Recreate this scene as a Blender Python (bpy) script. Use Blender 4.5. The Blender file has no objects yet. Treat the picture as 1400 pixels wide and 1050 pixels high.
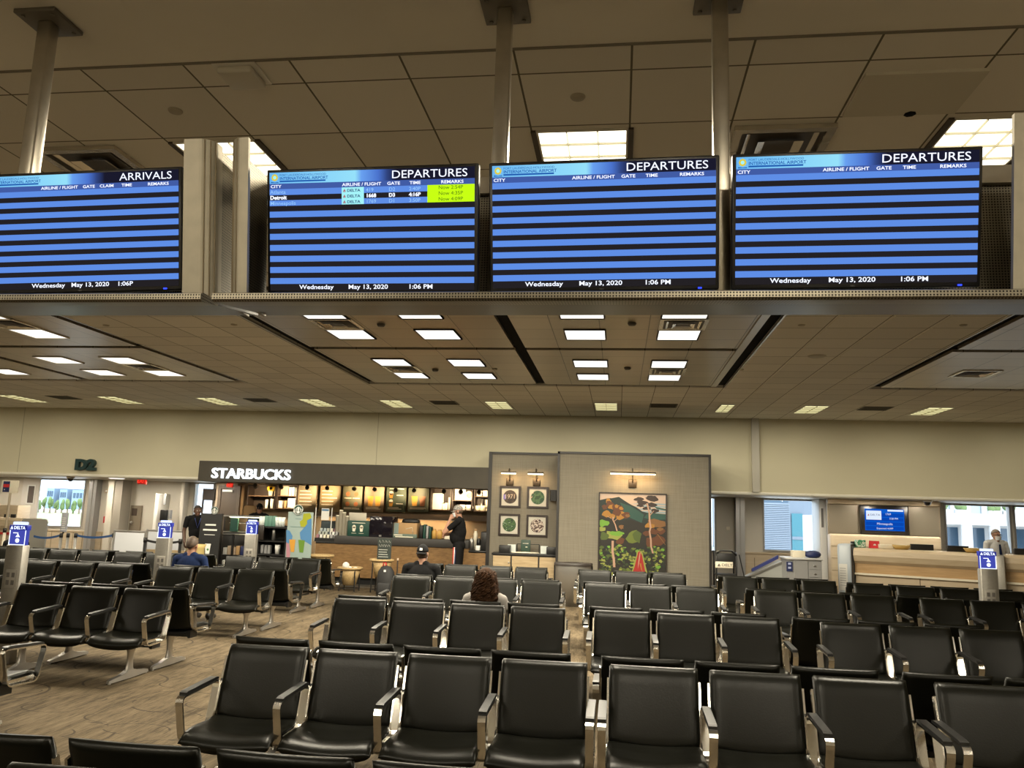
import bpy, bmesh, math, random
import numpy as np
from mathutils import Vector, Matrix
from math import sin, cos, pi, radians, sqrt, atan2
SC = bpy.context.scene
COL = SC.collection
random.seed(7)
# ---------------------------------------------------------------- camera
EYE = Vector((0, 0, 1.75)); FPX = 1109.0
YAW, PITCH, ROLL = radians(7.66), radians(9.02), radians(1.8)
_f = Vector((-sin(YAW)*cos(PITCH), cos(YAW)*cos(PITCH), sin(PITCH)))
_r0 = Vector((cos(YAW), sin(YAW), 0)); _u0 = _r0.cross(_f)
_r = _r0*cos(ROLL) + _u0*sin(ROLL); _u = -_r0*sin(ROLL) + _u0*cos(ROLL)
cam_data = bpy.data.cameras.new('camera'); cam = bpy.data.objects.new('camera', cam_data); COL.objects.link(cam)
cam_data.sensor_width = 36.0; cam_data.lens = FPX/1400*36; cam_data.clip_end = 900; cam_data.clip_start = 0.05
cam.matrix_world = Matrix(((_r.x, _u.x, -_f.x, EYE.x), (_r.y, _u.y, -_f.y, EYE.y), (_r.z, _u.z, -_f.z, EYE.z), (0, 0, 0, 1)))
SC.camera = cam
SC.view_settings.view_transform = 'Standard'; SC.view_settings.look = 'None'
SC.view_settings.gamma = 1.0; SC.view_settings.use_curve_mapping = False
SC.view_settings.exposure = 0.0
try:
    SC.cycles.use_denoising = True
    SC.cycles.max_bounces = 6; SC.cycles.diffuse_bounces = 4; SC.cycles.glossy_bounces = 3
    SC.cycles.transparent_max_bounces = 8; SC.cycles.sample_clamp_indirect = 4.0
    SC.cycles.caustics_reflective = False; SC.cycles.caustics_refractive = False
except Exception:
    pass
# ---------------------------------------------------------------- daylight
W = bpy.data.worlds.new('daylight'); SC.world = W; W.use_nodes = True
bg = W.node_tree.nodes['Background']; bg.inputs[0].default_value = (0.80, 0.90, 1.0, 1); bg.inputs[1].default_value = 3.2
sun_d = bpy.data.lights.new('sun', 'SUN'); sun_d.energy = 7.0; sun_d.angle = radians(2); sun_d.color = (1, .96, .9)
sun = bpy.data.objects.new('sun', sun_d); COL.objects.link(sun); sun.rotation_euler = (radians(38), 0, radians(12)); sun.location = (0, -5, 30)

# lamp strengths (the lamps themselves are built with their fixtures)
TROFFER = 54.0; PERIM = 20.0; NEAR = 108.0; SPOT_W = 70.0     # watts
ZC = 4.12

def P(x, y, Y):
    """point of the place seen at (x, y) of the 1400x1050 frame and lying at depth Y"""
    d = _f + _r*((x-700)/FPX) - _u*((y-525)/FPX)
    return EYE + d*(Y/d.y)
def PZ(x, y, z):
    d = _f + _r*((x-700)/FPX) - _u*((y-525)/FPX)
    return EYE + d*((z-EYE.z)/d.z)
# ---------------------------------------------------------------- materials
def srgb(c):
    return tuple(((v/255/12.92) if v/255 <= .04045 else ((v/255+.055)/1.055)**2.4) for v in c)
MATS = {}
def mat(name, col, rough=.5, metal=0.0, spec=.5, emit=None, es=1.0, noise=None, bump=None, coat=0.0):
    """noise=(scale, amount) varies the colour; bump=(scale, strength) roughens the surface"""
    if name in MATS: return MATS[name]
    m = bpy.data.materials.new(name); m.use_nodes = True; MATS[name] = m
    nt = m.node_tree; b = nt.nodes['Principled BSDF']
    b.inputs['Base Color'].default_value = (*col, 1); b.inputs['Roughness'].default_value = rough
    b.inputs['Metallic'].default_value = metal; b.inputs['Specular IOR Level'].default_value = spec
    if coat: b.inputs['Coat Weight'].default_value = coat; b.inputs['Coat Roughness'].default_value = .15
    if emit: b.inputs['Emission Color'].default_value = (*emit, 1); b.inputs['Emission Strength'].default_value = es
    if noise or bump:
        tc = nt.nodes.new('ShaderNodeTexCoord')
    if noise:
        n = nt.nodes.new('ShaderNodeTexNoise'); n.inputs['Scale'].default_value = noise[0]; n.inputs['Detail'].default_value = 5
        nt.links.new(tc.outputs['Object'], n.inputs['Vector'])
        r = nt.nodes.new('ShaderNodeValToRGB'); a = noise[1]
        r.color_ramp.elements[0].position = .3; r.color_ramp.elements[1].position = .7
        r.color_ramp.elements[0].color = (*[v*(1-a) for v in col], 1); r.color_ramp.elements[1].color = (*[min(1, v*(1+a)) for v in col], 1)
        nt.links.new(n.outputs['Fac'], r.inputs['Fac']); nt.links.new(r.outputs['Color'], b.inputs['Base Color'])
    if bump:
        n2 = nt.nodes.new('ShaderNodeTexNoise'); n2.inputs['Scale'].default_value = bump[0]; n2.inputs['Detail'].default_value = 3
        nt.links.new(tc.outputs['Object'], n2.inputs['Vector'])
        bp = nt.nodes.new('ShaderNodeBump'); bp.inputs['Strength'].default_value = bump[1]; bp.inputs['Distance'].default_value = .004
        nt.links.new(n2.outputs['Fac'], bp.inputs['Height']); nt.links.new(bp.outputs['Normal'], b.inputs['Normal'])
    return m
def emis(name, col, s=1.0):
    if name in MATS: return MATS[name]
    m = bpy.data.materials.new(name); m.use_nodes = True; MATS[name] = m
    nt = m.node_tree; nt.nodes.clear()
    e = nt.nodes.new('ShaderNodeEmission'); e.inputs[0].default_value = (*col, 1); e.inputs[1].default_value = s
    o = nt.nodes.new('ShaderNodeOutputMaterial'); nt.links.new(e.outputs[0], o.inputs[0])
    return m
def wood(name, c1, c2, sc=(1, 1, 12), rough=.45):
    if name in MATS: return MATS[name]
    m = mat(name, c1, rough); nt = m.node_tree; b = nt.nodes['Principled BSDF']
    tc = nt.nodes.new('ShaderNodeTexCoord'); mp = nt.nodes.new('ShaderNodeMapping'); mp.inputs['Scale'].default_value = sc
    n = nt.nodes.new('ShaderNodeTexNoise'); n.inputs['Scale'].default_value = 2.0; n.inputs['Detail'].default_value = 6; n.inputs['Distortion'].default_value = .8
    r = nt.nodes.new('ShaderNodeValToRGB'); r.color_ramp.elements[0].position = .3; r.color_ramp.elements[1].position = .72
    r.color_ramp.elements[0].color = (*c1, 1); r.color_ramp.elements[1].color = (*c2, 1)
    nt.links.new(tc.outputs['Object'], mp.inputs[0]); nt.links.new(mp.outputs[0], n.inputs['Vector'])
    nt.links.new(n.outputs['Fac'], r.inputs[0]); nt.links.new(r.outputs[0], b.inputs['Base Color'])
    return m
# ---------------------------------------------------------------- mesh builder
class MB:
    def __init__(s): s.v = []; s.f = []; s.m = []; s.s = []; s.T = Matrix.Identity(4)
    def add(s, verts, faces, mi=0, sm=False):
        o = len(s.v); s.v += [tuple(s.T @ Vector(p)) for p in verts]
        for f in faces: s.f.append(tuple(i+o for i in f)); s.m.append(mi); s.s.append(sm)
        return s
    def box(s, x0, x1, y0, y1, z0, z1, mi=0):
        v = [(x0,y0,z0),(x1,y0,z0),(x1,y1,z0),(x0,y1,z0),(x0,y0,z1),(x1,y0,z1),(x1,y1,z1),(x0,y1,z1)]
        return s.add(v, [(3,2,1,0),(4,5,6,7),(0,1,5,4),(1,2,6,5),(2,3,7,6),(3,0,4,7)], mi)
    def cbox(s, c, d, mi=0): return s.box(c[0]-d[0]/2, c[0]+d[0]/2, c[1]-d[1]/2, c[1]+d[1]/2, c[2]-d[2]/2, c[2]+d[2]/2, mi)
    def rbox(s, x0, x1, y0, y1, z0, z1, r=.01, mi=0, seg=2):
        bm = bmesh.new(); bmesh.ops.create_cube(bm, size=1)
        for v in bm.verts: v.co = ((v.co.x+.5)*(x1-x0)+x0, (v.co.y+.5)*(y1-y0)+y0, (v.co.z+.5)*(z1-z0)+z0)
        bmesh.ops.bevel(bm, geom=list(bm.edges), offset=r, segments=seg, profile=.5, affect='EDGES')
        return s.bm(bm, mi, True)
    def bm(s, bm, mi=0, sm=False):
        bm.verts.ensure_lookup_table(); bm.verts.index_update()
        s.add([tuple(v.co) for v in bm.verts], [tuple(v.index for v in f.verts) for f in bm.faces], mi, sm); bm.free(); return s
    def prism(s, poly, a0, a1, axis='y', mi=0, sm=False):
        """poly of 2-D points extruded along an axis: y -> (x,z), x -> (y,z), z -> (x,y)"""
        n = len(poly)
        mk = {'y': lambda p, a: (p[0], a, p[1]), 'x': lambda p, a: (a, p[0], p[1]), 'z': lambda p, a: (p[0], p[1], a)}[axis]
        v = [mk(p, a0) for p in poly] + [mk(p, a1) for p in poly]
        s.add(v, [(i, (i+1) % n, n+(i+1) % n, n+i) for i in range(n)], mi, sm)
        return s.add(v, [tuple(range(n-1, -1, -1)), tuple(range(n, 2*n))], mi)
    def cyl(s, p0, p1, r0, r1=None, n=16, mi=0, cap=True):
        r1 = r0 if r1 is None else r1; p0, p1 = Vector(p0), Vector(p1); d = (p1-p0).normalized()
        a = d.orthogonal().normalized(); b = d.cross(a)
        c = [a*cos(2*pi*i/n)+b*sin(2*pi*i/n) for i in range(n)]
        v = [tuple(p0+q*r0) for q in c] + [tuple(p1+q*r1) for q in c]
        s.add(v, [(i, (i+1) % n, n+(i+1) % n, n+i) for i in range(n)], mi, True)
        if cap: s.add(v, [tuple(range(n-1, -1, -1)), tuple(range(n, 2*n))], mi)
        return s
    def lathe(s, prof, c=(0, 0, 0), n=20, mi=0, sx=1, sy=1, arc=2*pi):
        c = Vector(c); k = len(prof); full = abs(arc-2*pi) < 1e-6; m = n if full else n+1
        v = [(c.x+r*cos(arc*i/n)*sx, c.y+r*sin(arc*i/n)*sy, c.z+z) for i in range(m) for r, z in prof]
        f = []
        for i in range(n):
            j = (i+1) % m
            for q in range(k-1): f.append((i*k+q, j*k+q, j*k+q+1, i*k+q+1))
        return s.add(v, f, mi, True)
    def tube(s, path, r, n=8, mi=0, closed=False):
        path = [Vector(p) for p in path]; L = len(path); v = []; f = []; up = None
        for i, p in enumerate(path):
            if closed: d = path[(i+1) % L]-path[i-1]
            else: d = path[min(i+1, L-1)]-path[max(i-1, 0)]
            d.normalize()
            if up is None: up = d.orthogonal().normalized()
            up = (up-d*up.dot(d)).normalized(); b = d.cross(up)
            rr = r[i] if isinstance(r, (list, tuple)) else r
            v += [tuple(p+up*rr*cos(2*pi*k/n)+b*rr*sin(2*pi*k/n)) for k in range(n)]
        for i in range(L if closed else L-1):
            j = (i+1) % L
            f += [(i*n+k, i*n+(k+1) % n, j*n+(k+1) % n, j*n+k) for k in range(n)]
        if not closed: f += [tuple(range(n-1, -1, -1)), tuple(range((L-1)*n, L*n))]
        return s.add(v, f, mi, True)
    def band(s, path, th, x0, x1, mi=0, closed=False):
        """flat bar bent along a path of (y,z) points, th thick in that plane, from x0 to x1"""
        path = [Vector((0, p[0], p[1])) for p in path]; L = len(path); a = []; b = []
        for i, p in enumerate(path):
            if closed: d = path[(i+1) % L]-path[i-1]
            else: d = path[min(i+1, L-1)]-path[max(i-1, 0)]
            d.normalize(); nn = Vector((0, -d.z, d.y))
            a.append(p+nn*th/2); b.append(p-nn*th/2)
        v = []
        for i in range(L): v += [(x0, a[i].y, a[i].z), (x1, a[i].y, a[i].z), (x1, b[i].y, b[i].z), (x0, b[i].y, b[i].z)]
        f = []
        for i in range(L if closed else L-1):
            j = (i+1) % L
            f += [(i*4+k, i*4+(k+1) % 4, j*4+(k+1) % 4, j*4+k) for k in range(4)]
        if not closed: f += [(3, 2, 1, 0), tuple(range((L-1)*4, L*4))]
        return s.add(v, f, mi)
    def ell(s, c, r, n=16, m=10, mi=0, R=None):
        v = []; f = []; c = Vector(c)
        for i in range(m+1):
            t = pi*i/m
            for k in range(n):
                p = Vector((r[0]*sin(t)*cos(2*pi*k/n), r[1]*sin(t)*sin(2*pi*k/n), r[2]*cos(t)))
                if R is not None: p = R @ p
                v.append(tuple(c+p))
        for i in range(m):
            for k in range(n):
                f.append((i*n+k, (i+1)*n+k, (i+1)*n+(k+1) % n, i*n+(k+1) % n))
        return s.add(v, f, mi, True)
    def quad(s, x0, x1, y, z0, z1, mi=0): return s.add([(x0,y,z0),(x1,y,z0),(x1,y,z1),(x0,y,z1)], [(0,1,2,3)], mi)
    def poly(s, pts, y, mi=0): return s.add([(p[0], y, p[1]) for p in pts], [tuple(range(len(pts)))], mi)
    def disc(s, cx, cz, r, y, n=24, mi=0, rz=None):
        return s.poly([(cx+r*cos(2*pi*i/n), cz+(rz or r)*sin(2*pi*i/n)) for i in range(n)], y, mi)
    def text(s, t, size, x, y, z, mi=0, align='LEFT', ext=0.0, bold=0.0, sx=1.0):
        """letters in the XZ plane, read from -Y; x,z is the baseline point"""
        c = bpy.data.curves.new('t', 'FONT'); c.body = t; c.size = size; c.align_x = align; c.extrude = ext; c.offset = bold; c.resolution_u = 3
        o = bpy.data.objects.new('t', c); COL.objects.link(o)
        dg = bpy.context.evaluated_depsgraph_get(); dg.update()
        me = bpy.data.meshes.new_from_object(o.evaluated_get(dg))
        v = [(x+p.co.x*sx, y-p.co.z, z+p.co.y) for p in me.vertices]; f = [tuple(p.vertices) for p in me.polygons]
        bpy.data.objects.remove(o); bpy.data.curves.remove(c); bpy.data.meshes.remove(me)
        return s.add(v, f, mi)
    def mesh(s, name, mats):
        me = bpy.data.meshes.new(name); me.from_pydata(s.v, [], s.f)
        for m in (mats if isinstance(mats, (list, tuple)) else [mats]): me.materials.append(m)
        me.polygons.foreach_set('material_index', s.m); me.polygons.foreach_set('use_smooth', s.s); me.update()
        return me
    def build(s, name, mats, parent=None, loc=None, rz=0):
        o = bpy.data.objects.new(name, s.mesh(name, mats)); COL.objects.link(o)
        if parent: o.parent = parent
        if loc is not None: o.location = loc
        if rz: o.rotation_euler.z = rz
        return o
def tag(o, label, cat, group=None, kind=None):
    if label: o['label'] = label
    if cat: o['category'] = cat
    if group: o['group'] = group
    if kind: o['kind'] = kind
    return o
def thing(name, label, cat, loc=(0, 0, 0), rz=0, group=None):
    o = bpy.data.objects.new(name, None); COL.objects.link(o); o.empty_display_size = .1
    o.location = loc; o.rotation_euler.z = rz
    return tag(o, label, cat, group)
def struct(o): o['kind'] = 'structure'; return o
def copyin(src, parent, loc=None):
    c = src.copy(); COL.objects.link(c); c.parent = parent
    if loc is not None: c.location = loc
    for ch in [k for k in bpy.data.objects if k.parent == src]: copyin(ch, c)
    return c
def plainquads(w, h, mi=0): return MB().quad(-w/2, w/2, 0, 0, h, mi)
# ================================================================ the hall
XL, XR, YB, YW, YR = -19.6, 12.6, -5.0, 19.6, 22.0     # side walls, wall behind, upper far wall, recessed far wall
TILE, TX, TY = .61, .045, 4.08
def carpet():
    m = mat('carpet_taupe', (.12, .1, .075), .95, spec=.15); nt = m.node_tree; b = nt.nodes['Principled BSDF']; N = nt.nodes.new; L = nt.links.new
    tc = N('ShaderNodeTexCoord')
    def streak(rot, sc, scale):
        mp = N('ShaderNodeMapping'); mp.inputs['Rotation'].default_value = (0, 0, rot); mp.inputs['Scale'].default_value = sc
        n = N('ShaderNodeTexNoise'); n.inputs['Scale'].default_value = scale; n.inputs['Detail'].default_value = 6; n.inputs['Roughness'].default_value = .65
        L(tc.outputs['Object'], mp.inputs[0]); L(mp.outputs[0], n.inputs['Vector']); return n
    n1 = streak(radians(4), (4.5, .55, 1), 2.2); n2 = streak(radians(-6), (26, 1.6, 1), 4.0)
    mx = N('ShaderNodeMath'); mx.operation = 'ADD'; L(n1.outputs['Fac'], mx.inputs[0]); L(n2.outputs['Fac'], mx.inputs[1])
    hf = N('ShaderNodeMath'); hf.operation = 'MULTIPLY'; hf.inputs[1].default_value = .5; L(mx.outputs[0], hf.inputs[0])
    r = N('ShaderNodeValToRGB'); e = r.color_ramp.elements; e[0].position = .4; e[0].color = (.042, .031, .018, 1); e[1].position = .6; e[1].color = (.148, .113, .07, 1)
    L(hf.outputs[0], r.inputs[0])
    # thin dark leaf-shaped curves woven into the carpet
    def arcs(scale, rad, off, sc):
        mp = N('ShaderNodeMapping'); mp.inputs['Location'].default_value = off; mp.inputs['Rotation'].default_value = (0, 0, .5); mp.inputs['Scale'].default_value = sc
        v = N('ShaderNodeTexVoronoi'); v.inputs['Scale'].default_value = scale; v.inputs['Randomness'].default_value = .9; v.voronoi_dimensions = '2D'
        L(tc.outputs['Object'], mp.inputs[0]); L(mp.outputs[0], v.inputs['Vector'])
        s = N('ShaderNodeMath'); s.operation = 'SUBTRACT'; s.inputs[1].default_value = rad; L(v.outputs['Distance'], s.inputs[0])
        a = N('ShaderNodeMath'); a.operation = 'ABSOLUTE'; L(s.outputs[0], a.inputs[0])
        c = N('ShaderNodeMath'); c.operation = 'LESS_THAN'; c.inputs[1].default_value = .0105; L(a.outputs[0], c.inputs[0])
        n = N('ShaderNodeTexNoise'); n.inputs['Scale'].default_value = 1.7; L(mp.outputs[0], n.inputs['Vector'])
        g = N('ShaderNodeMath'); g.operation = 'GREATER_THAN'; g.inputs[1].default_value = .5; L(n.outputs['Fac'], g.inputs[0])
        q = N('ShaderNodeMath'); q.operation = 'MULTIPLY'; L(c.outputs[0], q.inputs[0]); L(g.outputs[0], q.inputs[1]); return q
    q1 = arcs(.95, .36, (0, 0, 0), (1, 1, 1)); q2 = arcs(1.15, .3, (3.3, 1.7, 0), (1, 1.7, 1))
    mm = N('ShaderNodeMath'); mm.operation = 'MAXIMUM'; L(q1.outputs[0], mm.inputs[0]); L(q2.outputs[0], mm.inputs[1])
    sc_ = N('ShaderNodeMath'); sc_.operation = 'MULTIPLY'; sc_.inputs[1].default_value = .75; L(mm.outputs[0], sc_.inputs[0])
    mix = N('ShaderNodeMixRGB'); mix.inputs[2].default_value = (.03, .023, .016, 1); L(sc_.outputs[0], mix.inputs[0]); L(r.outputs[0], mix.inputs[1])
    L(mix.outputs[0], b.inputs['Base Color'])
    bn = N('ShaderNodeTexNoise'); bn.inputs['Scale'].default_value = 260; L(tc.outputs['Object'], bn.inputs['Vector'])
    bp = N('ShaderNodeBump'); bp.inputs['Strength'].default_value = .5; bp.inputs['Distance'].default_value = .003; L(bn.outputs['Fac'], bp.inputs['Height']); L(bp.outputs[0], b.inputs['Normal'])
    return m
def gridmat(name, col, line, rough, lw, metal=0.0, light_lines=False, pu=TILE, pv=TILE, ou=TX, ov=TY, spec=.3):
    """panels with thin joints along X and Y"""
    m = mat(name, col, rough, metal, spec); nt = m.node_tree; b = nt.nodes['Principled BSDF']; N = nt.nodes.new; L = nt.links.new
    tc = N('ShaderNodeTexCoord'); sp = N('ShaderNodeSeparateXYZ'); L(tc.outputs['Object'], sp.inputs[0])
    outs = []; cells = []
    for ax, per, off in ((0, pu, ou), (1, pv, ov)):
        a = N('ShaderNodeMath'); a.operation = 'SUBTRACT'; a.inputs[1].default_value = off - 100*per; L(sp.outputs[ax], a.inputs[0])
        d = N('ShaderNodeMath'); d.operation = 'DIVIDE'; d.inputs[1].default_value = per; L(a.outputs[0], d.inputs[0])
        fl = N('ShaderNodeMath'); fl.operation = 'FLOOR'; L(d.outputs[0], fl.inputs[0]); cells.append(fl)
        fr = N('ShaderNodeMath'); fr.operation = 'FRACT'; L(d.outputs[0], fr.inputs[0])
        s = N('ShaderNodeMath'); s.operation = 'SUBTRACT'; s.inputs[1].default_value = .5; L(fr.outputs[0], s.inputs[0])
        ab = N('ShaderNodeMath'); ab.operation = 'ABSOLUTE'; L(s.outputs[0], ab.inputs[0])
        g = N('ShaderNodeMath'); g.operation = 'GREATER_THAN'; g.inputs[1].default_value = .5-lw/per/2; L(ab.outputs[0], g.inputs[0]); outs.append(g)
    cb = N('ShaderNodeCombineXYZ'); L(cells[0].outputs[0], cb.inputs[0]); L(cells[1].outputs[0], cb.inputs[1])
    wn = N('ShaderNodeTexWhiteNoise'); wn.noise_dimensions = '2D'; L(cb.outputs[0], wn.inputs['Vector'])
    r = N('ShaderNodeValToRGB'); r.color_ramp.elements[0].color = (*[c*.93 for c in col], 1); r.color_ramp.elements[1].color = (*[c*1.05 for c in col], 1)
    L(wn.outputs['Value'], r.inputs[0])
    mx = N('ShaderNodeMath'); mx.operation = 'MAXIMUM'; L(outs[0].outputs[0], mx.inputs[0]); L(outs[1].outputs[0], mx.inputs[1])
    mix = N('ShaderNodeMixRGB'); mix.inputs[2].default_value = (*line, 1); L(mx.outputs[0], mix.inputs[0]); L(r.outputs[0], mix.inputs[1]); L(mix.outputs[0], b.inputs['Base Color'])
    return m
M_CARPET = carpet()
M_TILE = gridmat('ceiling_tile', (.78, .75, .69), (.16, .145, .11), .9, .012)
M_GYP = mat('ceiling_gypsum', (.84, .81, .74), .9, noise=(1.5, .03))
M_CPAN = gridmat('ceiling_metal_panel', (.4, .34, .255), (.09, .075, .05), .33, .012, metal=.55, pu=.6175, ou=-3.965, ov=9.06, spec=.5)
M_SLOT = mat('slot_black', (.006, .0055, .005), .9, spec=.1)
M_STRIP = mat('satin_strip', (.42, .39, .33), .35, .6)
M_WALL = mat('wall_cream', (.60, .56, .41), .75, noise=(.8, .03))
M_WALL2 = mat('wall_pale_beige', (.58, .54, .46), .7, noise=(1.2, .03))
M_WALL3 = mat('wall_side', (.5, .46, .36), .8, noise=(1, .03))
M_WHITE = mat('white_paint', (.75, .73, .68), .5)
M_MULL = mat('mullion_grey', (.36, .35, .33), .4, .4)
M_FRAMEW = mat('frame_pale', (.66, .62, .55), .45)
M_LAM = wood('beige_laminate', (.5, .4, .27), (.57, .47, .33), (1, 1, 7), .5)
def glass():
    m = bpy.data.materials.new('window_glass'); m.use_nodes = True; nt = m.node_tree; nt.nodes.clear(); N = nt.nodes.new
    t = N('ShaderNodeBsdfTransparent'); t.inputs[0].default_value = (.93, .97, 1, 1); g = N('ShaderNodeBsdfGlossy'); g.inputs['Roughness'].default_value = .02
    f = N('ShaderNodeFresnel'); f.inputs[0].default_value = 1.35; mx = N('ShaderNodeMixShader'); o = N('ShaderNodeOutputMaterial')
    nt.links.new(f.outputs[0], mx.inputs[0]); nt.links.new(t.outputs[0], mx.inputs[1]); nt.links.new(g.outputs[0], mx.inputs[2]); nt.links.new(mx.outputs[0], o.inputs[0]); return m
M_GLASS = glass()

struct(MB().box(XL, XR, YB, YR+.3, -.2, 0).build('floor', M_CARPET))
# coffers: x0, x1 ; slot ring .17 wide ; all lie flush with the tiled ceiling
COF = [(-13.95, -7.27), (-4.8, 1.9), (4.37, 11.05)]; CY0, CYD, CY1 = 8.2, 11.56, 14.97; SW = .17
m = MB()
m.box(XL, XR, YB, 3.83, ZC, ZC+.12, 1)
m.box(XL, XR, 3.83, CY0, ZC, ZC+.12, 0); m.box(XL, XR, CY1, YW+.1, ZC, ZC+.12, 0)
xs = [XL]+[v for c in COF for v in c]+[XR]
for i in range(0, len(xs), 2): m.box(xs[i], xs[i+1], CY0, CY1, ZC, ZC+.12, 0)
struct(m.build('ceiling', [M_TILE, M_GYP]))
for k, (a, b) in enumerate(COF):
    c = (a+b)/2; h = SW/2
    s = MB().box(a, b, CY0, CY1, ZC+.05, ZC+.1)
    struct(s.build('trim_%d' % (k+1), M_SLOT))
    p = MB()
    for x0, x1 in ((a+SW, c-h), (c+h, b-SW)):
        for y0, y1 in ((CY0+SW, CYD-h), (CYD+h, CY1-SW)): p.box(x0, x1, y0, y1, ZC+.004, ZC+.045)
    o = struct(p.build('ceiling', M_CPAN))
    # pale edge angle along the tiles
    e = MB()
    for x in (a, b): e.box(x-.012, x+.012, CY0, CY1, ZC-.006, ZC+.02)
    if k == 1: e.box(b-SW-.1, b-SW, CY0+SW, CY1-SW, ZC-.012, ZC+.0035)
    struct(e.build('trim_%d' % (k+11), M_STRIP))
# light T-bars visible in the tiled strip right of the middle coffer
e = MB()
for x in (2.515, 3.13, 3.745): e.box(x-.007, x+.007, 8.0, 15.8, ZC-.004, ZC+.01)
struct(e.build('trim_20', mat('tbar_white', (.7, .66, .56), .5)))
e = MB().box(XL, XR, 3.822, 3.84, ZC-.006, ZC+.01)
struct(e.build('trim_21', mat('tbar_dark', (.2, .18, .14), .6)))
# far upper wall, soffit
ZS = 2.40
w = MB().box(XL, XR, YW, YW+.12, ZS, ZC+.15)
for x in (-15.7, -5.98): w.box(x-.008, x+.008, YW-.002, YW+.01, ZS, ZC, 1)
struct(w.build('wall_far', [M_WALL, mat('wall_seam', (.38, .35, .25), .8)]))
struct(MB().rbox(XL, XR, YW-.05, YR+.1, ZS-.07, ZS, .02).build('trim_30', mat('soffit_white', (.78, .75, .66), .5)))
px = P(1027, 600, YW).x; px1 = P(1037, 600, YW).x
struct(MB().box(px, px1, YW-.1, YW+.02, ZS, ZC).build('trim_31', mat('pilaster_grey', (.5, .48, .42), .5, .2)))
# side walls and the wall behind the camera
struct(MB().box(XL-.15, XL, YB, YR+.3, 0, ZC+.2).build('wall_left', M_WALL3))
struct(MB().box(XR, XR+.15, YB, YR+.3, 0, ZC+.2).build('wall_right', M_WALL3))
struct(MB().box(XL, XR, YB-.15, YB, 0, ZC+.2).build('wall_behind', M_WALL3))
struct(MB().box(XL-.2, XR+.2, YB-.2, YR+.3, ZC+.2, ZC+.3).build('ceiling', M_SLOT))
# recessed far wall with openings
def X(px_, Y=YR, py=690): return P(px_, py, Y).x
OPEN = [  # pixel x0, x1, sill z
    (46, 115, P(80, 721, YR).z), (264, 292, .0), (962, 979, .9), (1042, 1121, P(1080, 755, YR).z), (1290, 1381, P(1330, 757, YR).z), (1384, 1455, P(1330, 757, YR).z)]
m = MB(); cur = XL
ZT = ZS-.07
for i, (a, b, sill) in enumerate(OPEN):
    x0, x1 = X(a), X(b)
    m.box(cur, x0, YR, YR+.2, 0, ZT)
    if sill > .02: m.box(x0, x1, YR, YR+.2, 0, sill)
    cur = x1
    f = MB(); t = .045
    f.box(x0, x0+t, YR-.02, YR+.15, sill, ZT); f.box(x1-t, x1, YR-.02, YR+.15, sill, ZT); f.box(x0+t, x1-t, YR-.02, YR+.15, ZT-t, ZT); f.box(x0+t, x1-t, YR-.03, YR+.15, sill, sill+t)
    fo = struct(f.build('window_%d' % (i+1), M_MULL))
    g = MB().box(x0+t, x1-t, YR+.06, YR+.07, sill+t, ZT-t).build('glass', M_GLASS, fo)
m.box(cur, XR, YR, YR+.2, 0, ZT)
struct(m.build('wall_recess', M_WALL2))
# low beige wainscot below the sills
zc_ = P(80, 726, YR).z
m = MB(); m.box(X(60), X(176), YR-.05, YR, 0, zc_); m.box(X(60), X(176), YR-.07, YR, zc_, zc_+.03); m.box(X(1017), X(1130), YR-.05, YR, 0, P(1080, 757, YR).z-.03); m.box(X(1017), X(1130), YR-.08, YR, P(1080, 757, YR).z-.03, P(1080, 757, YR).z+.01)
for p_ in (77, 92, 106, 119, 145, 1030): m.box(X(p_)-.008, X(p_)+.008, YR-.052, YR, 0, zc_-.02, 1)
struct(m.build('trim_40', [M_LAM, mat('joint_dark', (.2, .16, .1), .8)]))
# pilasters and returns on the recessed wall
m = MB()
for a, b, d in ((127, 137, .25), (1004, 1016, .25)):
    x0, x1 = X(a), X(b); m.box(x0, x1, YR-d, YR, 0, ZT); m.box((x0+x1)/2-.012, (x0+x1)/2+.012, YR-d-.02, YR, 0, ZT, 1)
struct(m.build('trim_41', [mat('pilaster_silver', (.42, .42, .42), .35, .55), M_MULL]))
# dark recess edge and white column near the service corridor
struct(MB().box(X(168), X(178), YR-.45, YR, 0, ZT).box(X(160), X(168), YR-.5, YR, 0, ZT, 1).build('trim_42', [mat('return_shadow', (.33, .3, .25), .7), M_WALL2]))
struct(MB().rbox(X(227), X(232), YR-.6, YR, 0, P(230, 675, YR-.6).z, .02).build('trim_43', M_WHITE))
struct(MB().rbox(X(253), X(258), YR-.3, YR, 0, ZT, .02).build('trim_44', M_WALL2))
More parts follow.
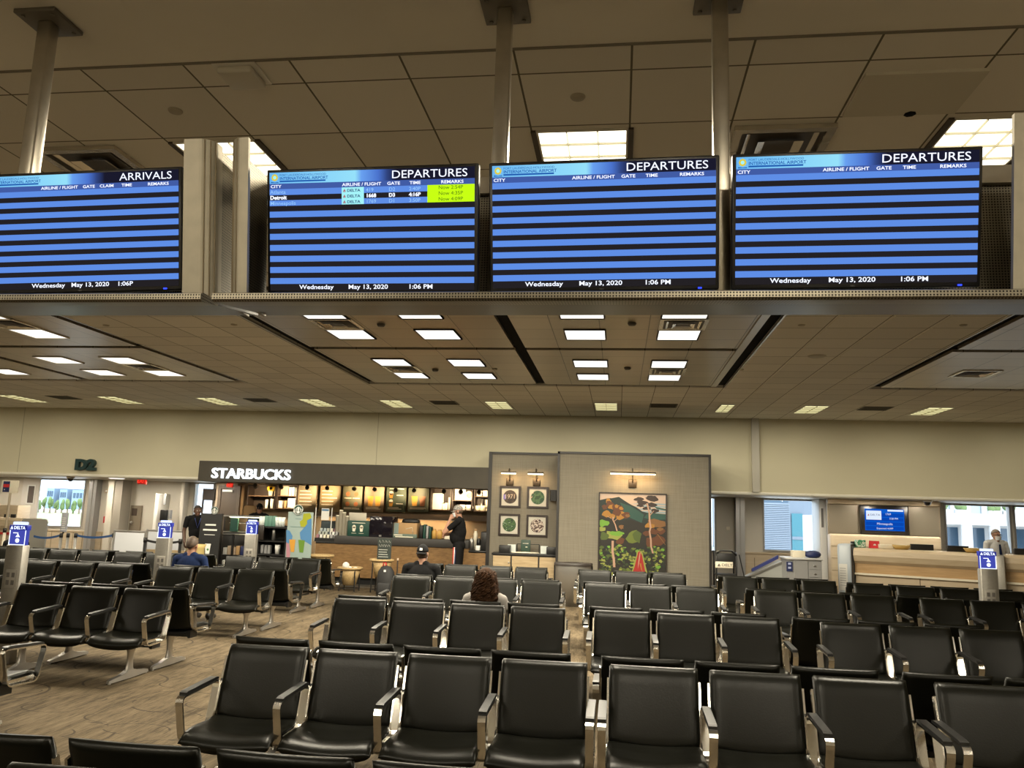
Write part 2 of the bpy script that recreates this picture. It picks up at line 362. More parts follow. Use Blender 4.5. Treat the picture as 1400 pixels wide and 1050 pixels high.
# ================================================================ tandem seating
M_LEA = mat('black_leather', (.0036, .0037, .0022), .32, spec=.27, bump=(120, .12))
M_BLK = mat('black_steel', (.008, .008, .008), .45)
M_ALU = mat('polished_aluminium', (.72, .7, .66), .14, 1.0)
M_CAST = mat('cast_aluminium', (.5, .48, .45), .33, .9)
M_PAD = mat('arm_pad_black', (.01, .01, .01), .4)
PIT, PADW = .597, .53
def pad_mesh(name, fn, nu=14, nv=12, mats=None):
    """closed cushion: fn(u,v,side) -> point, u,v in -1..1"""
    m = MB(); v = []
    for side in (0, 1):
        for j in range(nv+1):
            for i in range(nu+1):
                u = -1+2*i/nu; w = -1+2*j/nv
                u = math.copysign(1-(1-abs(u))**1.7, u); w = math.copysign(1-(1-abs(w))**1.7, w)
                v.append(fn(u, w, side))
    f = []; n1 = (nu+1)*(nv+1); K = nu+1
    for j in range(nv):
        for i in range(nu):
            a = j*K+i; f.append((a, a+1, a+1+K, a+K)); b = a+n1; f.append((b, b+K, b+K+1, b+1))
    for i in range(nu):
        f.append((i+1, i, n1+i, n1+i+1)); a = nv*K+i; f.append((a, a+1, n1+a+1, n1+a))
    for j in range(nv):
        a = j*K; f.append((a, a+K, n1+a+K, n1+a)); a = j*K+nu; f.append((a+K, a, n1+a, n1+a+K))
    m.add(v, f, 0, True); return m.mesh(name, mats)
def superq(u, w, p=12): return max(0.0, (1-abs(u)**p)*(1-abs(w)**p))**.45
YT, ZT_, YBk, ZBk = -.165, .852, -.283, .432
def f_back(u, w, side):
    t = (w+1)/2; x = u*PADW/2
    zz = ZBk+(ZT_-ZBk)*t; yy = YBk+(YT-YBk)*t
    zz -= .036*(1-u*u)*(1-t)**3                         # lower edge hangs in the middle
    th = .029*superq(u, w, 16)
    n = Vector((0, -(ZT_-ZBk), (YT-YBk))).normalized()  # towards the sitter
    belly = -.010*(1-u*u)                               # slight sling across
    s = th if side == 0 else -th
    roll = .012*max(0, t-.86)/.14                       # top rolls back
    p = Vector((x, yy+roll, zz))+n*(s+belly)
    return tuple(p)
ME_BACK = pad_mesh('backrest', f_back, mats=M_LEA)
def f_seat(u, w, side):
    t = (w+1)/2                                         # 0 front, 1 rear
    x = u*(PADW+.02)/2
    y = -.715+(.435)*t
    z = .405+.02*u*u-.012*t+.006*sin(pi*t)
    z += .022*max(0, t-.75)/.25
    z -= .05*(max(0, .25-t)/.25)**2
    th = superq(u, w, 8)
    if side == 0: return (x, y, z+.026*th-.012*(1-u*u)*sin(pi*min(1, t*1.1)))
    return (x, y+.01*(1-t), z-(.052-.018*t)*th-.012*(1-u*u))
ME_SEAT = pad_mesh('seat', f_seat, mats=M_LEA)
def rounded(path, r, n=4, closed=False):
    out = []; L = len(path)
    for i, p in enumerate(path):
        p = Vector((p[0], p[1]))
        if not closed and i in (0, L-1): out.append(tuple(p)); continue
        a = Vector(path[i-1])-p; b = Vector(path[(i+1) % L])-p; d = min(r, a.length*.45, b.length*.45)
        q0 = p+a.normalized()*d; q1 = p+b.normalized()*d
        for k in range(n+1):
            t = k/n; out.append(tuple((1-t)**2*q0+2*t*(1-t)*p+t*t*q1))
    return out
SIDE = rounded([(-.175, .775), (-.283, .44), (-.34, .392), (-.66, .392)], .07)
m = MB(); m.band(SIDE, .03, -.006, .006); ME_SIDE = m.mesh('side_frame', M_ALU)
ARM = rounded([(-.70, .622), (-.235, .645), (-.315, .372), (-.625, .362)], .05, closed=True)
m = MB(); m.band(ARM, .011, -.0225, .0225, closed=True); ME_ARM = m.mesh('armrest', M_ALU)
m = MB(); m.prism([(-.655, .630), (-.262, .650), (-.262, .662), (-.29, .668), (-.63, .650), (-.655, .644)], -.0235, .0235, 'x'); ME_APAD = m.mesh('arm_pad', M_PAD)
m = MB()
secs = [(-.70, .018, .022), (-.66, .027, .03), (-.5, .034, .045), (-.4, .04, .075), (-.33, .04, .075), (-.2, .034, .045), (-.07, .027, .03), (-.04, .018, .022)]
v = []; f = []
for y, hw, h in secs: v += [(-hw, y, .012), (hw, y, .012), (hw*.75, y, .012+h), (-hw*.75, y, .012+h)]
for i in range(len(secs)-1): f += [(i*4+k, (i+1)*4+k, (i+1)*4+(k+1) % 4, i*4+(k+1) % 4) for k in range(4)]
f += [(0, 1, 2, 3), tuple(reversed(range(len(v)-4, len(v))))]
m.add(v, f, 0, False)
cs = [(.05, .034, .085), (.1, .026, .055), (.17, .024, .042), (.25, .028, .045), (.3, .05, .055), (.315, .05, .055)]
v = []; f = []; n = 12
for z, rx, ry in cs: v += [(rx*cos(2*pi*k/n), -.365+ry*sin(2*pi*k/n), z) for k in range(n)]
for i in range(len(cs)-1): f += [(i*n+k, i*n+(k+1) % n, (i+1)*n+(k+1) % n, (i+1)*n+k) for k in range(n)]
m.add(v, f, 0, True)
for y in (-.675, -.065): m.cyl((0, y, 0), (0, y, .016), .017, .014, 10)
ME_LEG = m.mesh('leg', M_CAST)
BEAMS = {}
def beam_mesh(n):
    if n not in BEAMS:
        w = (n-1)*PIT+PADW; m = MB()
        m.rbox(.02, w-.02, -.43, -.30, .315, .375, .008)
        for i in range(n): m.box(i*PIT+.06, i*PIT+PADW-.06, -.60, -.27, .338, .362)
        for e in (.02, w-.02): m.cbox((e, -.365, .345), (.03, .15, .08))
        BEAMS[n] = m.mesh('beam', M_BLK)
    return BEAMS[n]
def kid(name, me, parent, loc):
    o = bpy.data.objects.new(name, me); COL.objects.link(o); o.parent = parent; o.location = loc; return o
NBENCH = 0
def bench(x0, n, yc, facing, label, rz=0.0):
    """x0: left edge of the first pad as the camera sees it; facing 'us' or 'away'"""
    w = (n-1)*PIT+PADW
    if facing == 'us': t = thing('tandem_bench', label, 'bench', (x0, yc, 0), rz, 'black tandem seating benches')
    else: t = thing('tandem_bench', label, 'bench', (x0+w*cos(rz), yc+w*sin(rz), 0), pi+rz, 'black tandem seating benches')
    kid('beam', beam_mesh(n), t, (0, 0, 0))
    for x in (.27, w-.27): kid('leg', ME_LEG, t, (x, 0, 0))
    for i in range(n):
        c = i*PIT+PADW/2
        kid('seat', ME_SEAT, t, (c, 0, 0)); kid('backrest', ME_BACK, t, (c, 0, 0))
        for s in (-1, 1): kid('side_frame', ME_SIDE, t, (c+s*(PADW/2+.007), 0, 0))
    for i in range(n+1):
        a = kid('armrest', ME_ARM, t, (i*PIT-(PIT-PADW)/2 if 0 < i < n else (-.034 if i == 0 else w+.034), 0, 0))
        kid('arm_pad', ME_APAD, a, (0, 0, 0))
    return t
R1, R2, R3, R4 = 5.38, 8.27, 11.33, 13.85
C4, C3 = 'four-seat black bench ', 'three-seat black bench '
B = [
 (-2.665, 4, 2.87, 'us', C4+'facing camera, nearest of all, cut off by the bottom edge'),
 (-2.665, 4, 2.87, 'away', C4+'facing away, backing onto the nearest bench at the bottom edge'),
 (-6.2, 3, R1, 'us', C3+'facing camera beyond the left edge, beside open carpet'),
 (-6.2, 3, R1, 'away', C3+'facing away, only one end arm showing at the left edge over carpet'),
 (-2.50, 4, R1, 'us', C4+'facing camera, whole in the lower middle, its left arm over open carpet'),
 (-2.62, 4, R1, 'away', C4+'facing away, directly behind the backs of the large lower-middle bench'),
 (-.045, 3, R1, 'us', C3+'facing camera in the lower right foreground, right of the narrow aisle'),
 (-.10, 3, R1, 'away', C3+'facing away behind the lower right foreground bench'),
 (1.83, 3, R1, 'us', C3+'facing camera, cut off at the lower right corner'),
 (1.76, 3, R1, 'away', C3+'facing away behind the bench cut off at the lower right corner'),
 (-8.56, 3, R2, 'us', C3+'facing camera, cut off at left edge beside the nearest charging post'),
 (-8.6, 3, R2, 'away', C3+'facing away at the left edge, behind the nearest charging post'),
 (-6.29, 3, R2, 'us', C3+'facing camera, right of the nearest left charging post, feet on open carpet'),
 (-6.29, 3, R2, 'away', C3+'facing away, back-to-back with the bench right of the nearest left charging post'),
 (-2.82, 4, R2, 'us', C4+'facing camera, its backs just hiding the curly-haired woman'),
 (-2.90, 4, R2, 'away', C4+'facing away with the curly-haired woman sitting on it'),
 (-.22, 3, R2, 'us', C3+'facing camera, second row, right of the aisle and below the painting'),
 (-.28, 3, R2, 'away', C3+'facing away, second row, right of the aisle and below the painting'),
 (1.84, 3, R2-.12, 'us', C3+'facing camera at the right edge, second row, beside a wide gap'),
 (1.66, 3, R2-.12, 'away', C3+'facing away at the right edge, second row, its black left end exposed'),
 (-9.19, 4, R3-.1, 'us', C4+'facing camera, far left, behind the nearest left charging post'),
 (-9.12, 4, R3-.1, 'away', C4+'facing away, far left, behind the nearest left charging post'),
 (-6.47, 3, R3-.1, 'us', C3+'facing camera, just in front of the man in the navy shirt'),
 (-6.42, 3, R3-.1, 'away', C3+'facing away with the man in the navy shirt sitting on it'),
 (-3.07, 4, R3, 'us', C4+'facing camera, between curly-haired woman and man in black cap'),
 (-3.12, 4, R3, 'away', C4+'facing away with the man in the black cap sitting on it'),
 (-.43, 3, R3, 'us', C3+'facing camera, third row, below the large landscape painting'),
 (-.47, 3, R3, 'away', C3+'facing away, third row, below the large landscape painting'),
 (1.76, 3, R3, 'us', C3+'facing camera, third row, below the grey drawer cart'),
 (1.70, 3, R3, 'away', C3+'facing away, third row, below the grey drawer cart'),
 (3.76, 3, R3-.08, 'us', C3+'facing camera, right edge, with the right-hand charging post behind'),
 (3.60, 3, R3-.08, 'away', C3+'facing away, right edge, beside the right-hand charging post'),
 (-3.48, 4, R4, 'us', C4+'facing camera, fourth row, behind the man in the black cap'),
 (-3.50, 4, R4, 'away', C4+'facing away, fourth row, nearest to the wooden coffee counter'),
 (-.63, 3, R4, 'us', C3+'facing camera, last row, in front of the foot of the painting'),
 (-.66, 3, R4, 'away', C3+'facing away, last row, in front of the foot of the painting'),
 (1.66, 3, R4-.12, 'us', C3+'facing camera, last row, in front of the black folding-stroller rack'),
 (1.62, 3, R4-.12, 'away', C3+'facing away, last row, in front of the black folding-stroller rack'),
 (3.54, 4, R4-.55, 'us', C4+'facing camera, last row, in front of the beige check-in desk'),
 (3.50, 4, R4-.55, 'away', C4+'facing away, last row, nearest to the beige check-in desk'),
 (-12.57, 3, R4, 'us', C3+'facing camera, last row, cut off at the left edge'),
 (-12.57, 3, R4, 'away', C3+'facing away, last row, cut off at the left edge'),
 (-10.715, 3, R4, 'us', C3+'facing camera, last row at left, in front of blue-belted stanchions'),
 (-10.715, 3, R4, 'away', C3+'facing away, last row at left, nearest to the stanchions with blue belts'),
 (-8.86, 3, R4, 'us', C3+'facing camera, last row at left, in front of the white barrier panels'),
 (-8.86, 3, R4, 'away', C3+'facing away, last row at left, nearest to the white barrier panels'),
 (-6.80, 3, R4+.06, 'us', C3+'facing camera, in front of the black condiment stand and pastel poster'),
 (-6.74, 3, R4+.06, 'away', C3+'facing away, nearest to the black condiment stand and pastel poster'),
]
for (x0, n, yc, fc, lb) in B: bench(x0, n, yc, fc, lb, radians(-5) if abs(yc-(R4-.55)) < 1e-6 else 0.0)
# ================================================================ charging posts between the seat backs
M_POST = mat('post_brushed_steel', (.4, .385, .35), .38, .75, noise=(30, .06))
M_SIGNB = emis('sign_blue_lit', srgb((70, 78, 175)), 1.0)
M_SIGNW = emis('sign_white_lit', (.8, .88, 1), 1.6)
M_CLEAR = emis('edge_glow_acrylic', srgb((205, 220, 255)), 1.5)
def airline_mark(mb, x, y, z, s, mi):
    """small split triangle beside an airline name"""
    mb.poly([(x, z), (x+s*.5, z+s*.28), (x+s*.5, z+s)], y, mi); mb.poly([(x+s, z), (x+s*.56, z+s*.28), (x+s*.56, z+s)], y, mi); mb.poly([(x+s*.06, z-.02*s), (x+s*.94, z-.02*s), (x+s*.5, z+.2*s)], y, mi)
def post(x, y, label):
    t = thing('charging_post', label, 'charging post', (x, y, 0), 0, 'charging posts with lit airline sign')
    MB().rbox(-.1, .1, -.055, .055, .0, 1.235, .006).build('body', M_POST, t)
    m = MB(); m.rbox(-.065, .065, -.062, -.053, .78, .98, .004); 
    for px_, pz in ((-.03, .84), (.03, .84), (-.03, .92), (.03, .92)): m.box(px_-.018, px_+.018, -.0635, -.061, pz-.025, pz+.025, 1)
    m.build('socket_plate', [mat('socket_plate', (.36, .34, .3), .5, .3), mat('socket_dark', (.12, .11, .1), .6)], t)
    s = MB(); s.rbox(-.095, .095, -.03, .03, 1.236, 1.395, .004)
    s.build('lit_panel', M_SIGNB, t)
    e = MB(); yq = -.033
    e.box(-.097, -.089, yq, -.03, 1.236, 1.395); e.box(.089, .097, yq, -.03, 1.236, 1.395); e.box(-.089, .089, yq, -.03, 1.236, 1.244)
    e.disc(.005, 1.285, .024, yq, 20); e.poly([(-.022, 1.322), (.032, 1.322), (.005, 1.36)], yq); e.box(-.055, .002, yq, -.031, 1.362, 1.37); e.box(-.002, .006, yq, -.031, 1.34, 1.37)
    e.build('charging_symbol', M_SIGNW, t)
    c = MB(); c.rbox(-.105, .105, -.034, .034, 1.396, 1.452, .004); c.build('sign_cap', mat('sign_navy', srgb((24, 36, 120)), .4, emit=srgb((34, 50, 190)), es=.35), t)
    l = MB(); airline_mark(l, -.093, -.036, 1.406, .036, 0); l.text('DELTA', .046, -.05, -.036, 1.407, 0, bold=.0012, sx=.98); l.build('lettering', M_SIGNW, t)
    MB().rbox(-.075, .075, -.028, .028, 1.453, 1.485, .008).build('top_light', M_CLEAR, t)
post(-6.5, R2, 'grey steel charging post with lit blue airline sign, largest of those at left')
post(-6.52, R3-.1, 'grey steel charging post with lit sign beside the man in navy shirt')
post(-6.44, R4+.06, 'grey steel charging post with lit sign in front of the coffee shop shelves')
post(4.66, R3-.08, 'grey steel charging post with lit sign in front of the check-in desk at right')
# ================================================================ ceiling fittings
M_DIFF = emis('troffer_diffuser', (1, .95, .84), 1.5)
M_DIFN = emis('near_troffer_diffuser', (1, .93, .72), 3.2)
M_DIFP = emis('perimeter_diffuser', (1, .93, .5), 1.1)
def lamp(parent, w, d, watt, z=-.02, col=(1, .90, .70)):
    l = bpy.data.lights.new('lamp', 'AREA'); l.shape = 'RECTANGLE'; l.size = w; l.size_y = d; l.energy = watt; l.color = col
    o = bpy.data.objects.new('lamp', l); COL.objects.link(o); o.parent = parent; o.location = (0, 0, z)
M_VENTD = mat('side_trim_dark', (.05, .035, .02), .6)
M_FIX = mat('fixture_white', (.62, .58, .5), .4)
M_REFL = mat('fixture_reflector', (.85, .8, .62), .4)
def troffer(x0, x1, y0, y1, label, dm, cells=(4, 4), group='square recessed ceiling lights', lattice=False, watt=TROFFER):
    cx, cy = (x0+x1)/2, (y0+y1)/2; hx, hy = (x1-x0)/2, (y1-y0)/2
    t = thing('ceiling_light', label, 'ceiling light', (cx, cy, ZC), 0, group)
    f = MB(); w = .016
    f.box(-hx, hx, -hy, -hy+w, -.012, .004); f.box(-hx, hx, hy-w, hy, -.012, .004); f.box(-hx, -hx+w, -hy+w, hy-w, -.012, .004); f.box(hx-w, hx, -hy+w, hy-w, -.012, .004)
    f.build('frame', M_FIX, t)
    d = MB().box(-hx+w, hx-w, -hy+w, hy-w, -.004, .002); d.build('diffuser', dm, t)
    if lattice:
        l = MB(); nx, ny = cells
        for i in range(1, nx): q = -hx+2*hx*i/nx; l.prism([(q-.006, -.006), (q+.006, -.006), (q, -.022)], -hy+w, hy-w, 'y')
        for j in range(1, ny):
            q = -hy+2*hy*j/ny; l.prism([(q-.006, -.006), (q+.006, -.006), (q, -.022)], -hx+w, hx-w, 'x')
        l.build('louvre', M_REFL, t)
    if dm is M_DIFN: MB().box(-hx-.03, -hx+.004, -hy, hy, -.014, .004).build('side_trim', M_VENTD, t); MB().box(hx-.004, hx+.03, -hy, hy, -.014, .004).build('side_trim', M_VENTD, t)
    lamp(t, 2*hx-.06, 2*hy-.06, watt, -.056 if lattice else -.02)
    return t
ordn = ['first', 'second', 'third', 'fourth', 'fifth', 'sixth', 'seventh', 'eighth', 'ninth', 'tenth', 'eleventh']
COLX = [-3.965, -2.73, -.735, .48]
ROWY = [9.07, 10.28, 12.37, 13.62]
names = ['left', 'middle', 'right']
for ci, off in enumerate((-9.15-.02, 0, 9.17)):
    cols = COLX if ci != 0 else [-3.965+off+.0, -2.73+off, -.735+off, .48+off]
    for ri, y in enumerate(ROWY):
        for k, x in enumerate(cols):
            troffer(x, x+.55, y, y+.61, 'bright square ceiling light in the %s coffer, row %s from camera, %s from left' % (names[ci], ordn[ri], ordn[k]), M_DIFF)
# long perimeter fixtures by the far wall
PERX = [-17.0, -14.6, -12.05, -9.6, -7.15, -5.28, -2.92, -.54, 1.9, 3.79, 6.2, 8.6]
for k, x in enumerate(PERX):
    vis = k-1
    lb = 'yellowish oblong ceiling light along the far wall, %s from left in view' % ordn[vis] if 0 <= vis < 10 else ('oblong ceiling light along the far wall, out of view at left' if vis < 0 else 'oblong ceiling light along the far wall, beyond the right edge')
    wv = .3 if k == 8 else .5
    troffer(x+(.2 if k == 8 else 0), x+wv+(.2 if k == 8 else 0), 17.2, 18.42, lb, M_DIFP, (2, 6), 'oblong ceiling lights along the far wall', True, PERIM)
# near fixtures over the flight displays, and the same row carried on behind the camera
for x, lb in ((-2.97, 'large bright ceiling light behind the steel end panels at left'), (-.54, 'large bright ceiling light above the middle departures screens'), (1.93, 'large bright ceiling light at the upper right, partly behind a steel panel')):
    troffer(x, x+.58, 4.74, 5.86, lb, M_DIFN, (3, 6), 'ceiling lights over the flight displays', True, NEAR)
for y in (-.6, -3.2):
    for x in (-9, -4.2, .6, 5.4): troffer(x, x+1.2, y, y+.6, 'oblong ceiling light behind the camera', M_DIFF, (4, 4), 'ceiling lights behind the camera', False, 2*TROFFER)
# square air diffusers
M_VENT = mat('vent_dark', (.05, .04, .03), .5); M_VBLADE = mat('vent_blade', (.66, .62, .54), .22, .7)
def vent(x0, x1, y0, y1, label, drop=.03):
    cx, cy = (x0+x1)/2, (y0+y1)/2; hx, hy = (x1-x0)/2, (y1-y0)/2
    t = thing('air_vent', label, 'air vent', (cx, cy, ZC), 0, 'ceiling air vents')
    f = MB(); w = .05
    for a in ((-hx, hx, -hy, -hy+w), (-hx, hx, hy-w, hy), (-hx, -hx+w, -hy+w, hy-w), (hx-w, hx, -hy+w, hy-w)): f.box(*a, -drop, .004)
    f.build('frame', M_VBLADE, t)
    MB().box(-hx+w, hx-w, -hy+w, hy-w, -.006, .002).build('backing', M_VENT, t)
    for s, zz in ((.72, -.018), (.46, -.034)):
        b = MB(); ax, ay = hx*s, hy*s; bx, by = hx*(s-.16), hy*(s-.16)
        v = [(-ax, -ay, zz), (ax, -ay, zz), (ax, ay, zz), (-ax, ay, zz), (-bx, -by, zz+.022), (bx, -by, zz+.022), (bx, by, zz+.022), (-bx, by, zz+.022)]
        b.add(v, [(0, 1, 5, 4), (1, 2, 6, 5), (2, 3, 7, 6), (3, 0, 4, 7)]); b.build('blade', M_VBLADE, t)
    return t
vent(.68, 1.28, 4.76, 5.36, 'silver square air vent above the right-hand departures screen')
vent(-4.0, -3.4, 4.76, 5.36, 'silver square air vent above the arrivals screen')
for ci, off in enumerate((-9.17, 0, 9.17)):
    for x in (-3.965, .48):
        vent(x+off, x+off+.58, 9.69, 10.26, 'square air vent between lights in the %s coffer, front %s' % (names[ci], 'left' if x < 0 else 'right'), .012)
        vent(x+off, x+off+.58, 13.0, 13.6, 'square air vent between lights in the %s coffer, rear %s' % (names[ci], 'left' if x < 0 else 'right'), .012)
def grille(x, y, label):
    t = thing('air_grille', label, 'air grille', (x, y, ZC), 0, 'dark air grilles along the far wall')
    MB().box(-.29, .29, -.28, .28, -.01, .002).build('frame', mat('grille_brown', (.1, .085, .06), .6), t)
    m = MB()
    for k in range(9): m.box(-.26, .26, -.24+k*.06, -.225+k*.06, -.014, -.008)
    m.build('slat', mat('grille_slat', (.05, .042, .03), .6), t)
for k, x in enumerate((-13.05, -8.15, -3.85, .93, 5.25)): grille(x, 17.5, 'small dark square air grille near the far wall, %s from left' % ordn[k])
# sprinklers, speakers, access point
def sprinkler(px_, py_, label):
    p = PZ(px_, py_, ZC)
    o = MB().lathe([(0, -.012), (.038, -.012), (.044, -.004), (.044, .002)], n=20).build('sprinkler_cover', mat('sprinkler_cover', (.4, .36, .28), .6), loc=(p.x, p.y, ZC)); tag(o, label, 'sprinkler', 'ceiling sprinkler covers')
for q in ((240, 151, 'round sprinkler cover in the tiles at upper left'), (790, 132, 'round sprinkler cover in the tiles above the middle departures screen'), (676, 504.5, 'small round sprinkler cover in the far part of the middle coffer, left panel'),
          (1013, 505, 'small round sprinkler cover right of the middle coffer, farther one'), (1096, 444, 'round sprinkler cover just right of the middle coffer below the displays'), (1317, 444, 'round sprinkler cover left of the right coffer'),
          (145, 444.5, 'round sprinkler cover beside the left coffer, near one'), (320, 443.5, 'round sprinkler cover just left of the middle coffer')): sprinkler(*q)
for q, lb in (((864, 442), 'dark round detector between lights in the middle coffer, front right panel'), ((858, 503), 'dark round detector in the middle coffer, rear right panel'), ((521, 443.5), 'dark round detector in the middle coffer, front left panel'), ((595, 505.5), 'dark round detector in the middle coffer, rear left panel')):
    p = PZ(*q, ZC); o = MB().lathe([(0, -.03), (.04, -.03), (.055, -.01), (.055, .004)], n=16).build('smoke_detector', M_VENT, loc=(p.x, p.y, ZC)); tag(o, lb, 'detector', 'ceiling detectors')
p = PZ(1117, 486.5, ZC); o = MB().lathe([(0, -.02), (.1, -.02), (.13, -.008), (.13, .003)], n=24).build('ceiling_speaker', mat('speaker_white', (.5, .47, .4), .6), loc=(p.x, p.y, ZC)); tag(o, 'pale round ceiling speaker right of the middle coffer', 'speaker')
t = thing('access_point', 'white square wireless access point on the upper left tiles', 'access point', (-2.1, 3.95, ZC))
MB().rbox(-.125, .125, -.115, .115, -.012, .002, .004).build('mounting_plate', M_WHITE, t); MB().rbox(-.1, .1, -.1, .1, -.05, -.012, .012).build('cover', mat('ap_white', (.6, .57, .5), .5), t)
# slipped tile at the upper right: its dark sagging edge
p = PZ(1232, 158, ZC)
t = tag(MB().box(-.31, .31, -.22, .24, -.018, .001).build('loose_ceiling_tile', mat('loose_tile', (.64, .61, .53), .9), loc=(1.59, 4.42, ZC)), 'slightly sagging plain ceiling tile at the upper right with a dark chip', 'ceiling tile')
MB().lathe([(0, 0), (.035, 0), (.03, .012)], n=7).build('chip', M_SLOT, t, (.06, .225, -.02))
# ================================================================ flight displays on their steel housings
def steel(name, col, rough, metal, dots=None):
    m = mat(name, col, rough, metal, noise=(14, .08))
    if dots:
        nt = m.node_tree; b = nt.nodes['Principled BSDF']; N = nt.nodes.new; L = nt.links.new
        tc = N('ShaderNodeTexCoord'); mp = N('ShaderNodeMapping'); mp.inputs['Scale'].default_value = (1/dots,)*3; mp.inputs['Rotation'].default_value = (0, 0, 0); L(tc.outputs['Object'], mp.inputs[0])
        fr = N('ShaderNodeVectorMath'); fr.operation = 'FRACTION'; L(mp.outputs[0], fr.inputs[0])
        sb = N('ShaderNodeVectorMath'); sb.operation = 'SUBTRACT'; sb.inputs[1].default_value = (.5, .5, .5); L(fr.outputs[0], sb.inputs[0])
        sp = N('ShaderNodeSeparateXYZ'); L(sb.outputs[0], sp.inputs[0])
        def sq(o):
            q = N('ShaderNodeMath'); q.operation = 'MULTIPLY'; L(o, q.inputs[0]); L(o, q.inputs[1]); return q.outputs[0]
        nrm = N('ShaderNodeNewGeometry')
        ab = N('ShaderNodeVectorMath'); ab.operation = 'ABSOLUTE'; L(nrm.outputs['Normal'], ab.inputs[0]); sn = N('ShaderNodeSeparateXYZ'); L(ab.outputs[0], sn.inputs[0])
        gx = N('ShaderNodeMath'); gx.operation = 'GREATER_THAN'; gx.inputs[1].default_value = .7; L(sn.outputs['X'], gx.inputs[0])
        mxx = N('ShaderNodeMixRGB')                       # plates facing sideways use y, others x
        cx = N('ShaderNodeCombineXYZ'); L(sp.outputs['X'], cx.inputs[0]); L(sp.outputs['Y'], cx.inputs[1])
        L(gx.outputs[0], mxx.inputs[0]); L(sp.outputs['X'], mxx.inputs[1]); L(sp.outputs['Y'], mxx.inputs[2])
        gz = N('ShaderNodeMath'); gz.operation = 'GREATER_THAN'; gz.inputs[1].default_value = .7; L(sn.outputs['Z'], gz.inputs[0])
        mz = N('ShaderNodeMixRGB'); L(gz.outputs[0], mz.inputs[0]); L(sp.outputs['Z'], mz.inputs[1]); L(sp.outputs['Y'], mz.inputs[2])
        ad = N('ShaderNodeMath'); ad.operation = 'ADD'; L(sq(mxx.outputs[0]), ad.inputs[0]); L(sq(mz.outputs[0]), ad.inputs[1])
        lt = N('ShaderNodeMath'); lt.operation = 'LESS_THAN'; lt.inputs[1].default_value = .085; L(ad.outputs[0], lt.inputs[0])
        src = b.inputs['Base Color'].links[0].from_socket
        mix = N('ShaderNodeMixRGB'); mix.inputs[2].default_value = (.012, .01, .008, 1); L(lt.outputs[0], mix.inputs[0]); L(src, mix.inputs[1]); L(mix.outputs[0], b.inputs['Base Color'])
    return m
M_SS = steel('stainless', (.50, .46, .38), .3, .85)
M_SSM = steel('stainless_matte', (.44, .40, .315), .5, .4)
M_PERF = steel('stainless_perforated', (.24, .215, .165), .4, .8, .012)
M_DARK = mat('display_void', (.012, .011, .01), .7)
def hang_post(x, y, label):
    t = thing('ceiling_post', label, 'post', (x, y, ZC), 0, 'steel posts carrying the flight displays')
    MB().rbox(-.035, .035, -.035, .035, -1.41, -.02, .008).build('shaft', M_SS, t)
    m = MB().rbox(-.11, .11, -.11, .11, -.022, 0, .004)
    for a in (-.08, .08):
        for b in (-.08, .08): m.cyl((a, b, -.028), (a, b, -.02), .01, n=8)
    m.build('flange', mat('flange_dark', (.16, .145, .12), .5, .5), t)
hang_post(-2.86, 3.40, 'square steel ceiling post over the arrivals screen at upper left')
hang_post(-.555, 3.48, 'square steel ceiling post between the first two departures screens')
hang_post(.435, 3.48, 'square steel ceiling post left of the rightmost departures screen')
def housing(x0, x1, label, endl, endr, tray_end=None):
    t = thing('display_housing', label, 'display housing', ((x0+x1)/2, 3.35, 2.6), 0, 'steel housings under the flight displays')
    q = (x0+x1)/2; a, b = x0-q, x1-q; tb = b if tray_end is None else tray_end-q
    m = MB(); m.prism([(-.27, .012), (-.27, -.012), (-.25, -.02), (-.12, -.002), (-.12, .016), (-.25, .02)], a, tb, 'x'); m.build('perforated_tray', M_PERF, t)
    m = MB(); m.prism([(-.12, -.002), (.27, .052), (.27, .075), (-.12, .02)], a, tb, 'x'); m.build('tray_underside', mat('tray_dark_steel', (.035, .03, .022), .35, .3), t)
    m = MB(); m.box(a, b, .20, .26, .62, .70); m.build('top_beam', M_SS, t)
    m = MB(); m.box(a+.04, b-.04, .235, .25, .09, .62); m.build('rear_panel', M_PERF, t)
    def cheek(xa, xb, rside):
        # flat face with one rounded grooved edge, then a perforated side running back
        w = xb-xa; rr = .062
        pts = [(xa, -.27)] if rside else [(xb, -.27)]
        arc = []
        for k in range(9):
            an = pi/2*k/8
            arc.append((xb-rr+rr*sin(an), -.27+rr-rr*cos(an)) if rside else (xa+rr-rr*sin(an), -.27+rr-rr*cos(an)))
        pts += arc
        pts += [(xb, -.18), (xb-.012, -.18), (xb-.012, -.20), (xb-rr, -.25), (xa, -.25)] if rside else [(xa, -.18), (xa+.012, -.18), (xa+.012, -.2), (xa+rr, -.25), (xb, -.25)]
        if not rside: pts = pts[::-1]
        lean = lambda m_: setattr(m_, 'v', [(v[0], v[1]+.155*(.70-v[2]), v[2]) for v in m_.v])
        p = MB().prism(pts, .012, .70, 'z'); lean(p); p.build('end_panel', M_SSM, t)
        g = MB()
        for k in (2, 4, 6):
            c = arc[k]; g.cyl((c[0], c[1], .014), (c[0], c[1], .698), .0035, n=6)
        lean(g); g.build('groove', mat('groove_brown', (.2, .16, .1), .4, .6), t)
        xs_ = xb if rside else xa
        g = MB().box(xs_-.012 if rside else xs_, xs_ if rside else xs_+.012, -.18, .1, .03, .68); lean(g); g.build('side_plate', M_PERF, t)
    if endl: cheek(a+.012, a+.012+endl, False)
    if endr: cheek(b-.012-endr, b-.012, True)
    return t
housing(-5.6, -1.733, 'steel housing with perforated tray under the arrivals screen at left', 0, .132)
housing(-1.685, 1.76, 'long steel housing with perforated tray under the three departures screens', .09, .28, 1.755)
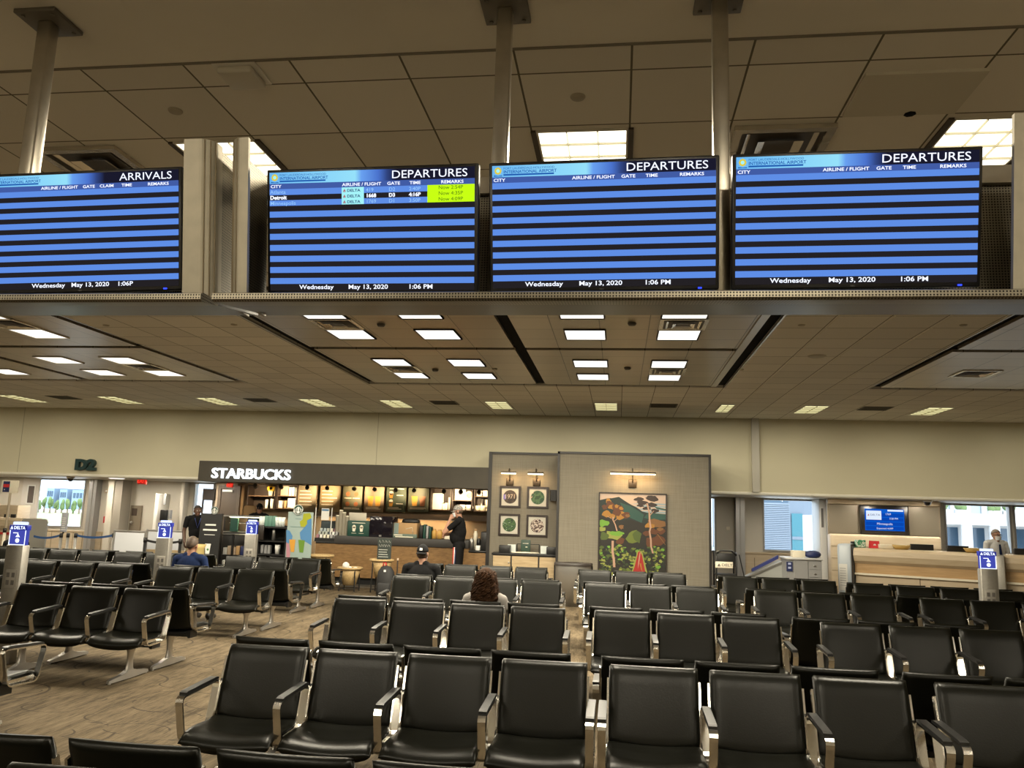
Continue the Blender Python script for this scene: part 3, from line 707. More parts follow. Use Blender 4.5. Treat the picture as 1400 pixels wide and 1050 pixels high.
# ---- screens
MW, MH = .955, .548
def S(c, s=1.0, n=[0]): n[0] += 1; return emis('screen_%03d_%03d_%03d' % c, srgb(c), s)
def grad_mat():
    m = bpy.data.materials.new('screen_header_gradient'); m.use_nodes = True; nt = m.node_tree; nt.nodes.clear(); N = nt.nodes.new
    tc = N('ShaderNodeTexCoord'); sp = N('ShaderNodeSeparateXYZ'); r = N('ShaderNodeValToRGB'); e = N('ShaderNodeEmission'); o = N('ShaderNodeOutputMaterial'); mr = N('ShaderNodeMapRange')
    mr.inputs[1].default_value = -MW/2; mr.inputs[2].default_value = MW/2
    nt.links.new(tc.outputs['Object'], sp.inputs[0]); nt.links.new(sp.outputs[0], mr.inputs[0]); nt.links.new(mr.outputs[0], r.inputs[0]); nt.links.new(r.outputs[0], e.inputs[0]); nt.links.new(e.outputs[0], o.inputs[0])
    el = r.color_ramp.elements
    el[0].position = 0; el[0].color = (*srgb((105, 180, 240)), 1); el[1].position = .62; el[1].color = (*srgb((26, 26, 44)), 1)
    for p_, c in ((.3, (140, 215, 250)), (.43, (150, 225, 250)), (.46, (105, 160, 240)), (.54, (75, 115, 205)), (.58, (50, 70, 130))):
        n = el.new(p_); n.color = (*srgb(c), 1)
    return m
M_HDR = grad_mat()
SCR = [M_HDR, S((36, 33, 36)), S((95, 142, 230)), S((66, 92, 165)), S((235, 240, 255), 1.3), S((196, 250, 20), 1.05), S((165, 245, 250)), S((28, 90, 175)), S((225, 205, 70)), S((170, 50, 70)), S((60, 110, 20)), S((150, 200, 255)), S((45, 70, 120))]
M_BEZ = mat('bezel_black', (.012, .011, .011), .3)
M_LED = emis('led_blue', srgb((40, 60, 255)), 3.0)
def display(c, yaw, tilt, roll, label, title, flights=(), claim=False, ampm='PM'):
    ex = Vector((cos(yaw), sin(yaw), 0)); ey = Vector((-sin(yaw), cos(yaw), 0)); ez = Vector((0, 0, 1))
    up = ez*cos(tilt)-ey*sin(tilt); e2 = ex*cos(roll)+up*sin(roll); u2 = -ex*sin(roll)+up*cos(roll); f2 = e2.cross(u2)*-1
    yv = u2.cross(e2)
    t = thing('flight_display', label, 'flight display', (0, 0, 0), 0, 'hanging flight information screens')
    t.matrix_world = Matrix(((e2.x, yv.x, u2.x, c[0]), (e2.y, yv.y, u2.y, c[1]), (e2.z, yv.z, u2.z, c[2]), (0, 0, 0, 1)))
    b = MB(); b.rbox(-MW/2, MW/2, 0, .045, 0, MH, .006); b.build('casing', M_BEZ, t)
    MB().rbox(-MW/2+.15, MW/2-.15, .045, .13, .08, MH-.1, .006).build('mount', M_DARK, t)
    ax0, ax1 = -MW/2+.0145, MW/2-.0145; AW = ax1-ax0
    fx = lambda q: ax0+AW*q
    fz = lambda q: MH*(1-q)
    s = MB(); y = -.0015
    s.quad(ax0, ax1, y, fz(.967), fz(.024), 1)
    y2 = -.0025
    s.quad(ax0, ax1, y2, fz(.114), fz(.026), 0); s.quad(ax0, ax1, y2, fz(.158), fz(.114), 3)
    for k in range(9): q = .158+.0885*k; s.quad(ax0, ax1, y2, fz(q+.047), fz(q), 2)
    if flights: s.quad(ax0, ax1, y2-.0005, fz(.158+.0443*4), fz(.158+.0443*3), 1)
    s.build('screen', SCR, t)
    l = MB(); y3 = -.0035
    l.text(title, .0475, fx(.968), y3, fz(.098), 4, 'RIGHT', sx=1.2)
    l.build('title_lettering', SCR, t); l = MB()
    cols = [('CITY', .006), ('AIRLINE / FLIGHT', .365), ('GATE', .585), ('TIME', .693), ('REMARKS', .842)] if not claim else [('CITY', .006), ('AIRLINE / FLIGHT', .297), ('GATE', .513), ('CLAIM', .6), ('TIME', .712), ('REMARKS', .845)]
    for w_, q in cols: l = MB(); l.text(w_, .0185, fx(q), y3, fz(.148), 4, bold=.0003, sx=1.25); l.build('heading_text', SCR, t)
    foot = [('Wednesday', .149), ('May 13, 2020', .394), ('1:06 PM', .687)] if not claim else [('Wednesday', .25), ('May 13, 2020', .454), ('1:06P', .69)]
    for w_, q in foot: l = MB(); l.text(w_, .0265, fx(q), y3, fz(.955), 4, bold=.0004, sx=1.26); l.build('date_text', SCR, t)
    l = MB()
    # airport name and sun emblem in the header
    l.text('FORT LAUDERDALE-HOLLYWOOD', .0128, fx(.052), y3, fz(.056), 7, sx=1.07)
    l.text('INTERNATIONAL AIRPORT', .0182, fx(.052), y3, fz(.086), 7, sx=1.02, bold=.0003)
    l.quad(fx(.052), fx(.283), y3, fz(.103), fz(.091), 7)
    for k in range(8):
        a = 2*pi*k/8; l.disc(fx(.027)+.0095*cos(a), fz(.066)+.0095*sin(a), .0062, y3, 10, 8)
    l.disc(fx(.027), fz(.066), .0075, y3-.0003, 12, 6); l.poly([(fx(.008), fz(.108)), (fx(.046), fz(.108)), (fx(.046), fz(.101)), (fx(.027), fz(.104)), (fx(.008), fz(.099))], y3-.0002, 7)
    l.build('airport_emblem', SCR, t); l = MB()
    for k, (city, num, gate, tm, rem) in enumerate(flights):
        q = .158+.0443*k; mi = 4 if k == 1 else 11; bd = .0009 if k == 1 else .0002; zb = fz(q+.037)
        for w_, sz, x_, sx_ in ((city, .023, .003, 1.1), (num, .021, .482, 1.1), (gate, .021, .593, 1.1), (tm, .021, .69, 1.1)): l = MB(); l.text(w_, sz, fx(x_), y3, zb, mi, bold=bd, sx=sx_); l.build('flight_text', SCR, t)
        l = MB(); l.quad(fx(.363), fx(.472), y3, fz(q+.0445), fz(q), 6); airline_mark(l, fx(.369), y3-.0006, fz(q+.036), .014, 9); l.text('DELTA', .0165, fx(.389), y3-.0006, fz(q+.035), 12, bold=.0004, sx=1.22); l.build('airline_logo', SCR, t)
        l = MB(); l.quad(fx(.778), fx(1), y3, fz(q+.0445), fz(q), 5); l.text(rem, .0215, fx(.83), y3-.0006, fz(q+.034), 10, sx=1.1); l.build('remark_cell', SCR, t)
    MB().box(MW/2-.085, MW/2-.07, -.004, 0, .004, .010).build('power_light', M_LED, t)
    k = MB(); k.text('NEC', .009, -.012, -.0006, .006, 0); k.build('maker_mark', mat('bezel_print', (.2, .2, .2), .5), t)
    return t
display((-2.394, 3.237, 2.6635), radians(1.4), radians(8.0), radians(1.5), 'flight screen headed ARRIVALS, cut off by the left edge', 'ARRIVALS', claim=True)
display((-1.076, 3.298, 2.664), radians(-3.0), radians(12.1), radians(-.9), 'departures screen listing three flights with yellow remarks', 'DEPARTURES', [('Atlanta', '419', 'D2', '2:40P', 'Now 2:54P'), ('Detroit', '1668', 'D3', '4:16P', 'Now 4:35P'), ('Minneapolis', '1769', 'D1', '3:50P', 'Now 4:09P')])
display((-.076, 3.317, 2.680), radians(.34), radians(11.9), radians(.7), 'empty departures screen in the middle, between the two thin steel posts', 'DEPARTURES')
display((.926, 3.301, 2.683), 0.0, radians(11.5), radians(.38), 'empty departures screen at the right, next to the steel end panel', 'DEPARTURES')
# ================================================================ coffee shop in the far wall
def rect(x0, x1, yt, yb, Y):
    xm, ym = (x0+x1)/2, (yt+yb)/2
    return P(x0, ym, Y).x, P(x1, ym, Y).x, P(xm, yb, Y).z, P(xm, yt, Y).z
def pbox(m, x0, x1, yt, yb, Y, d, mi=0):
    a, b, c, e = rect(x0, x1, yt, yb, Y); return m.box(a, b, Y, Y+d, c, e, mi)
def solid(name, label, cat, x0, x1, yt, yb, Y, d, mats, r=.006, group=None, base=None):
    """one bevelled solid standing where the photo shows it; base overrides its lower edge"""
    a, b, c, e = rect(x0, x1, yt, yb, Y)
    if base is not None: c = base
    o = MB().rbox(-(b-a)/2, (b-a)/2, 0, d, 0, e-c, min(r, (b-a)*.2, (e-c)*.2, d*.3)).build(name, mats, loc=((a+b)/2, Y, c)); return tag(o, label, cat, group)
YF, YC, YBW = 18.6, 18.6, 21.5
M_FASC = mat('fascia_dark', (.045, .038, .026), .6, noise=(3, .1))
M_DKB = mat('shop_dark_brown', (.03, .02, .014), .55)
M_STONE = mat('counter_charcoal', (.035, .032, .03), .5)
M_WOOD = wood('counter_oak', (.16, .085, .03), (.28, .16, .06), (3, 3, 14), .5)
M_LTWOOD = wood('cabinet_wood', (.36, .26, .14), (.52, .40, .24), (1.2, 1, 9), .5)
M_WHT = mat('matte_white', (.75, .74, .7), .5); M_CREAM = mat('cream_paper', (.78, .72, .58), .6)
M_GRN = mat('deep_green', (.01, .055, .04), .5); M_BLACK = mat('satin_black', (.012, .012, .012), .4); M_GREY = mat('mid_grey', (.3, .3, .3), .5)
M_GREEN2 = mat('leaf_green', (.05, .2, .06), .5); M_RED = mat('signal_red', (.55, .03, .03), .5); M_KRAFT = mat('kraft_brown', (.42, .26, .12), .7); M_GLASSY = mat('clear_plastic', (.7, .75, .72), .1, spec=.6)
M_BAMB = wood('rattan', (.36, .24, .1), (.55, .40, .2), (20, 20, 20), .6); M_ORNG = mat('drink_orange', (.5, .25, .04), .35); M_PINK = mat('print_pink', (.36, .17, .21), .6); M_AQUA = mat('print_aqua', (.24, .31, .29), .6); M_BLUE = mat('print_blue', (.06, .18, .36), .6); M_LIME = mat('print_lime', (.28, .3, .01), .6); M_TAN = mat('print_tan', (.55, .42, .3), .6); M_NAVY = mat('navy', (.015, .025, .1), .5)
M_GLOW = emis('letter_glow', (.88, .95, 1), 2.4); M_STEELB = mat('steel_brushed', (.45, .44, .42), .33, .85)
xl, xr = P(271, 650, YF).x, P(669, 650, YF).x
zb, zt = P(470, 663, YF).z, P(470, 634.5, YF).z
t = thing('shop_fascia', 'long dark brown sign band over the coffee shop with lit white lettering', 'sign band', ((xl+xr)/2, YF, zb))
MB().box(-(xr-xl)/2, (xr-xl)/2, 0, YW-YF-.06, 0, zt-zb).build('band', M_FASC, t)
l = MB(); x0 = P(290, 647, YF).x-(xl+xr)/2; l.text('STARBUCKS', .335, x0, -.03, P(340, 654.5, YF).z-zb, 0, ext=.025, bold=.005, sx=1.0)
w_ = max(v[0] for v in l.v)-x0; k_ = (P(398, 647, YF).x-P(290, 647, YF).x)/w_
l.v = [(x0+(v[0]-x0)*k_, v[1], v[2]) for v in l.v]
l.build('lettering', M_GLOW, t)
# walls of the shop
x0, x1 = P(322, 690, 21.75).x, P(669, 690, 21.75).x
struct(MB().box(x0, x1, 21.75, 21.98, 0, 2.33).build('wall_shop', mat('shop_wall_tan', (.45, .33, .2), .6, noise=(2, .06))))
struct(MB().box(P(294, 690, 21.6).x, P(323, 690, 21.6).x, 21.6, 21.98, 0, 2.33).build('wall_shop_side', mat('shop_wall_beige', (.5, .42, .3), .7)))
struct(MB().box(P(415, 805, YC).x-3.2, xr, 18.0, 21.7, 0, .006).build('floor', mat('shop_floor_tile', (.07, .065, .055), .4)))
struct(MB().box(P(430, 805, 18).x, xr, 17.96, 18.0, 0, .012).build('trim_50', M_STEELB))
# service door and its little exit sign
a, b, c, e = rect(300, 322, 668, 760, 21.58)
d = MB().box(a, b, 21.55, 21.6, 0, e).build('door_1', mat('door_brown', (.10, .075, .055), .5)); struct(d)
m = MB(); m.box(a-.09, a, 21.52, 21.6, 0, e+.09); m.box(b, b+.09, 21.52, 21.6, 0, e+.09); m.box(a, b, 21.52, 21.6, e, e+.09); m.build('door_frame', mat('frame_brown', (.13, .10, .075), .5), d)
MB().box(a+.05, b-.12, 21.5, 21.55, e-.09, e-.03).build('door_closer', M_WHT, d)
M_EXR = emis('exit_red', srgb((255, 60, 40)), 1.3)
def exit_sign(x0, x1, yt, yb, Y, label):
    a, b, c, e = rect(x0, x1, yt, yb, Y); t = thing('exit_sign', label, 'exit sign', ((a+b)/2, Y, c)); w, h = b-a, e-c
    MB().rbox(-w/2, w/2, 0, .05, 0, h, .01).build('housing', mat('exit_housing', (.3, .02, .015), .5, emit=srgb((190, 20, 15)), es=.5), t)
    m = MB(); m.text('EXIT', h*.72, 0, -.004, h*.22, 0, 'CENTER', bold=.004); m.build('lettering', M_EXR, t)
    if c+h < 2.3: MB().cyl((0, .025, h), (0, .025, 2.33-c), .012).build('stem', M_GREY, t)
    return t
exit_sign(310, 318, 660, 666.5, 21.2, 'small red exit sign above the shop service door')
# menu boards
random.seed(3)
boards = [(407, 432, 'tan'), (437, 465, 'gold'), (468, 495, 'fruit'), (498, 525, 'cups'), (528, 555, 'green'), (558, 586, 'two')]
M_BRD = {'tan': mat('board_tan', (.19, .155, .095), .6), 'gold': mat('board_gold', (.24, .18, .09), .6), 'fruit': mat('board_sage', (.15, .145, .085), .6), 'cups': mat('board_warm', (.22, .155, .095), .6), 'green': mat('board_green', (.055, .075, .045), .6), 'two': mat('board_olive', (.11, .12, .08), .6)}
lab = {'tan': 'tan menu board, first at the left of the row over the coffee counter', 'gold': 'golden menu board, second in the row over the coffee counter', 'fruit': 'sage menu board with four small round food pictures', 'cups': 'warm brown menu board with two orange iced drinks', 'green': 'dark green menu board with two drinks down its left side', 'two': 'olive menu board with two tall drinks, last in the row'}
for (xa, xb, k) in boards:
    a, b, c, e = rect(xa, xb, 664, 700, 21.4); w, h = b-a, e-c
    t = thing('menu_board', lab[k], 'menu board', ((a+b)/2, 21.4, c), 0, 'menu boards over the counter')
    MB().rbox(-w/2, w/2, 0, .04, 0, h, .008).build('panel', M_BRD[k], t)
    m = MB(); y = -.003
    for j in range(5 if k in ('tan', 'gold') else 2):
        zz = h*(.78-.13*j) if k in ('tan', 'gold') else h*(.1+.05*j); ww = w*random.uniform(.5, .8); m.quad(-w*.4, -w*.4+ww, y, zz, zz+.018, 0)
    if k == 'fruit':
        for px_ in (-.22, .2):
            for pz in (.68, .3): m.disc(px_*w, pz*h, .06, y, 16, 1); m.quad(px_*w-.1, px_*w+.1, y, pz*h-.12, pz*h-.1, 0)
    if k in ('cups', 'two'):
        for px_, c_ in ((-.18, 2), (.2, 3 if k == 'two' else 2)): m.poly([(px_*w-.06, .22*h), (px_*w+.06, .22*h), (px_*w+.085, .6*h), (px_*w-.085, .6*h)], y, c_); m.quad(px_*w-.1, px_*w+.1, y, .12*h, .135*h, 0)
    if k == 'green':
        for pz in (.2, .52): m.poly([(-.25*w-.04, pz*h), (-.25*w+.04, pz*h), (-.25*w+.06, (pz+.18)*h), (-.25*w-.06, (pz+.18)*h)], y, 2); m.disc(-.25*w, (pz+.2)*h, .055, y, 12, 0); m.quad(.02*w, .36*w, y, (pz+.1)*h, (pz+.13)*h, 0)
        m.quad(-.35*w, .38*w, y, .86*h, .9*h, 0)
    m.build('print', [M_CREAM, mat('food_orange', (.35, .12, .04), .5), M_ORNG, mat('drink_brown', (.35, .14, .06), .5)], t)
struct(MB().box(P(402, 700, 21.45).x, xr, 21.45, 21.75, P(500, 707.5, 21.45).z, P(500, 700.5, 21.45).z).build('trim_51', mat('bulkhead_brown', (.17, .11, .06), .5)))
# spot heads with real spot lamps
for i, (px_, ax) in enumerate(((420, 418), (447, 448), (484, 489), (512, 515), (541, 541), (566, 565), (607, 605), (630, 629), (655, 655), (349, 355), (384, 391))):
    p = P(px_, 668, 20.5); p.z = 2.24; q = P(ax, 671 if i < 6 else 680, 21.4)
    t = thing('spotlight', ('small black spotlight over the menu boards, %s from left' % ordn[i] if i < 6 else 'small black spotlight over the lit shelves right of the menu boards, %s from left' % ordn[i-6] if i < 9 else 'small black spotlight over the dark shelves behind the barista, %s from left' % ordn[i-9]), 'spotlight', (p.x, p.y, p.z), 0, 'spotlights inside the coffee shop')
    d = (q-p).normalized(); m = MB(); m.cyl(-d*.07, d*.06, .05, .06, 14); m.build('lamp_head', M_BLACK, t); MB().cyl((0, 0, .03), (0, 0, .09), .012, n=8).build('bracket', M_BLACK, t)
    l = bpy.data.lights.new('spot', 'SPOT'); l.energy = SPOT_W*(2.2 if i not in (4,) else 1.0); l.spot_size = radians(58); l.spot_blend = .85; l.color = (1, .72, .42); l.shadow_soft_size = .03
    o = bpy.data.objects.new('spot', l); COL.objects.link(o); o.parent = t; o.location = d*.075; o.rotation_euler = d.to_track_quat('-Z', 'Y').to_euler()
l = bpy.data.lights.new('under_shelf', 'AREA'); l.shape = 'RECTANGLE'; l.size = 4.0; l.size_y = .06; l.energy = 34; l.color = (1, .68, .36)
ul = thing('under_shelf_light', 'thin warm strip light under the shelf bulkhead behind the counter', 'strip light', (P(535, 708, 21.5).x, 21.5, P(535, 708, 21.5).z))
MB().box(-2.1, 2.1, -.03, .03, -.025, -.002).build('housing', M_WHT, ul)
o = bpy.data.objects.new('lamp', l); COL.objects.link(o); o.parent = ul; o.location = (0, 0, -.03); o.rotation_euler = (radians(18), 0, 0)
# wall shelves with merchandise
def shelf_unit(x0, x1, yt, yb, levels, label, Y=21.35, dep=.38):
    a, b, c, e = rect(x0, x1, yt, yb, Y); w, h = b-a, e-c
    t = thing('wall_shelf', label, 'shelf', ((a+b)/2, Y, c), 0, 'lit shelves on the shop wall'); k = .03
    m = MB(); m.box(-w/2, w/2, dep-.02, dep, 0, h); m.box(-w/2, -w/2+k, 0, dep-.02, 0, h); m.box(w/2-k, w/2, 0, dep-.02, 0, h); m.box(-w/2+k, w/2-k, 0, dep-.02, h-k, h); m.build('case', M_DKB, t)
    for z in [0]+levels: MB().box(-w/2+k, w/2-k, 0, dep-.02, z*h, z*h+.025).build('shelf_board', mat('shelf_brown', (.09, .055, .03), .5), t)
    return (a, b, c, e)
def mug(x, y, z, label, mats=None, s=1.0):
    t = thing('mug', label, 'mug', (x, y, z), 0, 'mugs on the shop shelves')
    MB().lathe([(0, 0), (.042*s, 0), (.048*s, .012*s), (.05*s, .1*s), (.046*s, .1*s), (.043*s, .015*s), (0, .012*s)], n=16).build('cup', mats or M_WHT, t)
    m = MB(); m.tube([(.046*s, 0, .08*s), (.07*s, 0, .082*s), (.08*s, 0, .055*s), (.068*s, 0, .028*s), (.046*s, 0, .026*s)], .007*s, 6); m.build('handle', mats or M_WHT, t)
def tumbler(x, y, z, label, mats, h=.2, lid=None):
    t = thing('tumbler', label, 'tumbler', (x, y, z), 0, 'tumblers and cups on the shop shelves')
    MB().lathe([(0, 0), (.032, 0), (.035, .005), (.044, h), (0, h)], n=14).build('cup', mats, t)
    MB().lathe([(.046, h), (.046, h+.015), (.03, h+.022), (0, h+.022)], n=14).build('lid', lid or M_BLACK, t)
def packbox(x, y, z, w, h, d, label, mats, r=.004):
    o = MB().rbox(-w/2, w/2, -d/2, d/2, 0, h, r).build('merchandise_box', mats, loc=(x, y, z)); tag(o, label, 'box', 'boxes and cards on the shop shelves')
# left shelves
g = shelf_unit(338, 377, 663, 696, [.52], 'dark lit shelf behind the barista holding a yellow ornament'); a, b, c, e = g; z1 = c+.025; z2 = c+.52*(e-c)+.025
def at(g, f): return g[0]+(g[1]-g[0])*f
t = thing('yellow_toy', 'yellow round ornament on a cup on the upper shelf behind the barista', 'ornament', (at(g, .73), 21.5, z2)); MB().lathe([(0, 0), (.05, 0), (.06, .14), (0, .14)], n=14).build('cup', M_CREAM, t); m = MB(); m.tube([(.075*cos(q*.5), 0, .21+.075*sin(q*.5)) for q in range(13)], .034, 8, closed=True); m.build('ring', mat('toy_yellow', (.8, .5, .02), .5), t)
packbox(at(g, .9), 21.55, z2, .1, .28, .08, 'small pale card on the upper shelf beside the yellow ornament', M_CREAM)
tumbler(at(g, .62), 21.5, z1, 'white cup on the lower shelf, just above the barista', M_WHT, .22, M_WHT); tumbler(at(g, .8), 21.5, z1, 'second white cup on the lower shelf above the barista', M_WHT, .24, M_WHT)
g = shelf_unit(378, 406, 663, 696, [.52], 'dark lit shelf left of the menu boards, holding bottles and a tan card')
z1 = g[2]+.025; z2 = g[2]+.52*(g[3]-g[2])+.025
packbox(at(g, .12), 21.5, z1+.0, .12, .2, .09, 'stack of white boxes on the lower shelf left of the menu boards', M_WHT)
packbox(at(g, .25), 21.55, z2, .22, .27, .06, 'tan picture card on the upper shelf left of the menu boards', M_TAN)
for f_, lb in ((.55, 'first'), (.7, 'second'), (.87, 'third')): tumbler(at(g, f_), 21.5, z2, 'clear bottle on the upper shelf left of the menu boards, %s of three' % lb, M_GLASSY, .23)
packbox(at(g, .66), 21.52, z1, .24, .27, .05, 'bright white card on the lower shelf left of the menu boards', M_WHT)
tumbler(at(g, .36), 21.48, z1, 'brown cup on the lower shelf left of the menu boards', M_KRAFT, .2); tumbler(at(g, .92), 21.48, z1, 'dark cup at the end of the lower shelf left of the menu boards', M_DKB, .22)
# right shelves
g = shelf_unit(588, 617, 666, 698, [], 'lit shelf right of the menu boards with one large white card'); z1 = g[2]+.025
packbox(at(g, .3), 21.55, z1, .3, .43, .04, 'large bright white card on the lit shelf right of the menu boards', M_WHT)
for f_, lb in ((.6, 'short bottle'), (.72, 'middle bottle'), (.88, 'tall spiral bottle')): tumbler(at(g, f_), 21.5, z1, lb+' beside the large white card', M_CREAM, {.6: .16, .72: .18, .88: .33}[f_])
g = shelf_unit(618, 646, 666, 699, [.42], 'lit shelf above the standing man with white card and round tin'); z1 = g[2]+.025; z2 = g[2]+.42*(g[3]-g[2])+.025
packbox(at(g, .32), 21.55, z2, .3, .36, .04, 'large white card behind the head of the standing man', M_WHT)
t = thing('coffee_tin', 'arched yellow and white tin right of the large white card', 'tin', (at(g, .78), 21.5, z2)); MB().prism([(-.11, 0), (.11, 0), (.11, .14)]+[(.11*cos(pi*k/8), .14+.11*sin(pi*k/8)) for k in range(1, 8)]+[(-.11, .14)], 0, .06, 'y').build('body', M_CREAM, t); MB().disc(0, .13, .075, -.002, 20).build('badge', M_ORNG, t)
for f_, lb in ((.5, 'white mug'), (.8, 'second white mug')): mug(at(g, f_), 21.45, z1, lb+' on the low shelf beside the standing man', s=1.5)
g = shelf_unit(648, 668, 667, 700, [.62], 'lit shelf at the right end of the shop with mugs'); z1 = g[2]+.025; z2 = g[2]+.62*(g[3]-g[2])+.025
for f_, lb in ((.3, 'first'), (.72, 'second')): mug(at(g, f_), 21.45, z2, 'white mug on the top end shelf, %s of two' % lb, s=1.5)
for f_, lb in ((.25, 'first'), (.6, 'second')): mug(at(g, f_), 21.42, z1, 'cream mug on the lower end shelf, %s of two' % lb, M_CREAM, 1.4)
tumbler(at(g, .82), 21.52, z1, 'tall cream tumbler at the end of the lower end shelf', M_CREAM, .3); tumbler(at(g, .45), 21.58, z1, 'steel flask behind mugs on the lower end shelf', M_STEELB, .32)
# ---- counter
zc0 = P(560, 747, YC).z; zc1 = P(560, 736, YC).z
xa, xm_, xb = P(430, 770, YC).x, P(641, 745, YC).x, xr
t = thing('coffee_counter', 'long wooden coffee counter with charcoal top edge', 'counter', ((xa+xb)/2, YC, 0)); q = (xa+xb)/2
m = MB(); m.box(xa-q, xm_-q, 0, .85, .16, zc0); m.box(xm_-q, xb-q, 0, .85, .16, P(655, 755, YC).z-.02); m.build('wooden_front', M_WOOD, t)
MB().box(xa-q+.05, xb-q-.02, .08, .8, 0, .16).build('kick_plate', M_BLACK, t)
MB().rbox(P(457, 740, YC).x-q, xm_-q, -.03, .9, zc0, zc1, .008).build('upper_top', M_STONE, t)
zl = P(655, 753, YC).z
MB().rbox(xm_-q, xb-q, -.02, .9, zl-.04, zl, .006).build('lower_top', M_BLACK, t)
MB().rbox(xa-q, P(457, 745, YC).x-q, -.02, .9, zc0-.0, zc0+.035, .006).build('end_top', M_BLACK, t)
# things on the counter
def cupstack(px_, yt, label, Y=18.9, mats=None, r=.045):
    p = P(px_, 733, Y); ztop = P(px_, yt, Y).z; m = MB(); h = ztop-zc1; n_ = max(4, int(h/.035)); prof = [(0, 0)]
    for k in range(n_): z = h*k/n_; prof += [(r, z), (r*.93, z+h/n_)]
    m.lathe(prof+[(0, h)], n=14); o = m.build('cup_stack', mats or M_CREAM, loc=(p.x, Y, zc1)); tag(o, label, 'cups', 'stacks of paper cups on the counter')
cupstack(460, 704, 'pale stack of paper cups, first beside the register'); cupstack(464.5, 697, 'tallest pale stack of paper cups on the counter'); cupstack(469, 700, 'pale stack of paper cups right of the tallest one'); cupstack(473.5, 705, 'pale stack of lids and cups next to the green drinks display')
def carton(x0, x1, yt, yb, Y, d, name, label, cat, mats, prt=None, pm=None, base=None):
    a, b, c, e = rect(x0, x1, yt, yb, Y); c = zc1 if base is None else base
    t = thing(name, label, cat, ((a+b)/2, Y, c)); w, h = b-a, e-c
    MB().rbox(-w/2, w/2, 0, d, 0, h, .008).build('body', mats, t)
    if prt: m = MB(); prt(m, w, h); m.build('print', pm, t)
    return t
def pr(m, w, h):
    m.quad(-w*.3, w*.3, -.003, h*.84, h*.88, 0)
    for x in (-.2, .14): m.poly([(x*w-.03, h*.3), (x*w+.03, h*.3), (x*w+.045, h*.6), (x*w-.045, h*.6)], -.003, 0); m.disc(x*w, h*.62, .04, -.003, 12, 0); m.quad(x*w-.06, x*w+.06, -.003, h*.18, h*.2, 0)
carton(475, 505, 712, 734, 18.75, .2, 'drinks_display', 'dark green counter display showing two iced drinks', 'display', M_GRN, pr, [M_CREAM])
solid('paper_sign', 'cream notice standing behind the dark green display', 'notice', 477, 501, 701, 713, 19.35, .02, M_CREAM, base=P(490, 713, 19.35).z); tag(MB().box(-.3, .3, 0, .3, 0, P(490, 713, 19.3).z-zc1-.002).build('back_shelf', M_DKB, loc=(P(490, 720, 19.3).x, 19.2, zc1)), 'dark low shelf behind the green drinks display', 'shelf')
t = carton(505, 536, 706, 736, 18.72, .5, 'glass_cooler', 'black glass-fronted counter case between green display and brown box', 'counter case', mat('black_glass', (.01, .008, .012), .08))
m = MB(); m.box(-.03, .03, -.02, 0, .01, .05); m.build('latch', M_STEELB, t)
carton(538, 570, 715, 730, 18.85, .4, 'brown_box', 'brown cardboard box with pale printed side behind a green chalk sign', 'box', M_KRAFT, lambda m, w, h: (m.quad(-w*.48, -w*.28, -.003, 0, h*.98, 0), m.tube([(w*.02, -.003, h*.6), (w*.3, -.003, h*.7), (w*.34, -.003, h*.3)], .006, 6, 1)), [M_AQUA, M_CREAM])
carton(537, 570, 730, 737, 18.68, .04, 'chalk_sign', 'low green chalk sign lettered in white on the counter', 'sign', mat('chalk_green', (.12, .16, .13), .7), lambda m, w, h: (m.quad(-w*.46, -w*.1, -.003, h*.58, h*.8, 0), m.quad(-w*.4, w*.34, -.003, h*.15, h*.38, 0)), [M_CREAM])
a = P(560, 710, 18.9); t = tag(MB().lathe([(0, 0), (.2, 0), (.23, .02), (.2, .08), (.12, .1), (0, .1)], n=18, sy=.5).build('wrapped_pastry_bag', M_BLACK, loc=(a.x, 19.05, P(554, 715, 18.85).z)), 'flat black bag with white lettering lying on the brown cardboard box', 'bag')
for i, (x0, x1, yt, c_) in enumerate(((573.5, 577.5, 718, M_BLACK), (578.5, 581.5, 717, M_GRN), (582.5, 585.5, 719, M_GREY), (586.5, 589, 720, M_GRN))):
    solid('coffee_bag', ['black', 'dark green', 'grey', 'slim green'][i]+' coffee bag standing in the row left of the glass jars', 'coffee bag', x0, x1, yt, 737, 18.85, .2, c_, base=zc1, group='coffee bags on the counter')
def jar(px_, yt, Y, label, mats, r=.06, base=None):
    z0 = zc1 if base is None else base
    p = P(px_, yt, Y); h = p.z-z0; t = thing('glass_jar', label, 'jar', (p.x, Y, z0), 0, 'jars and bottles on the counter'); MB().lathe([(0, 0), (r, 0), (r, h*.75), (r*.6, h*.86), (r*.6, h*.9), (0, h*.9)], n=16).build('body', mats, t); MB().lathe([(r*.65, h*.9), (r*.65, h), (0, h)], n=14).build('lid', M_KRAFT, t)
M_AMB = mat('amber_syrup', (.6, .36, .1), .2)
jar(594, 723, 18.95, 'amber jar on the counter, first after the coffee bags', M_AMB); jar(601.5, 724, 18.95, 'amber jar on the counter, second after the coffee bags', M_AMB); jar(610, 730, 18.9, 'small pale jar on the counter near the elbow of the standing man', M_CREAM, .045)
solid('napkin_box', 'low pale napkin box on the counter by the standing man', 'box', 608, 618, 732, 737, 18.85, .15, M_CREAM, base=zc1)
jar(645, 734, 18.8, 'steel flask on the lower counter right of the standing man', M_STEELB, .055, zl); jar(650.5, 723, 19.1, 'tall pale bottle on the lower counter behind the steel flask', M_CREAM, .05, zl); jar(655, 734, 19.0, 'black canister on the lower counter', M_BLACK, .05, zl)
solid('coffee_machine', 'black coffee machine at the right end of the counter', 'machine', 657, 667, 727, 752, 18.8, .4, M_BLACK, .02, base=zl)
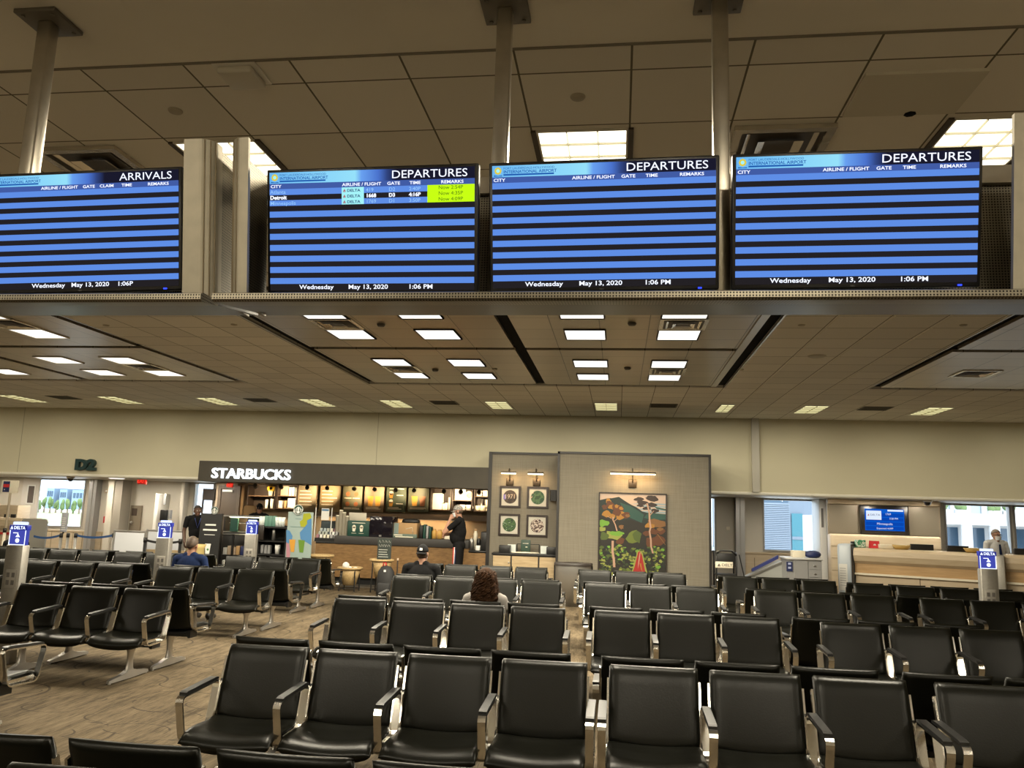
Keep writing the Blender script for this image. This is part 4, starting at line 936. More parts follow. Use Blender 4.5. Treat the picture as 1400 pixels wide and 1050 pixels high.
solid('paper_stack', 'white folded papers in front of the black coffee machine', 'papers', 650, 656, 746, 752, 18.7, .12, M_WHT, base=zl)
# register, snack rack and shield at the left end
zr = zc0+.035
t = thing('snack_rack', 'stepped black rack of small snack packets at the left end of the counter', 'rack', (P(444, 740, YC).x, YC+.02, zr))
MB().prism([(0, 0), (.32, 0), (.32, .22), (.22, .22), (.22, .15), (.11, .15), (.11, .08), (0, .08)], -.26, .24, 'x').build('steps', M_BLACK, t)
random.seed(5)
k = 0
for row, (yy, zz) in enumerate(((.05, .08), (.16, .15), (.27, .22))):
    for i in range(6):
        m = MB().rbox(-.03, .03, -.012, .012, 0, .085, .006); o = m.build('snack_packet', [M_WHT, M_CREAM, M_PINK, M_GREY][random.randrange(4)], loc=(P(444, 740, YC).x-.21+.084*i, YC+.02+yy, zr+zz)); o.rotation_euler = (radians(-12), 0, random.uniform(-.2, .2)); tag(o, 'small pale snack packet on the stepped black counter rack', 'snack', 'snack packets on the counter rack')
solid('cash_register', 'dark cash register behind the snack rack', 'register', 438, 459, 712, 740, 19.05, .3, mat('register_dark', (.02, .03, .03), .4), .02, base=zr)
t = thing('sneeze_guard', 'clear screen on two thin posts with a white notice by the register', 'screen', (P(442, 735, 18.75).x, 18.75, zr))
for px_ in (430.5, 452.5): x = P(px_, 720, 18.75).x-t.location.x; MB().cyl((x, 0, 0), (x, 0, P(442, 694, 18.75).z-zr), .012, n=8).build('post', M_WHT, t)
a, b = P(430.5, 720, 18.75).x-t.location.x, P(452.5, 720, 18.75).x-t.location.x
MB().box(a+.02, b-.02, -.003, .003, .12, P(442, 690, 18.75).z-zr).build('clear_panel', M_GLASS, t)
a, b, c, e = rect(439, 449.5, 695, 711, 18.72); m = MB().box(a-t.location.x, b-t.location.x, -.01, -.005, c-zr, e-zr); m.box(a-t.location.x+.01, b-t.location.x-.01, -.012, -.0095, e-zr-.06, e-zr-.02, 1); m.build('notice', [M_WHT, M_BLUE], t)
# ---- pastry case, goods shelves and condiment stand in front
YP = 17.8
a, b, c, e = rect(306, 358, 705, 727, YP); t = thing('pastry_case', 'lit glass pastry case in front of the barista', 'pastry case', ((a+b)/2, YP, 0)); w = b-a
MB().rbox(-w/2, w/2, 0, .6, .0, c-.02, .01).build('base_cabinet', M_BLACK, t)
MB().box(-w/2, w/2, 0, .6, c-.02, c).build('deck', M_STEELB, t); MB().box(-w/2-.03, w/2, 0, .6, e-.03, e).build('roof', M_STEELB, t)
MB().box(-w/2+.02, w/2-.02, .2, .58, (c+e)/2, (c+e)/2+.012).build('shelf', M_STEELB, t)
MB().box(-w/2+.03, w/2-.03, .01, .016, c, e-.03).build('front_glass', M_GLASS, t)
MB().box(-w/2, -w/2+.03, 0, .6, c, e-.03).build('end_panel', M_BLACK, t); MB().box(-w/2+.18, -w/2+.36, -.05, -.01, c+.0, e-.06).build('green_panel', M_GRN, t)
m = MB().box(-w/2+.1, w/2-.1, .05, .1, e-.045, e-.032); m.build('light_bar', emis('case_light', (1, .85, .6), 5), t); lamp(t, w*.8, .05, 16, e-.05, (1, .75, .42))
random.seed(9)
for i in range(9):
    x = (a+b)/2-w/2+.42+.085*(i % 5)*1.0+(.05 if i > 4 else 0); z = c if i < 5 else (c+e)/2+.012
    o = MB().lathe([(0, 0), (.045, .005), (.05, .03), (.03, .055), (0, .06)], n=12).build('pastry', [mat('pastry_gold', (.55, .32, .1), .6), mat('pastry_brown', (.3, .14, .05), .6), M_CREAM][i % 3], loc=(x, YP+.33, z)); tag(o, 'small baked pastry inside the lit pastry case', 'pastry', 'pastries in the case')
# open goods rack below
YG = 17.2
a, b, c, e = rect(300, 352, 731, 765, YG); t = thing('goods_rack', 'low black open rack with boxed goods below the pastry case', 'rack', ((a+b)/2, YG, 0)); w = b-a; h = e
for x in (-w/2, -w/6, w/6, w/2): MB().box(x-.02, x+.02, 0, .04, 0, h).build('upright', M_BLACK, t)
for z in (.3, .62, h-.03): MB().box(-w/2, w/2, 0, .38, z, z+.03).build('shelf_board', M_BLACK, t)
random.seed(2)
for z, zn in ((.33, 'lower'), (.65, 'upper')):
    for i in range(9):
        x = (a+b)/2-w/2+.1+.1*i; o = MB().rbox(-.042, .042, 0, .16, 0, random.uniform(.13, .2), .006).build('goods_box', [M_WHT, M_CREAM, M_TAN, M_KRAFT, M_NAVY][random.randrange(5)], loc=(x, YG+.06, z)); tag(o, 'small boxed item on the %s shelf of the low black rack' % zn, 'box', 'boxed goods on the %s shelf' % zn)
# condiment stand
YS = 16.5
a, b, c, e = rect(351, 391, 719, 765, YS); t = thing('condiment_stand', 'black condiment stand with shelves of cups beside the pastel poster', 'stand', ((a+b)/2, YS, 0)); w = b-a
zs = [P(370, y, YS).z for y in (757.5, 739, 720)]
m = MB(); m.box(-w/2, -w/2+.03, 0, .5, 0, e); m.box(w/2-.03, w/2, 0, .5, 0, e); m.box(-w/2+.03, w/2-.03, .47, .5, 0, e); m.build('case', M_BLACK, t)
for z in zs: MB().box(-w/2, w/2, -.01, .5, z-.03, z).build('shelf_board', M_BLACK, t)
a2, b2, c2, e2 = rect(354, 360.5, 718, 738, YS-.06); m = MB().rbox(a2-t.location.x, b2-t.location.x, -.07, -.02, c2, e2, .01); m.build('napkin_dispenser', mat('dispenser_dark', (.02, .015, .012), .4), t); 
def on(px_, z, Y=YS+.15): return (P(px_, 740, Y).x, Y, z)
for i, px_ in enumerate((355, 358.5, 377, 381, 385)):
    x, y, z = on(px_, zs[2]); o = MB().lathe([(0, 0), (.035, 0), (.05, .2), (.046, .2), (.033, .01), (0, .01)], n=14).build('plastic_cup', M_GLASSY, loc=(x, y, z)); tag(o, 'clear plastic cup on top of the condiment stand', 'cup', 'clear cups on the condiment stand')
for i, px_ in enumerate((363, 368, 373)):
    x, y, z = on(px_, zs[2]); o = MB().rbox(-.04, .04, -.04, .04, 0, .22, .01).build('tea_box', mat('tea_green', (.1, .22, .17), .5), loc=(x, y, z)); tag(o, 'dull green box on top of the condiment stand', 'box', 'green boxes on the condiment stand')
x, y, z = on(373.5, zs[1], YS+.1); o = MB().lathe([(0, 0), (.035, 0), (.035, .2), (.02, .24), (0, .24)], n=14).build('steel_flask', M_STEELB, loc=(x, y, z)); tag(o, 'single steel flask on the middle shelf of the condiment stand', 'flask')
x, y, z = on(380.5, zs[0], YS+.1); o = MB().lathe([(0, 0), (.045, 0), (.06, .19), (.055, .19), (.042, .01), (0, .01)], n=16).build('paper_cup', M_WHT, loc=(x, y, z)); tag(o, 'white paper cup on the bottom shelf of the condiment stand', 'cup')
for px_ in (360, 365, 369.5): x, y, z = on(px_, zs[0], YS+.15); o = MB().rbox(-.03, .03, -.05, .05, 0, .18, .008).build('carafe', M_GREY, loc=(x, y, z)); tag(o, 'grey pitcher on the bottom shelf of the condiment stand', 'pitcher', 'pitchers on the condiment stand')
# ---- posters
def round_badge(parent, x, y, z, r):
    d = MB(); d.cyl((x, y, z), (x, y+.02, z), r, n=24); d.build('badge_disc', M_GRN, parent)
    g = MB(); yy = y-.003
    ring = [(x+r*.93*cos(2*pi*k/24), yy, z+r*.93*sin(2*pi*k/24)) for k in range(24)]; g.tube(ring, r*.045, 5, closed=True)
    g.disc(x, z+r*.1, r*.2, yy, 14); g.poly([(x-r*.28, z+r*.3), (x+r*.28, z+r*.3), (x+r*.3, z+r*.55), (x+r*.14, z+r*.42), (x, z+r*.68), (x-r*.14, z+r*.42), (x-r*.3, z+r*.55)], yy)
    for s in (-1, 1):
        for k in range(3): q = .34+.2*k; g.tube([(x+s*r*q, yy, z+r*(.35-.12*k)), (x+s*r*(q+.06), yy, z-r*.1), (x+s*r*(q-.08), yy, z-r*.45), (x+s*r*q, yy, z-r*.68+r*.1*k)], r*.045, 4)
    g.poly([(x-r*.16, z-r*.15), (x+r*.16, z-r*.15), (x+r*.2, z-r*.7), (x-r*.2, z-r*.7)], yy); g.build('badge_emblem', M_WHT, parent)
YQ = 16.0
a, b, c, e = rect(391.5, 426, 700, 775, YQ); t = thing('pastel_poster', 'pastel poster with an orange and a green iced drink on a floor stand', 'poster stand', ((a+b)/2, YQ, 0)); w = b-a
zq = lambda y: P(409, y, YQ).z
xq = lambda x, y: P(x, y, YQ).x-t.location.x
MB().rbox(-w/2, w/2, 0, .03, .25, e, .006).build('board', M_AQUA, t)
m = MB(); y = -.003
def pl(pts, mi): m.poly([(xq(*p), zq(p[1])) for p in pts], y-.0005*mi, mi)
pl([(415, 702), (424, 701), (426, 706), (424, 711), (418, 720), (411, 720), (410, 713), (414, 710)], 0)
pl([(391.5, 725), (396, 726), (400, 733), (399, 738), (396, 740), (393, 748), (391.5, 745)], 1); pl([(420, 711), (426, 708), (425.8, 745), (419, 741), (411, 737), (410, 728), (416, 721), (420, 716)], 1)
pl([(391.5, 742), (395, 744), (397, 758), (396, 763), (391.5, 763)], 2)
pl([(395.5, 738), (404, 738), (402, 755), (397.5, 755)], 3); pl([(408, 738), (417, 738.5), (414.5, 755.5), (409.5, 755)], 4)
pl([(404, 709), (412, 709), (412, 709.5), (404, 709.5)], 5); pl([(397, 720), (417, 720.5), (417, 721), (397, 720.5)], 5)
m.build('print', [M_LIME, M_BLUE, M_PINK, M_ORNG, mat('matcha', (.1, .2, .02), .5), mat('print_teal', (.1, .2, .2), .5)], t)
round_badge(t, xq(408.5, 696), -.02, zq(697), .105)
m = MB(); m.box(-w/2+.05, w/2-.05, -.12, .2, 0, .03); m.box(-.04, .04, 0, .03, .03, .25); m.build('stand', M_BLACK, t)
YA = 16.8
a, b, c, e = rect(271, 300, 702, 741, YA); t = thing('a_frame_sign', 'dark pavement sign with small white cup picture beside the black-shirted employee', 'sign', ((a+b)/2, YA, 0)); w = b-a
MB().prism([(-.0, .05), (.05, .05), (.14, e), (.09, e)], -w/2, w/2, 'x').build('front_board', M_BLACK, t)
MB().prism([(.30, .0), (.35, .0), (.17, e-.03), (.12, e-.03)], -w/2+.03, w/2-.03, 'x').build('rear_board', M_BLACK, t)
h = e; m = MB()
def sq_(z): return .0+(z-.05)/(h-.05)*.09-.006
for zz, ww, hh in ((.83, .5, .035), (.76, .66, .035), (.70, .5, .012)): m.add([(-w*ww/2, sq_(zz*h), zz*h), (w*ww/2, sq_(zz*h), zz*h), (w*ww/2, sq_(zz*h+hh), zz*h+hh), (-w*ww/2, sq_(zz*h+hh), zz*h+hh)], [(0, 1, 2, 3)], 0)
cz = .5*h; y0 = sq_(cz)-.002
m.poly([(-.05, cz-.09), (.04, cz-.09), (.06, cz+.1), (-.07, cz+.1)], y0, 0); m.poly([(-.08, cz+.1), (.07, cz+.1), (.06, cz+.125), (-.07, cz+.125)], y0, 0); m.disc(-.13, cz-.07, .06, y0, 14, 1); m.disc(0, cz, .025, y0-.001, 10, 2)
m.build('print', [M_WHT, M_ORNG, M_GREEN2], t); round_badge(t, .06, .07, e+.07, .085)
# ---- three bamboo basket stands, the third with a chalkboard
def basket(px_, py_top, px_r, Yb, label, stuff):
    c = P(px_, py_top, Yb); r = (P(px_+px_r, py_top, Yb).x-c.x); t = thing('basket_stand', label, 'basket stand', (c.x, Yb, 0), 0, 'rattan basket stands by the counter'); zt_ = c.z
    m = MB(); m.lathe([(r*.02, zt_-.36), (r*.55, zt_-.36), (r*.72, zt_-.18), (r*.95, zt_-.02), (r*.92, zt_-.02), (r*.69, zt_-.17), (r*.52, zt_-.34), (0, zt_-.34)], n=24); m.build('basket', M_BAMB, t)
    m = MB(); m.tube([(r*cos(2*pi*k/24), r*sin(2*pi*k/24), zt_-.01) for k in range(24)], .026, 8, closed=True); m.build('rim', M_BAMB, t)
    for k in range(4): an = pi/4+pi/2*k; MB().cyl((r*.95*cos(an), r*.95*sin(an), 0), (r*.86*cos(an), r*.86*sin(an), zt_-.03), .014, n=8).build('leg', M_BLACK, t)
    m = MB(); 
    for k in range(4): an = pi/4+pi/2*k; a2 = an+pi/2; m.cyl((r*.94*cos(an), r*.94*sin(an), .06), (r*.94*cos(a2), r*.94*sin(a2), .06), .009, n=6)
    m.build('leg_brace', M_BLACK, t)
    return c, r, zt_
c, r, z = basket(440, 759, 15, 17.2, 'empty rattan basket stand behind the bench, first of three by the counter', 0)
c, r, z = basket(479, 776, 15.5, 17.2, 'lower rattan basket stand holding white packets, in front of the counter', 1)
for i in range(7): o = MB().ell((0, 0, .05), (.07, .055, .05), 12, 8).build('white_packet', M_WHT, loc=(c.x+r*.45*cos(i*2.1), 17.2+r*.45*sin(i*2.1), z-.17+(.04 if i % 2 else .09))); tag(o, 'white rounded packet in the lower rattan basket', 'packet', 'white packets in the basket')
o = MB().ell((0, 0, .075), (.075, .075, .075), 14, 10).build('white_plush', M_WHT, loc=(c.x-r*.3, 17.12, z-.03)); tag(o, 'white rounded soft item rising out of the lower rattan basket', 'soft item')
c, r, z = basket(522, 765, 15, 17.2, 'rattan basket stand with chalkboard and dark packets beside the backpack', 2)
for i in range(8): o = MB().rbox(-.045, .045, -.03, .03, 0, .11, .012).build('coffee_packet', [M_BLACK, M_WHT, M_GREY][i % 3], loc=(c.x+r*.6*cos(i*.8), 17.2+r*.6*sin(i*.8), z-.12)); o.rotation_euler = (.2*sin(i), .25*cos(i), i); tag(o, 'black and white packet in the rattan basket with the chalkboard', 'packet', 'packets below the chalkboard')
a, b, c2, e = rect(515, 534, 736, 764, 17.25); t = thing('chalkboard', 'small chalkboard with handwritten white prices standing in the rattan basket', 'chalkboard', ((a+b)/2, 17.3, z-.2)); w, h = b-a, e-z+.2
MB().rbox(-w/2, w/2, 0, .02, 0, h, .004).build('board', mat('chalkboard', (.03, .04, .035), .8), t)
m = MB(); random.seed(21)
for r_, (zz, n_) in enumerate(((h-.07, 4), (h-.16, 5))):
    for k in range(n_):
        x = -w*.34+w*.68*k/(n_-1); m.tube([(x-.02, -.003, zz-.02), (x-.01, -.003, zz+.03), (x+.012, -.003, zz+random.uniform(-.02, .02)), (x+.022, -.003, zz-.022)], .004, 4)
for k in range(4): m.quad(-w*.4, w*random.uniform(.2, .38), -.003, h-.25-.05*k, h-.235-.05*k, 0)
m.build('chalk_writing', mat('chalk_grey', (.45, .46, .42), .9), t)
# black backpack on the floor
t = thing('backpack', 'tall black backpack with red top tag standing beside the chalkboard basket', 'backpack', (P(527, 800, 16.5).x, 16.5, 0)); zb_ = P(527, 773, 16.5).z; wv = .175
m = MB(); m.lathe([(0, 0), (wv*.95, 0), (wv*1.08, .06), (wv*1.1, zb_*.5), (wv*.95, zb_*.8), (wv*.6, zb_*.95), (0, zb_)], n=20, sy=.75); m.build('bag', mat('nylon_black', (.012, .012, .013), .7, bump=(30, .6)), t)
m = MB(); m.rbox(-wv*.75, wv*.75, -.18, -.09, .05, zb_*.45, .04); m.build('front_pocket', mat('nylon_black2', (.016, .016, .017), .7), t)
m = MB(); m.tube([(-wv*.4, 0, zb_*.95), (-wv*.35, 0, zb_+.05), (-wv*.1, 0, zb_+.05), (-wv*.05, 0, zb_*.97)], .016, 8); m.build('handle', M_RED, t)
m = MB(); m.box(-.01, .03, -.15, -.13, zb_*.8, zb_*.87); m.build('logo_patch', M_WHT, t)
t = thing('suitcase_handle', 'thin upright dark pole with tan tip beside the backpack', 'stick', (P(542, 800, 16.8).x, 16.8, 0)); MB().cyl((0, 0, 0), (0, 0, P(541, 766, 16.8).z), .016, n=8).build('shaft', M_DKB, t); MB().cyl((0, 0, P(541, 766, 16.8).z), (0, 0, P(541, 763, 16.8).z), .02, n=8).build('tip', M_TAN, t)  # upright dark pole, taken for a roller suitcase handle
# ================================================================ art walls right of the shop
def linen():
    m = mat('linen_wallcover', (.18, .16, .125), .8); nt = m.node_tree; b = nt.nodes['Principled BSDF']; N = nt.nodes.new; L = nt.links.new
    tc = N('ShaderNodeTexCoord'); outs = []
    for sc in ((160, 3, 4), (4, 3, 160)):
        mp = N('ShaderNodeMapping'); mp.inputs['Scale'].default_value = sc; n = N('ShaderNodeTexNoise'); n.inputs['Scale'].default_value = .5; n.inputs['Detail'].default_value = 3; L(tc.outputs['Object'], mp.inputs[0]); L(mp.outputs[0], n.inputs['Vector']); outs.append(n)
    a = N('ShaderNodeMath'); a.operation = 'ADD'; L(outs[0].outputs['Fac'], a.inputs[0]); L(outs[1].outputs['Fac'], a.inputs[1]); h_ = N('ShaderNodeMath'); h_.operation = 'MULTIPLY'; h_.inputs[1].default_value = .5; L(a.outputs[0], h_.inputs[0])
    r = N('ShaderNodeValToRGB'); r.color_ramp.elements[0].position = .35; r.color_ramp.elements[1].position = .65; r.color_ramp.elements[0].color = (.155, .138, .104, 1); r.color_ramp.elements[1].color = (.205, .184, .142, 1); L(h_.outputs[0], r.inputs[0]); L(r.outputs[0], b.inputs['Base Color']); return m
M_LINEN = linen(); M_TRIMB = mat('panel_trim_black', (.012, .01, .009), .45)
YL, YRt = 18.6, 17.6
x0, x1 = P(670, 690, YL).x, P(766, 690, YL).x; zt_ = P(715, 621.5, YL).z
struct(MB().box(x0, x1, YL, YW-.01, 0, zt_).build('wall_gallery', M_LINEN))
m = MB(); m.box(x0-.06, x0+.02, YL-.02, YW-.02, 0, zt_+.05); m.box(x0, x1, YL-.02, YW-.02, zt_, zt_+.05); struct(m.build('trim_60', M_TRIMB))
X0, X1 = P(763, 690, YRt).x, P(970.5, 700, YRt).x; ZTR = P(866, 622.5, YRt).z
struct(MB().box(X0, X1, YRt, YW-.01, 0, ZTR).build('wall_painting', M_LINEN))
m = MB(); m.box(X0-.03, X0+.02, YRt-.025, YW-.02, 0, ZTR+.05); m.box(X0-.03, X1+.03, YRt-.025, YW-.02, ZTR, ZTR+.05); m.box(X1-.02, X1+.03, YRt-.025, YW-.02, 0, ZTR); struct(m.build('trim_61', M_TRIMB))
# picture lamps
M_LED3 = emis('lamp_tube_warm', (1, .86, .55), 4.5); M_BRZ = mat('bronze', (.06, .045, .03), .4, .6)
def picture_lamp(x0, x1, yb, yplate, Y, label, watt):
    a, b = P(x0, yb, Y).x, P(x1, yb, Y).x; z = P((x0+x1)/2, yb, Y).z; zp = P((x0+x1)/2, yplate, Y).z
    t = thing('picture_lamp', label, 'picture lamp', ((a+b)/2, Y, z), 0, 'bronze picture lamps'); w = b-a
    MB().rbox(-.085, .085, -.03, 0, zp-z-.085, zp-z+.085, .008).build('wall_plate', M_BRZ, t)
    m = MB(); m.tube([(0, -.03, zp-z+.02), (0, -.07, zp-z+.1), (0, -.08, .05), (0, -.14, .11), (0, -.24, .07), (0, -.26, .02)], .013, 8); m.build('arm', M_BRZ, t)
    MB().cyl((-w/2, -.27, .016), (w/2, -.27, .016), .024, n=12).build('shade', M_BRZ, t)
    MB().cyl((-w/2+.01, -.272, -.004), (w/2-.01, -.272, -.004), .02, n=12).build('light_tube', M_LED3, t)
    l = bpy.data.lights.new('lamp', 'AREA'); l.shape = 'RECTANGLE'; l.size = w*.9; l.size_y = .05; l.energy = watt; l.color = (1, .62, .27)
    o = bpy.data.objects.new('lamp', l); COL.objects.link(o); o.parent = t; o.location = (0, -.235, -.028); o.rotation_euler = (radians(38), 0, 0)
picture_lamp(687, 708, 647.5, 659, YL, 'short bronze picture lamp over the framed 1971 picture', 3.2)
picture_lamp(723, 745, 648.5, 659.5, YL, 'short bronze picture lamp over the upper green circular picture', 3.2)
picture_lamp(834, 896, 648.5, 661.5, YRt, 'long bronze picture lamp over the large landscape painting', 9)
# framed circular pictures
def speckle(name, cols, scale):
    m = mat(name, cols[0], .6); nt = m.node_tree; b = nt.nodes['Principled BSDF']; N = nt.nodes.new
    tc = N('ShaderNodeTexCoord'); n = N('ShaderNodeTexNoise'); n.inputs['Scale'].default_value = scale; n.inputs['Detail'].default_value = 4; r = N('ShaderNodeValToRGB'); r.color_ramp.interpolation = 'CONSTANT'
    nt.links.new(tc.outputs['Object'], n.inputs['Vector']); nt.links.new(n.outputs['Fac'], r.inputs[0]); nt.links.new(r.outputs[0], b.inputs['Base Color'])
    el = r.color_ramp.elements; el[0].position = 0; el[0].color = (*cols[0], 1); el[1].position = .62; el[1].color = (*cols[-1], 1)
    for i, c in enumerate(cols[1:-1]): q = el.new(.36+.26*(i+1)/(len(cols)-1)); q.color = (*c, 1)
    return m
def framed(x0, x1, yt, yb, label, mm, extra=None):
    a, b, c, e = rect(x0, x1, yt, yb, YL-.04); w, h = b-a, e-c; t = thing('framed_picture', label, 'picture', ((a+b)/2, YL, c), 0, 'four small framed round pictures'); k = .045
    m = MB(); m.box(-w/2, w/2, -.035, 0, 0, k); m.box(-w/2, w/2, -.035, 0, h-k, h); m.box(-w/2, -w/2+k, -.035, 0, k, h-k); m.box(w/2-k, w/2, -.035, 0, k, h-k); m.build('frame', mat('frame_dark_wood', (.018, .01, .008), .35), t)
    MB().box(-w/2+k, w/2-k, -.015, -.002, k, h-k).build('mount', mat('mount_cream', (.5, .47, .4), .7), t)
    MB().disc(0, h*.5, w*.32, -.017, 32).build('round_print', mm, t)
    if extra: m = MB(); extra(m, w, h); m.build('print_detail', [M_TAN, mat('print_violet', (.2, .16, .4), .6)], t)
framed(683, 711.5, 664.5, 694, 'black framed round picture reading 1971, upper left of four', speckle('pic_brown', [(.03, .02, .015), (.06, .04, .03), (.05, .03, .025)], 9), lambda m, w, h: (m.text('1971', w*.3, 0, -.019, h*.42, 0, 'CENTER', sx=.9), m.quad(-w*.32, -w*.2, -.0185, h*.38, h*.6, 1)))
framed(720.5, 749.5, 665.5, 695, 'black framed round green and pink picture, upper right of four', speckle('pic_green', [(.02, .05, .02), (.06, .12, .05), (.02, .06, .03), (.5, .3, .22)], 6))
framed(681.5, 710.5, 702.5, 732.5, 'black framed round dark green leafy picture, lower left of four', speckle('pic_leaf', [(.01, .03, .01), (.05, .11, .03), (.02, .06, .02), (.3, .4, .25)], 12))
framed(719.5, 748.5, 704, 734, 'black framed round brown and white picture, lower right of four', speckle('pic_maroon', [(.03, .012, .015), (.5, .42, .36), (.06, .025, .02), (.55, .48, .4)], 11))
# wall loudspeaker and cabinet
a, b, c, e = rect(751, 762, 670, 685, YL-.15); t = thing('wall_speaker', 'small black loudspeaker on the wall beside the framed pictures', 'speaker', ((a+b)/2, YL, c)); MB().prism([(-.085, -.06), (-.06, -.17), (.07, -.2), (.095, -.06)], 0, e-c, 'z').build('cabinet', M_BLACK, t); MB().box(-.03, .03, -.06, 0, .08, .16).build('bracket', M_BLACK, t)
YCa = 18.1
a, b, c, e = rect(673, 763, 757.5, 800, YCa); e = P(715, 757, YCa).z; w = b-a
t = thing('side_cabinet', 'low cabinet with pale wooden doors and black top below the framed pictures', 'cabinet', ((a+b)/2, YCa, 0))
MB().box(-w/2, w/2, .01, .44, .0, e-.05).build('carcass', M_BLACK, t); MB().rbox(-w/2-.02, w/2, -.02, .46, e-.05, e, .005).build('top', M_BLACK, t)
for i, (f0, f1) in enumerate(((0, .28), (.29, .70), (.71, 1))):
    d = MB().box(-w/2+w*f0+.01, -w/2+w*f1-.01, -.012, .01, .1, e-.06).build('door', M_LTWOOD, t)
    if i == 0: MB().ell((-w/2+w*.25, -.03, e-.2), (.02, .02, .02), 10, 8).build('knob', M_STEELB, d)
solid('black_box', 'black box on the left end of the low cabinet', 'box', 682, 697, 745.5, 757, 18.15, .2, M_BLACK, base=e)
solid('black_bin', 'black box on the right end of the low cabinet, against the painting wall', 'box', 747, 761, 748, 759, 18.15, .2, M_BLACK, base=e)
t = carton(712, 725, 738, 757, 18.22, .05, 'green_counter_sign', 'small dark green sign standing on the low cabinet', 'sign', mat('sign_green', (.02, .05, .035), .5), lambda m, w, h: (m.quad(w*.0, w*.2, -.003, h*.45, h*.5, 0), m.quad(-w*.3, w*.3, -.003, h*.72, h*.75, 0)), [M_CREAM], base=e)
t = thing('cup_rack', 'thin black open rack with glass cups behind the green sign', 'rack', (P(722, 750, 18.4).x, 18.4, e))
m = MB(); 
for x in (-.25, .25): m.box(x-.012, x+.012, 0, .02, 0, .2)
m.box(-.25, .25, 0, .02, .19, .205); m.build('frame', M_BLACK, t)
MB().box(-.46, -.28, 0, .1, 0, .18).build('glass_block', M_GLASSY, t); MB().box(.28, .44, 0, .1, 0, .17).build('glass_block', M_GLASSY, t)
o = MB().ell((0, 0, .02), (.33, .07, .02), 20, 6).build('crumpled_paper', M_CREAM, loc=(P(718, 757, 18.12).x, 18.14, e)); tag(o, 'crumpled white paper lying along the front of the low cabinet', 'paper')
# oval steel bin
c = P(784, 770, 16.3); zt2 = P(784, 769, 16.3).z; wv = (P(811, 770, 16.3).x-P(758, 770, 16.3).x)/2
t = thing('waste_bin', 'oval brushed steel waste bin with dark lid in front of the painting wall', 'bin', (c.x, 16.3, 0))
MB().lathe([(0, 0), (wv*.94, 0), (wv*.94, zt2-.06)], n=32, sy=.6).build('body', M_STEELB, t); m = MB(); m.lathe([(wv, zt2-.06), (wv, zt2-.02), (wv*.96, zt2), (wv*.5, zt2), (wv*.48, zt2-.03), (0, zt2-.03)], n=32, sy=.6); m.build('lid', mat('bin_lid', (.03, .025, .022), .3), t)
for x in (-wv+.01, wv-.01): MB().cyl((x, 0, 0), (x, 0, zt2-.06), .013, n=8).build('upright', M_BLACK, t)
# ---- the large landscape painting
a, b, c, e = rect(819.5, 910, 675.5, 791, YRt-.05); w, h = b-a, e-c
t = thing('landscape_painting', 'large bright landscape painting of mountain, trees and a red path', 'painting', ((a+b)/2, YRt, c))
m = MB(); k = .025
m.box(-w/2-k, w/2+k, -.06, 0, -k, 0); m.box(-w/2-k, w/2+k, -.06, 0, h, h+k); m.box(-w/2-k, -w/2, -.06, 0, 0, h); m.box(w/2, w/2+k, -.06, 0, 0, h); m.build('frame', mat('frame_black', (.015, .01, .008), .4), t)
PC = [(232, 205, 185), (28, 50, 46), (42, 92, 82), (34, 30, 20), (196, 138, 48), (112, 62, 26), (172, 180, 84), (120, 136, 48), (58, 78, 34), (190, 36, 26), (222, 178, 150), (60, 46, 42), (150, 105, 55), (130, 190, 60), (170, 195, 205), (90, 110, 40), (24, 40, 30)]
PM = [mat('paint_%d' % i, tuple(v*.5 for v in srgb(c_)), .6) for i, c_ in enumerate(PC)]
m = MB(); m.box(-w/2, w/2, -.04, -.002, 0, h, 0); yl = [-.041]
def U(p): return (-w/2+w*(p[0]-133)/635, h*(1-(p[1]-245)/805))
def pp(pts, mi): yl[0] -= .00004; m.poly([(min(max(q[0], -w/2), w/2), min(max(q[1], 0), h)) for q in map(U, pts)], yl[0], mi)
random.seed(11)
def blob(x, y, rx, ry, mi, n=11, jag=.3): pp([(x+rx*cos(2*pi*k/n)*random.uniform(1-jag, 1+jag), y+ry*sin(2*pi*k/n)*random.uniform(1-jag, 1+jag)) for k in range(n)][::-1], mi)
for yy in (330, 355, 385, 410): pp([(430, yy+12), (560, yy-6), (768, yy), (768, yy+14), (560, yy+10)], 14)
pp([(133, 312), (210, 292), (250, 290), (318, 275), (372, 310), (430, 345), (490, 372), (545, 410), (640, 430), (768, 440), (768, 640), (133, 640)], 1)
pp([(330, 330), (430, 360), (500, 400), (560, 440), (540, 520), (420, 470), (360, 420)], 2); pp([(600, 420), (768, 430), (768, 480), (640, 490), (560, 470)], 2); pp([(660, 360), (768, 380), (768, 395), (680, 380)], 2)
pp([(133, 450), (220, 480), (330, 505), (430, 490), (560, 525), (768, 545), (768, 1050), (133, 1050)], 3)
for (x, y, r_, c_) in ((215, 318, 30, 4), (235, 350, 40, 5), (245, 375, 30, 4), (285, 385, 38, 5), (300, 370, 24, 4), (335, 385, 34, 5), (340, 388, 22, 4), (180, 380, 28, 5), (205, 445, 42, 4), (255, 465, 30, 4), (335, 455, 50, 4), (385, 450, 40, 5), (405, 455, 22, 12), (300, 430, 40, 5)): blob(x, y, r_, r_*.75, c_)
for (x, y, rx, ry, c_) in ((508, 295, 45, 22, 11), (545, 325, 50, 22, 11), (640, 285, 55, 26, 11), (620, 268, 40, 16, 11), (640, 345, 50, 20, 11), (530, 355, 34, 14, 11), (665, 400, 40, 22, 11), (590, 380, 40, 16, 11)): blob(x, y, rx, ry, c_)
